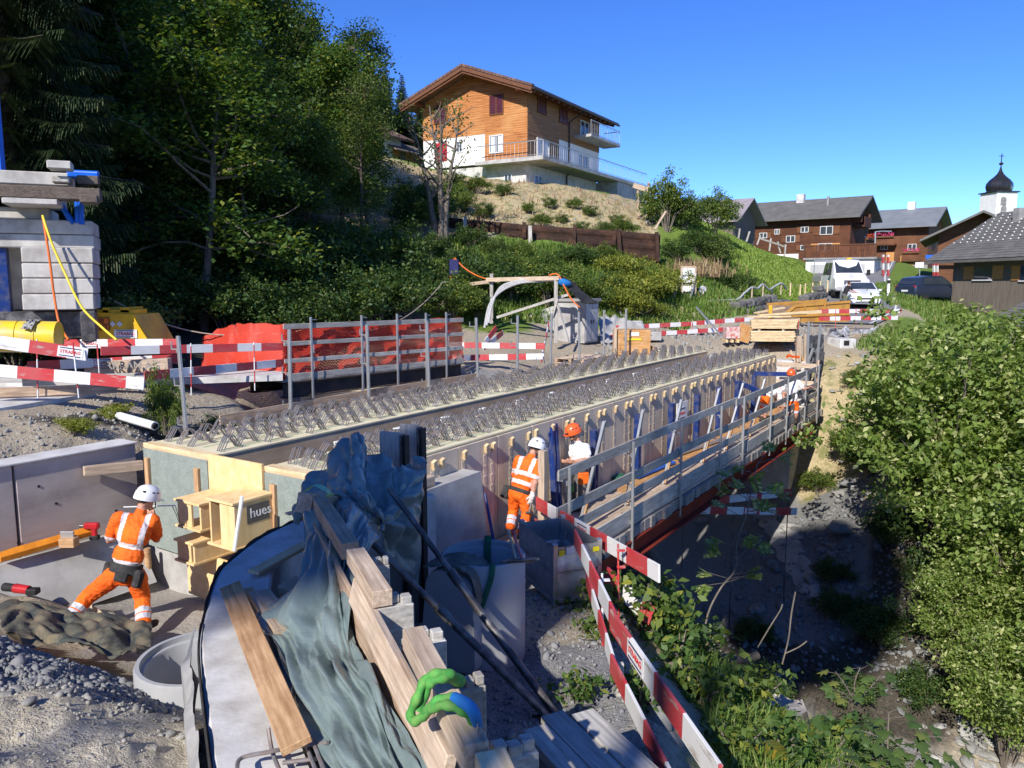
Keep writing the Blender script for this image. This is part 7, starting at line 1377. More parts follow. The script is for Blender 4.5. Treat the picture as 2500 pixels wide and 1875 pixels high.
def van(P,heading):
    t=thing('flatbed_van','white flatbed van with a crew cab parked uphill of the white car','van',P,math.atan2(azd(heading).y,azd(heading).x));w=1.02
    def sec(x,z0,z1,zt,wt):return(x,[(0,z0),(w*.9,z0),(w,z0+.15),(w,z1),(wt,zt),(wt*.6,zt+.03),(0,zt+.04)])
    loft([sec(2.75,.45,.9,1.0,w*.8),sec(2.68,.38,1.05,1.14,w*.86),sec(2.3,.35,1.2,1.34,w*.88),sec(1.95,.35,1.3,1.5,w*.88),sec(1.2,.35,1.35,2.28,w*.80),sec(.9,.35,1.35,2.36,w*.80),sec(-.55,.35,1.35,2.36,w*.80),sec(-.62,.4,1.3,2.3,w*.80)],'cab',M_carwhite,t,30)
    lquad('windscreen',M_carglass,t,[(1.99,-w*.80,1.52),(1.99,w*.80,1.52),(1.25,w*.73,2.24),(1.25,-w*.73,2.24)],.015)
    for s_ in(-1,1):
        for a,b in((1.55,.55),(.42,-.45)):pts=[(a,s_*w*.985,1.42),(b,s_*w*.985,1.42),(b,s_*w*.84,2.18),(min(a,1.22),s_*w*.84,2.18)];lquad('side_window',M_carglass,t,pts if s_<0 else pts[::-1],.02)
        lbox('headlamp',M_lamp,t,(2.55,s_*.74,1.08),(.3,.38,.28),.06);lbox('mirror',M_black,t,(1.75,s_*1.22,1.55),(.14,.22,.36),.04)
        for x in(1.9,-1.8):wheel(t,x,s_*.86,.36,.24)
    lbox('grille',M_black,t,(2.74,0,.92),(.06,1.0,.26),.05);lbox('grille_bar',M_galv,t,(2.775,0,.93),(.02,.9,.05),.008);lbox('bumper',M_cablegrey,t,(2.72,0,.52),(.16,1.9,.26),.05);lbox('number_plate',M_paper,t,(2.81,0,.56),(.02,.5,.11),.004)
    lbox('load_bed',M_galv,t,(-1.95,0,.92),(2.5,2.06,.1),.01)
    for y in(-1,1):lbox('bed_side',M_cablegrey,t,(-1.95,y*1.02,1.17),(2.5,.04,.38),.01)
    lbox('bed_tail',M_cablegrey,t,(-3.2,0,1.17),(.04,2.0,.38),.01);lbox('roof_beacon',M_yellow,t,(.6,.3,2.46),(.3,.3,.1),.04)
    for y in(-.95,.95):lbox('rack_post',M_galv,t,(-3.15,y,1.9),(.06,.06,1.1),.01)
    lbox('rack_bar',M_galv,t,(-3.15,0,2.45),(.06,1.96,.06),.01);return t
pv=PY(2062,725,50);van(V(pv.x+.3,51.5,RZ(0,51)-.12),188)
# ------------------------------------------------------------------ people: one remeshed body each, clothes coloured by region
def capsule(mb,p0,p1,r0,r1,n=12):
    d=p1-p0;L=d.length;M=d.to_track_quat('Z','Y').to_matrix().to_4x4();M.translation=p0
    pr=[(r0*math.cos(R(a)),r0*math.sin(R(a)))for a in(-89,-60,-30,0)]+[(r1*math.cos(R(a)),L+r1*math.sin(R(a)))for a in(0,30,60,89)];mb.lathe(pr,n,M)
def ellipsoid(mb,c,r,q,n=16):
    M=Matrix.Translation(c)@q.to_matrix().to_4x4()@Matrix.Diagonal((r[0],r[1],r[2],1));mb.lathe([(math.cos(R(a)),math.sin(R(a)))for a in(-89,-70,-50,-30,-10,10,30,50,70,89)],n,M)
class Body:
    def __init__(s):s.mb=MB();s.pr=[]
    def c(s,p0,p1,r0,r1,m,w=0.0):capsule(s.mb,p0,p1,r0,r1);s.pr.append((p0,p1,r0,r1,m,w));return s
    def e(s,c,r,up,fwd,m,w=0.0):
        z=up.normalized();y=(fwd-z*fwd.dot(z)).normalized();x=y.cross(z);q=Matrix((x,y,z)).transposed().to_quaternion();ellipsoid(s.mb,c,r,q)
        ax=z*(max(0,r[2]-min(r[0],r[1])));rr=(r[0]+r[1])/2;s.pr.append((c-ax,c+ax,rr,rr,m,w));return s
    def hand(s,wrist,tip,side,curl,m):
        """palm, four fingers of unequal length and a thumb leaving the side of the palm; curl is the direction the fingers close"""
        d=(tip-wrist).normalized();sd=(side-d*side.dot(d)).normalized();cu=(curl-d*curl.dot(d)).normalized();pc=wrist+d*.05
        s.e(pc,(.042,.02,.05),d,cu,m)
        for k,L in enumerate((.075,.085,.08,.062)):
            b=wrist+d*.085+sd*(-.03+.02*k);q=b+d*L*.5+cu*.012;t=q+d*L*.28+cu*L*.42;s.c(b,q,.0095,.009,m);s.c(q,t,.009,.008,m)
        b=wrist+d*.03-sd*.035;q=b+d*.03-sd*.028+cu*.01;s.c(b,q,.0115,.0105,m);s.c(q,q+d*.03-sd*.002+cu*.02,.0105,.009,m)
    def finish(s,name,label,root_,voxel,bands=(),smooth=5):
        t=thing(name,label,'person',root_);me=s.mb.mesh('tmp',M_skin);o=bpy.data.objects.new('tmp',me);C.objects.link(o)
        md=o.modifiers.new('r','REMESH');md.mode='VOXEL';md.voxel_size=voxel;ms=o.modifiers.new('s','SMOOTH');ms.iterations=smooth;ms.factor=.5
        dg=bpy.context.evaluated_depsgraph_get();m2=bpy.data.meshes.new_from_object(o.evaluated_get(dg));C.objects.unlink(o);bpy.data.objects.remove(o)
        mats=[];m2.materials.clear()
        for p in s.pr:
            if p[4]not in mats:mats.append(p[4])
        for b in bands:
            if b[-1]not in mats:mats.append(b[-1])
        for m in mats:m2.materials.append(m)
        nf=len(m2.polygons);cc=np.zeros(nf*3);m2.polygons.foreach_get('center',cc);cc=cc.reshape(-1,3);best=np.full(nf,9.);idx=np.zeros(nf,int);which=np.zeros(nf,int)
        for k,(a,b,r0,r1,m,w)in enumerate(s.pr):
            a=np.array(a);b=np.array(b);ab=b-a;L2=ab@ab+1e-9;tt=np.clip(((cc-a)@ab)/L2,0,1);d=np.linalg.norm(cc-a-tt[:,None]*ab,axis=1)-(r0+(r1-r0)*tt)-w;k_=d<best;best[k_]=d[k_];idx[k_]=mats.index(m);which[k_]=k
        for(mm,o_,ax,lo,hi,m)in bands:      # recolour a slab of whatever carries material mm
            q=(cc-np.array(o_))@np.array(ax.normalized());k_=(idx==mats.index(mm))&(q>lo)&(q<hi);idx[k_]=mats.index(m)
        m2.polygons.foreach_set('material_index',idx.astype(np.int32));m2.polygons.foreach_set('use_smooth',np.ones(nf,bool));m2.update();m2.name='body'
        nv=len(m2.vertices);co=np.zeros(nv*3);m2.vertices.foreach_get('co',co);co=co.reshape(-1,3);nn=np.zeros(nv*3);m2.vertices.foreach_get('normal',nn);a=16*co[:,0]+9*co[:,1];b_=22*co[:,2]+7*co[:,0]
        co+=nn.reshape(-1,3)*((.011*(1-np.abs(2*vnoise(a,b_,3)-1))+.006*vnoise(a*2.3,b_*2.1,8)-.008)*(1.0 if voxel<.015 else .6))[:,None];m2.vertices.foreach_set('co',co.ravel());m2.update()
        m2.transform(Matrix.Translation(-root_));link('body',m2,t,W[t]);return t
def helmet(t,c,up,fwd,m,r=.135,name='helmet'):
    z=up.normalized();y=(fwd-z*fwd.dot(z)).normalized();x=y.cross(z);M=Matrix((x,y,z)).transposed().to_4x4();M.translation=c;mb=MB()
    S_=M@Matrix.Diagonal((.92,1.12,1,1));mb.lathe([(r*1.02,-.01),(r*1.03,.0),(r*1.0,.03),(r*.93,.075),(r*.72,.115),(r*.4,.14),(.002,.148)],24,S_);mb.lathe([(r*.98,-.03),(r*1.035,-.03),(r*1.035,.0),(r*.98,.0)],24,S_,closed=True)
    hm=build(mb,name,m,t,smooth=50);mb=MB();mb.box((0,r*1.12,-.02),(r*1.1,.06,.012),M,.004);build(mb,'visor',m,hm);mb=MB()
    for sx in(-1,1):
        for k in range(2):mb.box((sx*r*.80,-.03+.06*k,.075),(.02,.035,.015),M@Matrix.Rotation(sx*.0,4,'Y'),.004)
    for sx in(-.45,.45):mb.box((sx*r,-r*.86,.075),(.03,.03,.02),M,.004)
    tag(build(mb,'vents',M_black,hm),kind='stuff');mb=MB();mb.tube([M@V(-r*.82,.02,0),M@V(-r*.75,.06,-.1),M@V(0,.09,-.16),M@V(r*.75,.06,-.1),M@V(r*.82,.02,0)],.008,6);build(mb,'chin_strap',M_black,hm,smooth=60);return hm
def head(b,c,up,fwd,hair=M_hair):
    z=up.normalized();y=(fwd-z*fwd.dot(z)).normalized();x=y.cross(z)
    b.e(c,(.078,.098,.118),z,y,M_skin);b.e(c+y*.03-z*.07,(.055,.065,.055),z,y,M_skin);b.c(c+y*.095-z*.005,c+y*.112-z*.03,.012,.016,M_skin)
    for s_ in(-1,1):b.e(c+x*s_*.082-z*.01-y*.01,(.012,.025,.034),z,y,M_skin)
    b.e(c-y*.022+z*.02,(.083,.092,.112),z,y,hair,-.002)
def torso(b,hip,chest,neck,shL,shR,fwd,m,mp,fat=1.0):
    up=(neck-hip).normalized();b.e(hip,(.165*fat,.125*fat,.13),up,fwd,mp);b.e(hip.lerp(chest,.45),(.165*fat,.125*fat,.16),up,fwd,m);b.e(chest,(.185*fat,.13*fat,.19),up,fwd,m)
    b.c(shL,shR,.075,.075,m);b.c(chest+up*.08,neck-up*.02,.1,.065,m);b.c(neck-up*.05,neck+up*.06,.055,.052,M_skin)
def leg(b,hip,knee,ankle,foot,mp,r=.095,cuff=.068,boot=M_boot,shin=None):
    b.c(hip,knee,r*1.08,r*.82,mp);b.c(knee,knee.lerp(ankle,.4),r*.80,r*.78,shin or mp);b.c(knee.lerp(ankle,.4),ankle,r*.78 if not shin else .05,cuff if not shin else .036,shin or mp)
    d=foot-ankle;d.z=0;d=d.normalized()if d.length>.02 else V(0,1,0);f=V(ankle.x,ankle.y,foot.z+.045);b.c(ankle+V(0,0,.03),f-d*.02,.05,.05,boot,.002);b.c(f-d*.05,f+d*.13,.046,.042,boot);b.c(f+d*.1,f+d*.17-V(0,0,.008),.045,.036,boot)
def belt(t,hip,up,fwd,r=(.185,.15),h=.05,m=M_belt,pouches=()):
    z=up.normalized();y=(fwd-z*fwd.dot(z)).normalized();x=y.cross(z);M=Matrix((x,y,z)).transposed().to_4x4();M.translation=hip;mb=MB();S_=M@Matrix.Diagonal((r[0],r[1],1,1));mb.lathe([(1.0,-h),(1.07,-h),(1.07,h),(1.0,h)],24,S_,closed=True);bl=build(mb,'tool_belt',m,t,smooth=40)
    for(a,s_)in pouches:p=V(math.sin(R(a))*r[0]*1.25,math.cos(R(a))*r[1]*1.25,-.08);mb=MB();mb.box(p,s_,M@Matrix.Translation(p)@Matrix.Rotation(R(-a),4,'Z')@Matrix.Translation(-p),.025);build(mb,'pouch',m,bl)
# 1 crouched worker in the pit
b=Body();q=PY;FL_=h1(-4.6,8.4)
hip=q(304,1402,8.58);chest=q(326,1302,8.70);neck=q(345,1246,8.78);hd_=q(358,1217,8.86);shL=q(291,1266,8.70);shR=q(372,1272,8.78);fw_=V(.35,.9,-.25);up_=(neck-hip).normalized()
torso(b,hip,chest,neck,shL,shR,fw_,M_hivis,M_hivis,1.2);head(b,hd_,V(.15,.25,1),V(.35,.85,-.45))
aL=q(172,1508,8.40);kL=q(216,1455,8.62);aR=q(351,1518,8.45);kR=q(347,1456,8.68);z0=min(PZ(165,1545,-4.0).z,-3.98)
leg(b,q(278,1408,8.58),kL,aL,V(aL.x-.06,aL.y+.1,aL.z-.12),M_hivis,.112,.082);leg(b,q(332,1410,8.6),kR,aR,V(aR.x+.04,aR.y+.1,aR.z-.12),M_hivis,.112,.082)
eL=q(268,1318,8.86);wL=q(322,1290,9.12);eR=q(382,1316,8.98);wR=q(374,1268,9.06)
b.c(shL,shL.lerp(eL,.75),.088,.082,M_hivis);b.c(shL.lerp(eL,.7),eL,.052,.045,M_skin);b.c(eL,wL,.045,.032,M_skin);b.hand(wL,wL+V(.09,.05,.07),V(0,0,1),V(0,.5,.3),M_skin)
b.c(shR,shR.lerp(eR,.75),.088,.082,M_hivis);b.c(shR.lerp(eR,.7),eR,.052,.045,M_skin);b.c(eR,wR,.045,.032,M_skin);b.hand(wR,wR+V(-.04,.05,.1),V(1,0,0),V(-.4,.6,0),M_skin)
xs_=(shR-shL).normalized();lat=V(1,-.1,0)
bands=[(M_hivis,chest-up_*.135,up_,-.03,.03,M_reflect),(M_hivis,hip+up_*.14,up_,-.03,.03,M_reflect)]
for a_,k_ in((aL,kL),(aR,kR)):
    d=(k_-a_).normalized()
    for o_ in(.06,.15):bands.append((M_hivis,a_+d*o_,d,-.032,.032,M_reflpants))
wk1=b.finish('person','worker in white helmet and orange workwear bracing legs wide in the pit',V(hip.x,hip.y,aL.z-.12),.0095,bands[:2])
# leg stripes are limited to each shin: recolour by hand
def stripe_leg(t,a_,k_,offs_,m,src,r=.14,hw=.032):
    o=CH[t][0];me=o.data;ml=[s_.name for s_ in me.materials]
    if m.name not in ml:me.materials.append(m);ml.append(m.name)
    d=(k_-a_).normalized();loc=W[t].translation
    for p in me.polygons:
        if me.materials[p.material_index]!=src:continue
        w=Vector(p.center)+loc-a_;s_=w.dot(d)
        if any(abs(s_-o_)<hw for o_ in offs_)and(w-d*s_).length<r:p.material_index=ml.index(m.name)
for a_,k_ in((aL,kL),(aR,kR)):stripe_leg(wk1,a_,k_,(.045,.125),M_reflpants,M_hivis)
def stripe_back(t,o_,lat,up,back,lo,hi,hw=.03):
    me=CH[t][0].data;ml=[m_.name for m_ in me.materials];loc=W[t].translation;lat=(lat-up*lat.dot(up)).normalized()
    for p in me.polygons:
        if me.materials[p.material_index]!=M_hivis:continue
        w=Vector(p.center)+loc-o_
        if abs(w.dot(lat))<hw and lo<w.dot(up)<hi and w.dot(back)<.02:p.material_index=ml.index(M_reflect.name)
for s_ in(shL.lerp(neck,.3),shR.lerp(neck,.3)):stripe_back(wk1,s_,xs_,up_,fw_.normalized(),-.34,.12)
helmet(wk1,hd_+V(.01,-.0,.02),V(.25,.2,1),V(.4,.9,-.25),M_helmetw,.14);belt(wk1,hip+up_*.075,up_,fw_,(.185,.145),.055,M_belt,((-100,(.1,.09,.2)),(95,(.1,.1,.2)),(150,(.14,.05,.1))))
mr=thing('measuring_rod','thin pale rod with a dangling cord held by the crouched worker','measuring rod',PY(304,1236,9.0));rod('rod',[PY(302,1238,9.1),PY(428,1234,9.15)],.008,M_paper,mr);rod('cord',spline([PY(428,1234,9.15),PY(436,1262,9.15),PY(446,1290,9.15)],5),.004,M_black,mr,5);rod('cord',spline([PY(420,1235,9.14),PY(432,1260,9.15),PY(440,1288,9.15)],5),.004,M_black,mr,5);rod('handle',[PY(376,1246,9.1),PY(394,1292,9.1)],.005,M_black,mr)
# 2 striding worker at the platform start
b=Body();hip=q(1268,1203,11.28);chest=q(1284,1150,11.38);neck=q(1299,1112,11.46);hd_=q(1310,1093,11.54);shL=q(1266,1124,11.45);shR=q(1311,1132,11.36);fw_=V(.55,.8,-.2);up_=(neck-hip).normalized()
torso(b,hip,chest,neck,shL,shR,fw_,M_hivis,M_hivis,1.08);head(b,hd_,V(.25,.3,1),V(.6,.75,-.3))
aL=q(1246,1284,11.22);kL=q(1254,1246,11.42);aR=q(1273,1298,11.10);kR=q(1287,1252,11.26)
leg(b,q(1257,1206,11.32),kL,aL,V(aL.x-.03,aL.y-.0+.1,aL.z-.13),M_hivis,.098,.075);leg(b,q(1279,1208,11.24),kR,aR,V(aR.x+.05,aR.y+.1,aR.z-.12),M_hivis,.098,.075)
eR=q(1306,1178,11.22);wR=q(1300,1208,11.16);b.c(shR,shR.lerp(eR,.7),.075,.072,M_hivis);b.c(shR.lerp(eR,.65),eR,.05,.045,M_skin);b.c(eR,wR,.044,.034,M_skin);b.hand(wR,wR+V(-.03,-.02,-.15),V(.8,.5,0),V(-.3,.5,0),M_glove);b.c(wR+V(0,0,.02),wR+V(0,0,-.02),.037,.036,M_glove)
eL=q(1256,1172,11.62);wL=q(1272,1190,11.78);b.c(shL,shL.lerp(eL,.7),.075,.07,M_hivis);b.c(shL.lerp(eL,.65),eL,.05,.045,M_skin);b.c(eL,wL,.044,.034,M_skin);b.hand(wL,wL+V(.1,.08,0),V(0,0,1),V(.2,.6,0),M_glove)
wk2=b.finish('person','worker in white helmet and orange workwear striding beside the formwork with a hammer',V(hip.x,hip.y,aR.z-.12),.0105,[(M_hivis,chest-up_*.05,up_,-.03,.03,M_reflect),(M_hivis,chest-up_*.19,up_,-.03,.03,M_reflect)])
for a_,k_ in((aL,kL),(aR,kR)):stripe_leg(wk2,a_,k_,(.04,.12),M_reflpants,M_hivis,.12)
for s_ in(shL.lerp(neck,.3),shR.lerp(neck,.3)):stripe_back(wk2,s_,shR-shL,up_,fw_.normalized(),-.26,.12)
hm=helmet(wk2,hd_+V(.005,0,.015),V(.3,.3,1),V(.6,.75,-.2),M_helmetw,.135);belt(wk2,hip+up_*.03,up_,fw_,(.17,.13),.03,M_belt,((-110,(.09,.12,.2)),))
hr=thing('hammer','hammer held in the white glove of the striding worker','hammer',wR+V(-.02,0,-.3));rod('handle',[wR+V(-.005,.02,-.08),wR+V(-.05,-.03,-.26)],.014,M_steel,hr);mb=MB();mb.beam(wR+V(-.10,.0,-.27),wR+V(.01,-.05,-.26),.03,.03,ch=.004);build(mb,'head',M_steel,hr)
# 3 white shirt, orange climbing helmet
b=Body();hip=q(1414,1152,12.95);chest=q(1414,1108,12.97);neck=q(1410,1078,12.98);hd_=q(1399,1056,12.95);shN=q(1430,1092,12.85);shF=q(1400,1090,13.14);fw_=V(-.85,-.35,-.25);up_=(neck-hip).normalized()
torso(b,hip,chest,neck,shF,shN,fw_,M_tshirt,M_greypants,.95);head(b,hd_,V(-.35,-.1,1),V(-.85,-.25,-.55))
p_=V(hip.x,hip.y,-3.85);aN=p_+V(.02,-.14,.1);aF=p_+V(-.04,.14,.1);leg(b,hip+V(0,-.09,-.05),p_+V(-.03,-.12,.5),aN,aN+V(-.15,-.06,-.1),M_greypants,.085,.06);leg(b,hip+V(0,.09,-.05),p_+V(-.08,.12,.5),aF,aF+V(-.15,-.06,-.1),M_greypants,.085,.06)
eN=q(1437,1121,12.78);wN=q(1404,1127,12.68);eF=q(1396,1118,13.18);wF=q(1392,1128,12.9)
for s_,e_,w_ in((shN,eN,wN),(shF,eF,wF)):b.c(s_,s_.lerp(e_,.6),.07,.07,M_tshirt);b.c(s_.lerp(e_,.55),e_,.048,.042,M_skin);b.c(e_,w_,.042,.03,M_skin);b.hand(w_,w_+V(-.12,-.03,.01),V(0,-.4,1),V(-.1,.6,.3),M_skin)
wk3=b.finish('person','worker in white T-shirt and orange climbing helmet looking down behind the guardrail',V(hip.x,hip.y,-3.85),.011);helmet(wk3,hd_+V(.005,.0,.018),V(-.3,-.1,1),V(-.85,-.25,-.3),M_helmeto,.13)
mb=MB();mb.tube([hd_+V(-.085,-.10,.0),hd_+V(-.12,-.04,-.02),hd_+V(-.10,.05,-.02)],.022,6);build(mb,'sunglasses',M_black,wk3,smooth=50);belt(wk3,hip+up_*.0,up_,fw_,(.165,.13),.03,M_belt);mb=MB();pk=hip+V(.06,-.17,-.07);mb.box((0,0,0),(.19,.08,.2),Matrix.Translation(pk)@Matrix.Rotation(.3,4,'Z'),.025);build(mb,'hip_bag',M_hivis,wk3)
mb=MB();M=Matrix((V(.55,-.83,0),Z,V(-.83,-.55,.0))).transposed().to_4x4();M.translation=chest+fw_.normalized()*.135+V(0,0,.06)
tr_=thing('water_bottle','dark tube with green cap standing at the guardrail post','bottle',q(1392,1185,12.3));rod('body',[q(1393,1190,12.3),q(1392,1140,12.3)],.05,M_steel,tr_);rod('cap',[q(1393,1200,12.3),q(1393,1186,12.3)],.055,M_slinggreen,tr_)
# 4 and 5 far workers
b=Body();hip=q(1868,968,21.4);neck=q(1902,950,21.3);chest=hip.lerp(neck,.6);fw_=V(.6,-.3,-.7);torso(b,hip,chest,neck,neck+V(-.06,.2,-.05),neck+V(-.06,-.2,-.05),fw_,M_tshirt,M_hivis,.95);hd_=neck+V(.13,-.05,-.1);head(b,hd_,V(.9,-.2,.2),V(.2,-.1,-1),mat('grey_hair',(.25,.22,.2),None,30));hz_=-3.85
for s_ in(-1,1):
    y=.11*s_;a=V(hip.x-.02,hip.y+y,hz_+.1);leg(b,hip+V(0,y,-.03),V(hip.x-.02,hip.y+y,(hip.z+hz_)/2+.02),a,a+V(.15,0,-.1),M_hivis,.085,.04,M_boot,M_skin);sh=neck+V(-.06,.18*s_,-.06);e_=sh+V(.05,.03*s_,-.27);w_=e_+V(.08,0,-.22);b.c(sh,sh.lerp(e_,.6),.065,.065,M_tshirt);b.c(sh.lerp(e_,.5),e_,.045,.04,M_skin);b.c(e_,w_,.04,.03,M_skin);b.hand(w_,w_+V(.03,0,-.12),V(0,1,0),V(.4,0,-.2),M_skin)
b.finish('person','stooping worker in white T-shirt and orange shorts near the platform end',V(hip.x,hip.y,hz_),.014,[(M_hivis,hip-V(0,0,.22),Z,-.04,.03,M_reflpants)])
b=Body();hip=q(1934,985,21.3);neck=q(1932,927,21.35);chest=hip.lerp(neck,.6);fw_=V(-.4,-.85,-.1);torso(b,hip,chest,neck,neck+V(.18,-.06,-.07),neck+V(-.18,.08,-.07),fw_,M_tshirt,M_hivis,.95);hd_=neck+V(-.02,-.03,.15);head(b,hd_,Z,fw_)
for s_ in(-1,1):
    x=.10*s_;a=V(hip.x+x*1.2,hip.y,hz_+.1);leg(b,hip+V(x,0,-.03),V(hip.x+x*1.1,hip.y-.04,(hip.z+hz_)/2+.03),a,a+V(-.06,-.15,-.1),M_hivis,.085,.04,M_boot,M_skin);sh=neck+V(.19*s_,-.05,-.08);e_=sh+V(.1*s_,-.05,-.26)if s_<0 else sh+V(.12,-.12,-.16);w_=e_+V(.05,-.15,-.2)if s_<0 else e_+V(.08,-.16,.06);b.c(sh,sh.lerp(e_,.6),.065,.065,M_tshirt);b.c(sh.lerp(e_,.5),e_,.045,.04,M_skin);b.c(e_,w_,.04,.03,M_skin);b.hand(w_,w_+(w_-e_).normalized()*.13,V(1,0,0),V(0,-.4,-.2),M_skin)
wk5=b.finish('person','worker in white T-shirt, orange helmet and sunglasses facing the camera on the platform',V(hip.x,hip.y,hz_),.014,[(M_hivis,hip-V(0,0,.22),Z,-.04,.03,M_reflpants)]);helmet(wk5,hd_+V(0,0,.02),Z,fw_,M_helmeto,.13);mb=MB();d=V(-.42,-.9,0);n=V(.9,-.42,0);mb.tube([hd_+d*.09-n*.075+V(0,0,.01),hd_+d*.115+V(0,0,.01),hd_+d*.09+n*.075+V(0,0,.01)],.02,6);build(mb,'sunglasses',M_black,wk5,smooth=50)
# 6 man at the white car
b=Body();g0=PY(2058,768,43.6);zg=max(h1(g0.x,43.6),RZ(0,43.6));hip=V(g0.x,43.6,zg+.92);neck=hip+V(.22,.05,.52);chest=hip.lerp(neck,.6);fw_=V(.85,.2,-.4);torso(b,hip,chest,neck,neck+V(0,.2,-.06),neck+V(0,-.2,-.06),fw_,M_blackshirt,M_greypants,1.0);head(b,neck+V(.06,0,.15),V(.2,0,1),V(.9,.2,-.3))
for s_ in(-1,1):y=.1*s_;a=V(hip.x-.05,hip.y+y,zg+.1);leg(b,hip+V(0,y,-.03),V(hip.x+.02,hip.y+y,zg+.5),a,a+V(.15,0,-.1),M_greypants,.085,.06);sh=neck+V(0,.19*s_,-.07);e_=sh+V(.2,.04*s_,-.2);w_=e_+V(.2,0,-.1);b.c(sh,sh.lerp(e_,.6),.065,.06,M_blackshirt);b.c(sh.lerp(e_,.5),e_,.045,.04,M_skin);b.c(e_,w_,.04,.03,M_skin);b.hand(w_,w_+V(.13,0,-.02),V(0,1,0),V(0,0,-1),M_skin)
b.finish('person','man in black T-shirt leaning on the bonnet of the white car',V(hip.x,hip.y,zg),.02)
# ------------------------------------------------------------------ vegetation and stones
def branch_path(p0,d,L,n,rs,wob=.12,grav=0.0):
    pts=[np.array(p0,float)];d=np.array(d,float);d/=np.linalg.norm(d)
    for i in range(n):d=d+rs.normal(size=3)*wob+np.array([0,0,grav]);d/=np.linalg.norm(d);pts.append(pts[-1]+d*L/n)
    return pts
def decid(seed,h,cr,cb,ncl,nleaf,ls,leafm,barkm,trunk_r=.14,spread=.55,stems=1,droop=.3,cluster=.55,up=.6):
    """trunk mesh and crown mesh; crown from cb to h, radius cr"""
    rs=np.random.RandomState(seed);tb=MB();P=[]
    for s_ in range(stems):
        a0=rs.uniform(0,6.28);off=np.array([math.cos(a0),math.sin(a0),0])*(.15*(stems>1));lean=np.array([math.cos(a0),math.sin(a0),0])*(.28 if stems>1 else .04)
        tr=branch_path(off-np.array([0,0,.5]),np.array([0,0,1])+lean,h*.93+.5,10,rs,.05);tb.tube([V(*p)for p in tr],[trunk_r*(1-.085*i)for i in range(11)],7)
        nb=max(6,int(ncl/(stems*5)))
        for b_ in range(nb):
            f=rs.uniform(cb/h,.97);i=min(9,int(f*10));p=tr[i]+(tr[i+1]-tr[i])*(f*10-i);an=rs.uniform(0,6.28);rad=cr*(1-.55*abs((f-cb/h)/(1-cb/h)-.35)*1.2)*rs.uniform(.6,1.05);rad=max(rad,.3)
            br=branch_path(p,[math.cos(an),math.sin(an),rs.uniform(.1,.7)],rad,5,rs,.18,-.04);tb.tube([V(*q_)for q_ in br],[trunk_r*.34*(1-.16*k)for k in range(6)],5)
            for c in range(5):
                k=rs.randint(2,6);P.append(br[k]+rs.normal(size=3)*cluster*.5)
    P=np.array(P);per=max(1,nleaf//len(P));L=np.repeat(P,per,0)+rs.normal(size=(len(P)*per,3))*np.array([cluster,cluster,cluster*.6])*.62
    sz=ls*rs.uniform(.65,1.25,len(L));v,f=leaves_np(L,sz,rs,up,.62,.12,droop)
    return tb.mesh('trunk',barkm,50,False),npmesh('crown',v,f,leafm)
def conifer(seed,h,r,nw,leafm,barkm,cb=.06,dead=0):
    rs=np.random.RandomState(seed);tb=MB();tr=[(0,0,-.5),(0,0,h*.5),(0,0,h)];tb.tube(tr,[.02*h*.6+.05,.011*h,.015],8);Vv=[];Ff=[];n0=0
    for w in range(nw):
        f=cb+(1-cb)*(w/nw)**.92;z=f*h;L=r*(1-f)**.8*rs.uniform(.8,1.1)+.12;k=6 if f<.85 else 4;a0=rs.uniform(0,6.28)
        for b_ in range(k):
            an=a0+b_*6.283/k+rs.uniform(-.25,.25);d=np.array([math.cos(an),math.sin(an),0]);t=np.linspace(.08,1,max(6,int(L*15)));dr=-.32*L*t**1.3+.10*L*t**3*1.5;P=d[None]*L*t[:,None];P[:,2]+=z+dr
            if b_%2==0 and w%2==0:tb.tube([V(0,0,z),V(*P[len(t)//2]),V(*P[-1])],[.03,.018,.006],4)
            s_=np.array([-d[1],d[0],0]);m=len(t)
            for rep in range(4):
                sd=(1 if rep%2 else-1);ln=(.20+.34*L*(1-t)**.6*rs.uniform(.6,1.1,m))*(1 if rep<2 else .75);e=P+s_*(sd*ln*.8)[:,None]+d*(ln*.45)[:,None];e[:,2]-=ln*(.35 if rep<2 else 1.1)*rs.uniform(.6,1.3,m);wv=d*.024;
                q=np.stack([P-wv,P+wv,e+wv*.35,e-wv*.35],1).reshape(-1,3);Vv.append(q);Ff.append(np.arange(m*4).reshape(-1,4)+n0);n0+=m*4
    return tb.mesh('trunk',barkm,50,False),npmesh('crown',np.concatenate(Vv),np.concatenate(Ff),leafm)
def plant(name,meshes,label,cat,x,y,s=1.0,rz=None,group=None,z=None,sz=None,names=('trunk','crown'),sx=None):
    z=h1(x,y)-.05 if z is None else z;M=Matrix.Translation((x,y,z))@Matrix.Rotation(random.uniform(0,6.28)if rz is None else rz,4,'Z')@Matrix.Diagonal((sx or s,sx or s,sz or s,1));t=tag(link(name,None,None,M),label,cat,group)
    for n,me in zip(names,meshes):link(n,me,t,M)
    return t
def XY(px,Y,y=700):p=PY(px,y,Y);return p.x,p.y
D1=decid(1,11,3.3,2.0,200,15000,.19,M_leafmaple,M_bark,.15);D2=decid(2,12,3.0,1.6,210,15000,.17,M_leafdark,M_bark,.16);D3=decid(3,12,2.8,3.0,170,11000,.15,M_leafash,M_bark,.14,cluster=.7)
D4=decid(4,9,3.4,2.2,170,15000,.17,M_leafmaple,M_barkpale,.13,cluster=.5,up=1.2,droop=.9);K1=conifer(5,18,3.3,52,M_needle,M_bark);K2=conifer(6,24,4.0,60,M_needle,M_bark,.1)
FG='trees of the forest on the left slope'
plant('spruce_tree',K1,'tall drooping spruce behind the crane ballast','spruce',*XY(40,18.5),1.0)
plant('maple_tree',D4,'broad-leaved maple with bright outer leaves in front of the dark forest','maple',*XY(490,22.5),1.08,.6)
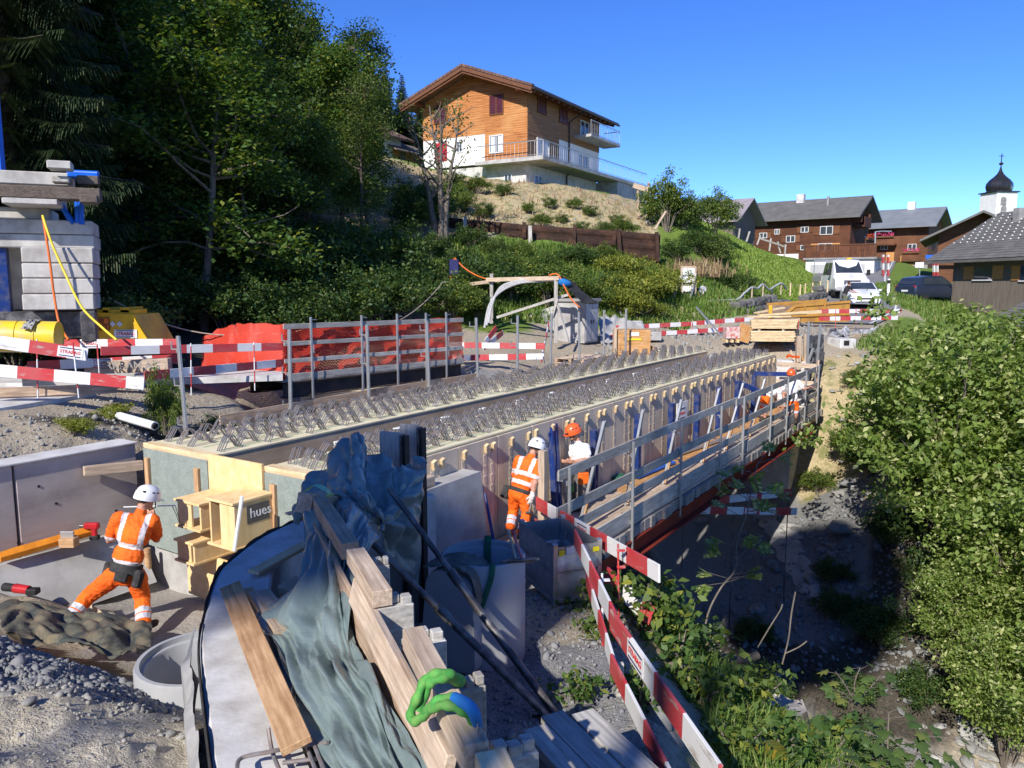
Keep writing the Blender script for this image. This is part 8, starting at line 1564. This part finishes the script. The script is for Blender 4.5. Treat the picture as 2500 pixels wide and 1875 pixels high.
rr=random.Random(21)
for lst,me,nm,lb in(([(190,23,.72),(300,26,1.0),(640,25,.7),(60,30,1.15),(390,30,1.1),(560,33,1.12),(150,37,1.2),(840,35.5,.83),(905,37,.62),(770,30,.62)],D1,'broadleaf_tree','dark green broadleaf tree in the forest on the left slope'),([(110,26,.95),(470,27,.95),(720,28,.66),(250,33,1.1),(660,34,.82),(330,38,1.2),(500,39,1.15),(790,40,.82),(860,41,.7),(590,27,.8),(690,40,.85)],D2,'broadleaf_tree','very dark broadleaf tree in the forest on the left slope'),([(600,37,1.15),(530,36,1.2),(215,29,1.05),(440,34,1.18),(20,26,1.0),(890,33,.6)],D3,'pale_tree','pale yellow-green slender tree in the forest on the left slope')):
    for px,Y,s in lst:plant(nm,me,lb,'tree',*XY(px,Y),s,None,FG,sz=s*rr.uniform(.93,1.08))
for x,y,s in((-16.5,13.5,.95),(-19.5,11,1.05),(-23,14,1.1),(-18.5,17.5,.9),(-26,10,1.15),(-29,15,1.2),(-31,8,1.2)):plant('spruce_tree',K2,'tall dark spruce standing left of the crane','spruce',x,y,s,None,'spruces left of the crane')
# unseen blocker far behind the viewpoint, added so its crown shades tarpaulin and pipes
_sc=V(-3.42,2.73,1.24)+_sd*40
PN=decid(31,6,2.0,2.6,90,6000,.22,M_needle,M_bark,.18,cluster=.55)
rs=np.random.RandomState(4);u=rs.normal(size=(5200,3));u/=np.linalg.norm(u,axis=1,keepdims=True);u*=rs.uniform(0,1,(5200,1))**.4;v,f=leaves_np(u*np.array([1.75,1.45,1.2]),.34,rs,.3);tb=MB();gz=h1(_sc.x,_sc.y);tb.tube([V(0,0,gz-_sc.z),V(.4,.2,(gz-_sc.z)*.5),V(0,0,.4)],[.22,.17,.07],7)
plant('pine_tree',(tb.mesh('trunk',M_bark,50,False),npmesh('crown',v,f,M_needle)),'tall bare-stemmed pine with a small tufted crown','pine',_sc.x,_sc.y,.95,math.atan2(.85,-.53)+math.pi/2,z=_sc.z)
_s2=V(.14,3.15,4.1)+_sd*25;tb=MB();gz=h1(_s2.x,_s2.y);tb.tube([V(0,0,(gz-_s2.z)/2.2),V(.1,.1,(gz-_s2.z)*.25),V(0,0,.4)],[.16,.13,.06],7)  # second unseen blocker, its crown sized and set to shade the gorge
plant('pine_tree',(tb.mesh('trunk',M_bark,50,False),CH[bpy.data.objects['pine_tree']][1].data),'tall pine with a long narrow crown on the near bank','pine',_s2.x,_s2.y,1.35,0.5,z=_s2.z,sz=2.2)
for x,y,s in((-1.0,-4.2,.42),(1.6,-4.3,.45),(4.0,-3.2,.5)):plant('broadleaf_tree',D1,'small broadleaf tree on the bank behind the viewpoint','tree',x,y,s,None,'small trees behind the viewpoint')  # unseen trees put in to throw dappled shade on the near slope
# thin half-dead tree below the house
tb=MB();rs=np.random.RandomState(12);P=[]
for s_ in range(4):
    tr=branch_path([rs.uniform(-.2,.2),rs.uniform(-.2,.2),-.5],[rs.uniform(-.12,.12),0,1],rs.uniform(5.5,7.5),10,rs,.06);tb.tube([V(*p)for p in tr],[.17*(1-.085*i)for i in range(11)],7)
    for b_ in range(8):
        i=rs.randint(4,10);an=rs.uniform(0,6.28);br=branch_path(tr[i],[math.cos(an),math.sin(an),.9],rs.uniform(1.2,2.6),5,rs,.15);tb.tube([V(*q_)for q_ in br],[.05*(1-.17*k)for k in range(6)],5)
        if rs.rand()<.24:P+=[br[k]+rs.normal(size=3)*.2 for k in(3,4,5)]
L=np.repeat(np.array(P),26,0);L=L+rs.normal(size=L.shape)*.28;v,f=leaves_np(L,.17*rs.uniform(.7,1.2,len(L)),rs,.5)
plant('bare_tree',(tb.mesh('trunk',M_barkpale,50,False),npmesh('crown',v,f,M_leafash)),'half-bare many-stemmed tree in front of the timber house','tree',*XY(1082,36.5),1.0,1.0)
# bushes
def bush(seed,r,h,n,ls,leafm,stems=14,hollow=.35):
    rs=np.random.RandomState(seed);tb=MB();tips=[]
    for s_ in range(stems):
        an=rs.uniform(0,6.28);k=rs.uniform(.2,1)**.6;e=np.array([math.cos(an)*r*k,math.sin(an)*r*k,h*(1-.45*k**2)*rs.uniform(.75,1.0)]);m=e*np.array([.35,.35,.6]);tb.tube([V(0,0,-.3),V(*m),V(*e)],[.035,.022,.006],4);tips.append((m,e))
    ncl=max(30,n//110);C_=[]
    for i in range(ncl):
        m,e=tips[rs.randint(len(tips))];t=rs.uniform(.1,1.0)**.7;C_.append(m+(e-m)*t+rs.normal(size=3)*np.array([r*.20,r*.20,h*.10]))
    C_=np.array(C_);C_[:,2]=np.maximum(C_[:,2],.1);L=np.repeat(C_,n//ncl,0);L=L+rs.normal(size=L.shape)*np.array([.13,.13,.09])*min(1.6,r*.7+.4);L[:,2]=np.maximum(L[:,2],.03)
    v,f=leaves_np(L,ls*rs.uniform(.5,1.35,len(L)),rs,.3,.55,.1);return tb.mesh('stems',M_barkpale,50,False),npmesh('foliage',v,f,leafm)
WB=[bush(40,2.2,5.0,22000,.145,M_leafwillow,34),bush(41,2.2,5.0,20000,.145,M_leafwillow,30)];HB=[bush(42,1.5,2.4,8000,.13,M_leafbush),bush(43,1.3,2.0,7000,.12,M_leafdark),bush(44,1.4,2.0,7000,.12,M_leafash),bush(45,1.0,1.2,4500,.10,M_leafyellow)]
SN=('stems','foliage')
for k,(x,y,top,r,lb)in enumerate(((10.35,17.7,-.35,2.4,'big grey-green willow bush at the far end of the work platform'),(13.2,20.2,-.3,2.9,'tall grey-green willow bush in front of the shingled house'),(13.4,17.2,-1.0,2.6,'wide grey-green willow bush on the right bank of the gorge'),(10.6,15.2,-2.9,2.0,'grey-green willow bush on the rubble slope of the gorge'),(12.6,14.6,-3.2,2.1,'willow bush overhanging the stream on the far bank'),(10.6,12.9,-5.4,1.6,'low willow bush beside the stream boulders'),(9.6,15.4,-5.2,1.1,'small willow bush leaning over the dark gully'),(12.4,12.4,-4.6,1.8,'leafy willow bush above the stream boulders'),(11.9,16.2,-1.3,2.5,'broad willow bush filling the bank between the taller willows'),(13.6,13.6,-2.2,2.5,'tall willow bush over the sunlit end of the stream'),(14.2,11.6,-4.0,2.3,'spreading willow bush above the stream bend'),(9.4,13.6,-6.2,1.1,'low trailing willow bush at the foot of the rubble slope'))):
    g_=h1(x,y);plant('willow_bush',WB[k%2],lb,'bush',x,y,1,None,None,g_-.1,(top-g_)/5.0,SN,r/2.2)
GH='shrubs on the slope below the house'
for px,Y,k,s in((1080,30,1,1.0),(1130,33,1,1.2),(1190,31,1,1.1),(1240,34,1,1.1),(1165,28.5,1,.8),(1100,27.5,0,.9),(1250,31.5,0,1.3),(1300,33,0,1.3),(1340,31.8,0,1.25),(1380,33.5,0,1.3),(1425,32.5,0,1.2),(1465,34,0,1.1),(1330,36,1,1.2),(1270,37,1,1.2),(1400,37,0,1.2),(1450,38,1,1.1),(1210,36.5,1,1.2),(1150,37,1,1.2),(1500,35.5,0,.95),(1480,38.5,0,.9),(1545,37.5,2,.9),(1590,37,2,.8),(1010,29,1,1.1),(960,31,1,1.2),(1050,34,1,1.1),(1000,38,1,1.2)):
    s*=(.38 if Y>35 else .72)*rr.uniform(.65,1.35);k=k if px<1200 else rr.choice((0,0,2,1))
    plant('shrub',HB[k],('leafy green shrub','dark green shrub','light green shrub')[k]+' growing on the slope below the rusty barrier','shrub',*XY(px,Y),s,None,GH,None,None,SN)
for px,Y,s in((1500,33,.9),(1535,34.5,1.0),(1570,35,.9),(1610,36,.9),(1560,33,.7),(1640,37.5,.8),(1520,36.5,.9),(1590,33.5,.6)):plant('yellow_shrub',HB[3],'low yellow-green shrub on the bank beside the notice stand','shrub',*XY(px,Y),s*1.2,None,'yellow-green shrubs on the bank',None,None,SN)
for px,Y,k,s,sz,lb in((1625,46,0,.95,1.35,'tall leafy bush beside the wooden profile frame'),(1668,47,2,.8,.95,'bushy shrub at the top of the grassy hill'),(1738,48,0,.85,1.1,'round bush in front of the grey barn'),(1700,45,1,.8,.75,'dark bush on the shoulder of the grassy hill'),(1650,42,1,.7,.7,'dark bush at the end of the rusty barrier'),(1750,45,2,.8,.9,'small light bush above the grassy hill shadow'),(1790,42,1,.8,.7,'dark low bush at the foot of the grassy hill')):plant('hill_bush',HB[k],lb,'bush',*XY(px,Y),s,None,None,None,sz,SN)
for px,Y in((1690,43),(1720,43.5),(1705,41.5),(1665,40.5)):
    x,y=XY(px,Y);rs=np.random.RandomState(int(px));v,q_,t_=grass_np(rs.normal(0,.7,380),rs.normal(0,.7,380),rs.uniform(.4,.9,380),rs,.03,.6,np.zeros(380));me=npmesh('fireweed_clump',v,np.concatenate([q_[:,[0,1,2]],q_[:,[0,2,3]],t_]),M_drygrass);tag(link('fireweed_clump',me,None,Matrix.Translation((x,y,h1(x,y)))),kind='stuff')
# understorey along the forest edge and near plants
for px,Y,k,s in((40,20,1,1.0),(150,20.5,0,.9),(240,21,1,1.0),(330,21.5,1,1.0),(420,22,1,1.0),(560,22,1,1.0),(650,22.5,1,1.0),(740,23,1,1.0),(820,24,1,1.1),(900,25,1,1.1),(980,26,1,1.0),(700,26,1,1.3),(860,28,1,1.3),(500,25,1,1.3),(370,24.5,1,1.3),(930,29.5,1,1.3)):plant('undergrowth',HB[k],'dark undergrowth bush along the forest edge behind the orange net','bush',*XY(px,Y),s,None,'undergrowth along the forest edge',None,None,SN)
plant('hazel_bush',HB[2],'pale sunlit hazel bush beside the ballast blocks above the yellow tank','bush',*XY(268,17.6),.85,None,None,None,.95,SN);plant('hazel_bush',HB[2],'small pale bush behind the ballast column','bush',*XY(30,17.2),.9,None,None,None,.9,SN)
# far forest on the hillside
rs=np.random.RandomState(77)
for k in range(130):
    Y=rs.uniform(70,150);px=rs.uniform(560,1060);x,y=XY(px,Y)
    if x<-.10*y-1:plant('far_spruce',K1,'small dark spruce on the far forested hillside behind the house','spruce',x,y,rs.uniform(.38,.62),None,'spruces on the far hillside')
# grass
rs=np.random.RandomState(5)
x,y=polyscatter([(1.6,3.6),(1.9,8.6),(2.6,9.6),(4.4,10.2),(5.4,9.0),(5.2,5.2),(3.4,3.0)],16000,rs);grass('slope_grass',x,y,.30,M_grassblade,1,.009,.9)
x,y=polyscatter([(11.5,42),(17,44.5),(20.5,52),(24,60),(26,68),(20,72),(14,60),(11,50)],34000,rs);grass('meadow_grass',x,y,.22,M_meadow,2,.035,.7)
x,y=polyscatter([(-2,28),(3,31),(9,34),(12,37),(10.5,41),(6,40),(-4,38),(-6,34)],16000,rs);grass('bank_grass',x,y,.45,M_grassblade,3,.03,.8)
x,y=polyscatter([(7.5,38.5),(11.5,40.5),(15.5,42.5),(17,45.5),(12,45),(8,42)],9000,rs);grass('verge_grass',x,y,.3,M_grassblade,4,.025,.8)
x,y=polyscatter([(-8,41),(6,42),(9,46),(6,52),(-10,52)],1300,rs);grass('dry_mound_grass',x,y,.35,M_drygrass,6,.03,.8)
x,y=polyscatter([(21.5,38),(27,41),(30,58),(26,56),(23,48)],8000,rs);grass('roadside_grass',x,y,.35,M_grassblade,7,.03,.7)
x,y=polyscatter([(14,22),(20,24),(22,32),(16,33),(12,27)],6000,rs);grass('far_bank_grass',x,y,.45,M_grassblade,8,.02,.8)
# sandy mound shrubs
for px,Y,k,s in((1120,49,2,.8),(1170,48.5,0,.8),(1230,48,2,.7),(1340,46,2,.55),(1400,46,0,.5),(1440,45,2,.6),(1500,45,2,.5),(1470,43,2,.6),(1290,45,0,.5),(1370,44,2,.5),(1105,46,0,1.0),(1030,39,1,1.6),(1065,41,1,1.5),(1015,42,1,1.7),(1120,44,0,1.1),(1180,43.5,2,.8),(1320,42.5,0,.6),(1420,42.5,2,.55),(1520,43,0,.8)):plant('mound_shrub',HB[k],'small scrubby shrub growing on the bare sandy mound','shrub',*XY(px,Y),s*.6,None,'shrubs on the sandy mound',None,None,SN)
for s_,t_,q_ in((12,8.3,.5),(13.2,9.2,.6),(14.4,8.2,.55),(11,9.3,.45),(15.6,8.8,.6),(12.6,7.3,.4),(10.4,7.9,.4),(16.2,8.4,.5),(11.6,5.6,.35),(13.8,6.9,.35),(6,5.2,.5),(4.4,5.8,.45),(5.4,7.0,.5),(4.0,7.6,.4),(6.6,8.2,.5),(7.4,6.2,.45),(3.4,5.0,.35),(5.0,8.8,.5)):p=B(s_,t_);plant('gully_shrub',HB[1],'dark shrub growing on the shaded sides of the gorge','shrub',p.x,p.y,q_,None,'shrubs in the gorge',None,None,SN)
for s_,t_,q_ in((18.5,6.5,.5),(17.4,7.2,.55),(19.6,7.4,.5),(20.4,6.3,.35),(18.0,5.6,.35),(19.0,8.4,.6),(21.2,7.6,.4)):p=B(s_,t_);plant('bank_shrub',HB[0],'leafy shrub on the sandy bank beside the platform end','shrub',p.x,p.y,q_,None,'shrubs on the sandy bank',None,None,SN)
# plants on the left dirt bank
for px,py,Y,k,s,lb in((400,960,12.6,0,.2,'tall leafy weed growing out of the dirt bank by the drainpipe'),(290,985,12.3,3,.3,'small yellow-green weed above the drainpipe'),(530,975,13.6,1,.25,'dark weed on the bank edge below the barrier boards'),(175,1060,11.0,3,.26,'small yellow-green weed beside the geotextile sheet'),(430,1005,12.2,1,.28,'dark green weed hanging over the bank beside the guard post')):x,y=XY(px,Y,py);plant('weed',HB[k],lb,'weed',x,y,s,None,None,None,s*(2.6 if px==400 else 1),SN)
# near slope plants: broad-leaved weeds, ferns, saplings
NW=bush(60,.45,.6,420,.11,M_leafbush,8);NW2=bush(61,.4,.5,300,.13,M_leafmaple,7)
for k,(px,Y,s,lb)in enumerate(((1440,8.3,.7,'leafy weed under the twisted barrier board'),(1560,8.0,1.2,'bright leafy weed beside the wooden stake'),(1620,8.6,1.1,'leafy weed on the gorge edge above the shade'),(1690,8.2,1.0,'leafy weed beneath the rowan sapling'),(1660,7.4,.9,'leafy weed beside the ferns'),(1480,7.6,.6,'small leafy weed by the thin stakes'),(1400,6.3,.55,'small leafy weed by the lower barrier board'),(1720,7.0,.9,'leafy weed over the grassy slope'),(1570,6.3,.6,'small leafy weed beside the boulder'),(1850,7.6,.9,'leafy weed above the tree stump'),(1900,6.6,.9,'leafy weed at the bottom of the grassy slope'),(1800,6.0,.8,'leafy weed low on the grassy slope'),(2050,8.4,1.0,'broad-leaved weed in the shaded gully'),(2150,8.8,1.0,'broad-leaved weed above the maple sapling'))):x,y=XY(px,Y,1500);plant('leafy_weed',NW if k%2 else NW2,lb,'weed',x,y,s,None,None,None,None,SN)
def fern(seed,n=9,L=.6):
    rs=np.random.RandomState(seed);Vv=[];n0=0;F_=[];tb=MB()
    for k in range(n):
        an=rs.uniform(0,6.28);d=np.array([math.cos(an),math.sin(an),0]);s_=np.array([-d[1],d[0],0]);t=np.linspace(.1,1,16);P=d*(L*t*rs.uniform(.8,1.1))[:,None];P[:,2]=L*(.85*t-.62*t**2);tb.tube([V(*P[0]*0),V(*P[7]),V(*P[-1])],.004,4)
        for sd in(-1,1):w=L*.26*np.sin(np.pi*np.clip(t*.92+.06,0,1))**.8+.01;e=P+s_*(sd*w)[:,None]+d*(w*.35)[:,None];e[:,2]-=w*.15;wv=d*.016;q_=np.stack([P-wv,P+wv,e+wv*.4,e-wv*.4],1).reshape(-1,3);Vv.append(q_);F_.append(np.arange(64).reshape(-1,4)+n0);n0+=64
    return tb.mesh('stalks',M_fern,50,False),npmesh('fronds',np.concatenate(Vv),np.concatenate(F_),M_fern)
FN=fern(1)
for px,Y,s,lb in((1880,9.0,.8,'golden fern above the tree stump'),(1920,8.6,.7,'golden fern beside the thin dead twigs'),(1800,6.6,.9,'tall golden fern on the shaded grassy slope'),(1790,5.6,.6,'golden fern beside the red stake'),(1850,8.4,.7,'greenish fern under the golden ferns')):x,y=XY(px,Y,1550);plant('fern',FN,lb,'fern',x,y,s,None,None,None,None,('stalks','fronds'))
# rowan sapling with feathered leaves
tb=MB();rs=np.random.RandomState(3);p0=PY(1720,1560,9.2);pts=[PY(x,y,9.2)for x,y in((1716,1580),(1728,1500),(1760,1435),(1795,1390),(1800,1320),(1825,1250),(1835,1190),(1850,1130))];P=spline(pts,4);tb.tube(P,[.014*(1-.022*i)for i in range(len(P))],6);Vv=[];F_=[];n0=0
for k in range(24):
    b=P[rs.randint(9,len(P))];an=rs.uniform(0,6.28);d=np.array([math.cos(an),math.sin(an)*.6,rs.uniform(-.1,.5)]);d/=np.linalg.norm(d);L=rs.uniform(.20,.36);e=np.array(b)+d*L;tb.tube([b,V(*e)],.004,4);
    for m in range(4):
        a2=d+rs.normal(size=3)*.45;a2/=np.linalg.norm(a2);s_=np.cross(a2,[0,0,1]);s_/=np.linalg.norm(s_)+1e-6
        for j in range(6):
            c=e+a2*(.02+.028*j)
            for sd in(-1,1):w=a2*.016;t_=c+s_*sd*.085*(1-.06*j)-np.array([0,0,.008]);Vv.append(np.stack([c-w*.6,(c+t_)/2-w,t_,(c+t_)/2+w]));F_.append(np.arange(4)[None]+n0);n0+=4
plant('rowan_sapling',(tb.mesh('stem',M_barkpale,50,False),npmesh('foliage',np.concatenate(Vv),np.concatenate(F_),M_leafwillow)),'slender leaning rowan sapling with feathery leaves over the gorge','sapling',0,0,1,0,None,0.0,None,('stem','foliage'))
# maple sapling with lobed leaves, bottom right
def lobed(c,d,nrm,s):
    d=d.normalized();n=(nrm-d*nrm.dot(d)).normalized();b=n.cross(d);pr=[(0,-.35),(.25,-.3),(.55,-.2),(.32,.02),(.62,.32),(.25,.25),(0,.7),(-.25,.25),(-.62,.32),(-.32,.02),(-.55,-.2),(-.25,-.3)]
    return[c+b*x*s+d*y*s-n*(abs(x)*.18+max(0,y)*.2)*s for x,y in pr]
def sapling(label,base,tops,nl,seed,s):
    tb=MB();lb_=MB();rs=random.Random(seed)
    for tp in tops:
        P=spline([base,base.lerp(tp,.5)+V(rs.uniform(-.06,.06),0,.03),tp],5);tb.tube(P,[.014*(1-.06*i)for i in range(len(P))],6)
        for k in range(nl):
            b=P[rs.randrange(4,len(P))];an=rs.uniform(0,6.28);d=V(math.cos(an),math.sin(an),rs.uniform(-.1,.35));q_=b+d*rs.uniform(.10,.2);tb.tube([b,q_],.003,4);pts=lobed(q_+d*s*.35,d+V(0,0,-.35),V(0,-.15,1)+V(rs.uniform(-.4,.4),rs.uniform(-.4,.4),0),s*rs.uniform(.75,1.15));lb_.add([q_+d*s*.35]+pts,[(0,i+1,(i+1)%12+1)for i in range(12)])
    t=thing('maple_sapling',label,'sapling',base);build(tb,'stem',M_barkpale,t,50);me=lb_.mesh('leaves',M_leafash,None,False);link('leaves',me,t,I4)
sapling('young maple sapling with large lobed leaves above the stream',PY(2180,1960,7.0),[PY(2170,1740,7.1),PY(2260,1770,7.0),PY(2310,1800,6.9),PY(2210,1830,6.9),PY(2150,1800,7.1)],13,4,.13);sapling('small maple seedling with bright lobed leaves at the bottom of the slope',PY(2050,1990,6.6),[PY(2045,1850,6.6),PY(2110,1870,6.5),PY(2065,1890,6.5)],9,6,.12)
sapling('maple seedlings in the shade of the gully',PY(2090,1720,9.4),[PY(2040,1640,9.3),PY(2100,1630,9.4),PY(2150,1650,9.4),PY(2060,1690,9.2)],8,9,.14)
for k,pts in enumerate(([(1850,1580),(1880,1530),(1905,1490),(1910,1475)],[(1910,1620),(1925,1560),(1932,1500),(1942,1445)],[(1918,1595),(1950,1580),(1970,1565)])):tag(rod('dead_twig',spline([PY(x,y,9.0)for x,y in pts],5),.009,M_barkpale,None,5),'bare pale twig sticking up beside the golden ferns','twig','bare twigs over the gully')
# stump
sp0=PY(1915,1730,8.6);sp0.z=h1(sp0.x,sp0.y);rs_=random.Random(2);mb=MB();rows=[]
for z,r in((-.3,.36),(.1,.30),(.25,.27),(.34,.25)):rows.append([sp0+V(math.cos(a*.3927)*r*(1+.12*math.sin(a*2.3)),math.sin(a*.3927)*r*(1+.1*math.sin(a*1.7)),z+.03*math.sin(a*1.9))for a in range(16)])
mb.grid(rows,close=True);st=thing('tree_stump','old tree stump with a pale cut top in the gully','stump',sp0);build(mb,'bark',M_bark,st,50);mb=MB();mb.add(rows[-1],[tuple(range(16))]);build(mb,'cut_face',M_greywood,st)
mb=MB();L_=spline([PY(1755,1600,8.8),PY(1800,1612,8.8),PY(1850,1600,8.9)],5);mb.tube(L_,.05,8);tag(build(mb,'fallen_log',M_bark,smooth=60),'weathered fallen log lying in the weeds below the rowan sapling','log')
# rocks, rubble, gravel
RM=[npmesh('rock',v,f,M_rock)for v,f in ROCKS];RS=[npmesh('stone',v,f,M_stone)for v,f in ROCKS]
def rock(px,py,z,s,label,me,flat=1.0,seed=0,group=None):
    rr=random.Random(seed);p=PZ(px,py,z);zz=h1(p.x,p.y);M=Matrix.Translation((p.x,p.y,zz+s*.12))@Matrix.Rotation(rr.uniform(0,6.28),4,'Z')@Matrix.Rotation(rr.uniform(-.4,.4),4,'X')@Matrix.Diagonal((s,s*rr.uniform(.6,.95),s*flat,1));return tag(link('rock',me[rr.randrange(8)],None,M),label,'rock',group)
def ground_hit(px,py):
    d=ray(px,py);t0=2.0;k=2.0
    ks=np.arange(2,60,.05);zz=H(d.x*ks,d.y*ks);below=np.where(d.z*ks<zz)[0]
    return V(d.x*ks[below[0]],d.y*ks[below[0]],zz[below[0]])if len(below)else d*20
def rockat(px,py,s,label,me=RM,flat=.8,seed=0,group=None):
    g_=ground_hit(px,py);rr=random.Random(seed);M=Matrix.Translation((g_.x,g_.y,g_.z+s*.1))@Matrix.Rotation(rr.uniform(0,6.28),4,'Z')@Matrix.Rotation(rr.uniform(-.5,.5),4,'X')@Matrix.Diagonal((s,s*rr.uniform(.6,.95),s*flat,1));return tag(link('rock',me[rr.randrange(8)],None,M),label,'rock',group)
for k,(px,py,s,lb)in enumerate(((2035,1395,.62,'big pale rock slab resting on the rubble slope'),(1985,1420,.34,'long pale rock slab below the big slab'),(1705,1275,.4,'pale boulder in the dark under the platform'),(1600,1740,.34,'mossy grey boulder beside the low barrier board'),(1845,1490,.3,'pale rock on the dark near slope of the gully'),(2230,1655,.5,'pale flat rocks above the maple sapling'),(2080,1180,.55,'large rock on the sandy bank below the platform end'),(2060,1290,.8,'huge pale rock face beside the abutment footing'),(1655,1460,.3,'pale rock under the striped board'),(1480,1545,.25,'small pale rock at the foot of the thin stakes'))):rockat(px,py,s,lb,RM,.6,k+3)
mb=MB()
for pts in(((1868,1262,26),(1895,1310,24),(1925,1370,20),(1955,1430,14),(1965,1460,8)),((1930,1285,22),(1942,1340,18),(1972,1400,16),(1990,1450,16),(2010,1485,20),(2022,1500,10))):
    pl_=[]
    for(x0,y0,w0),(x1,y1,w1)in zip(pts[:-1],pts[1:]):pl_+=[(x0+(x1-x0)*i/6,y0+(y1-y0)*i/6,(w0+(w1-w0)*i/6)*(1+.3*math.sin(i*2.1+x0)))for i in range(6)]
    rows=[[ground_hit(x+w*k,y)+V(0,-.02,.05*(1-abs(k))+.03)for k in(-1,-.5,0,.5,1)]for x,y,w in pl_];mb.grid(rows)
tag(build(mb,'concrete_spill',M_conc,smooth=60),'two tongues of spilled grey concrete running down from the abutment footing','concrete spill')
rr=random.Random(17)
for k in range(85):rockat(rr.gauss(1985,55),rr.gauss(1330,60),rr.uniform(.06,.2),'angular pale stone in the rubble spill below the abutment footing',RM,.55,100+k,'rubble below the abutment')
for k in range(40):rockat(rr.gauss(2190,60)+(k%3)*10,rr.gauss(1620,50),rr.uniform(.06,.18),'pale stone scattered down the shaded gully',RM,.6,300+k,'stones in the gully')
for k in range(46):rockat(rr.gauss(2400,70),rr.gauss(1820,45),rr.uniform(.08,.3),'sunlit pale stone in the stream bed',RS,.6,400+k,'stones in the stream bed')
for k in range(48):rockat(rr.uniform(2025,2130),rr.uniform(870,1220),rr.uniform(.05,.26),'pale stone on the sandy bank beside the willow bush',RS,.6,500+k,'stones on the sandy bank')
for k in range(16):rockat(rr.uniform(1760,1960),rr.uniform(826,858),rr.uniform(.05,.2),'pale clod of earth in front of the spruce bundles',RS,.7,560+k,'clods before the spruce bundles')
for k,(px,py,s)in enumerate(((130,1440,.2),(170,1452,.16),(90,1425,.14),(195,1440,.12),(150,1475,.12),(60,1420,.12),(235,1580,.07),(255,1590,.06),(290,1585,.06))):rockat(px,py,s,'crumbly pale clod of earth beside the crouched worker',RS,.8,600+k,'clods in the pit')
for k,(px,py,s)in enumerate(((40,1690,.07),(110,1672,.06),(120,1650,.09),(70,1715,.06),(160,1695,.07),(290,1690,.12),(410,1800,.07),(440,1810,.05),(470,1820,.06),(480,1840,.05),(460,1790,.05),(430,1760,.045),(390,1700,.04),(380,1840,.04),(300,1800,.05),(15,1700,.06),(200,1660,.07),(240,1672,.06))):rockat(px,py,s,'pale rounded stone on the muddy mound beside the wing wall',RS,.75,650+k,'stones on the muddy mound')
rs=np.random.RandomState(9)
x,y=polyscatter([(-6.2,5.75),(-2.8,5.5),(-2.7,5.8),(-3.2,6.5),(-4.4,6.9),(-6.4,7.0)],8000,rs);pebbles('gravel_heap',x,y,rs.gamma(3.0,.006,len(x))+.010,M_gravel,3)
x,y=polyscatter([(-6,4.2),(-1.9,3.2),(-2.3,5.2),(-5.8,5.4)],1500,rs);pebbles('mud_pebbles',x,y,rs.gamma(1.6,.005,len(x))+.004,M_stone,4)
x,y=polyscatter([(-6,4.9),(-2.4,4.8),(-2.5,5.3),(-5.8,5.5)],600,rs);pebbles('crest_pebbles',x,y,rs.gamma(2.2,.006,len(x))+.008,M_stone,8)
x,y=polyscatter([(-.6,4),(1.2,4),(1.3,9),(-.6,9)],1500,rs);pebbles('site_grit',x,y,rs.gamma(2.0,.009,len(x))+.006,M_gravel,5)
x,y=polyscatter([(-8,41),(6,42),(9,46),(6,52),(-10,52)],420,rs);pebbles('mound_stones',x,y,rs.gamma(1.5,.025,len(x))+.02,M_stone,12)
p=[B(*q_)for q_ in((10,4),(17.5,4),(17.5,8),(11,9.5))];x,y=polyscatter([(q_.x,q_.y)for q_ in p],2600,rs);pebbles('slope_rubble',x,y,rs.gamma(1.5,.025,len(x))+.010,M_rock,6)
p=[B(*q_)for q_ in((1.5,-4.5),(3.2,-.8),(-4,-.9),(-4.5,-2.2),(0,-2.3))];x,y=polyscatter([(q_.x,q_.y)for q_ in p],1600,rs);pebbles('bank_pebbles',x,y,rs.gamma(1.6,.010,len(x))+.006,M_stone,7)
x,y=polyscatter([(2,22),(9,27),(14,30),(12,36),(4,31)],1500,rs);pebbles('site_stones',x,y,rs.gamma(2,.025,len(x))+.015,M_stone,11)
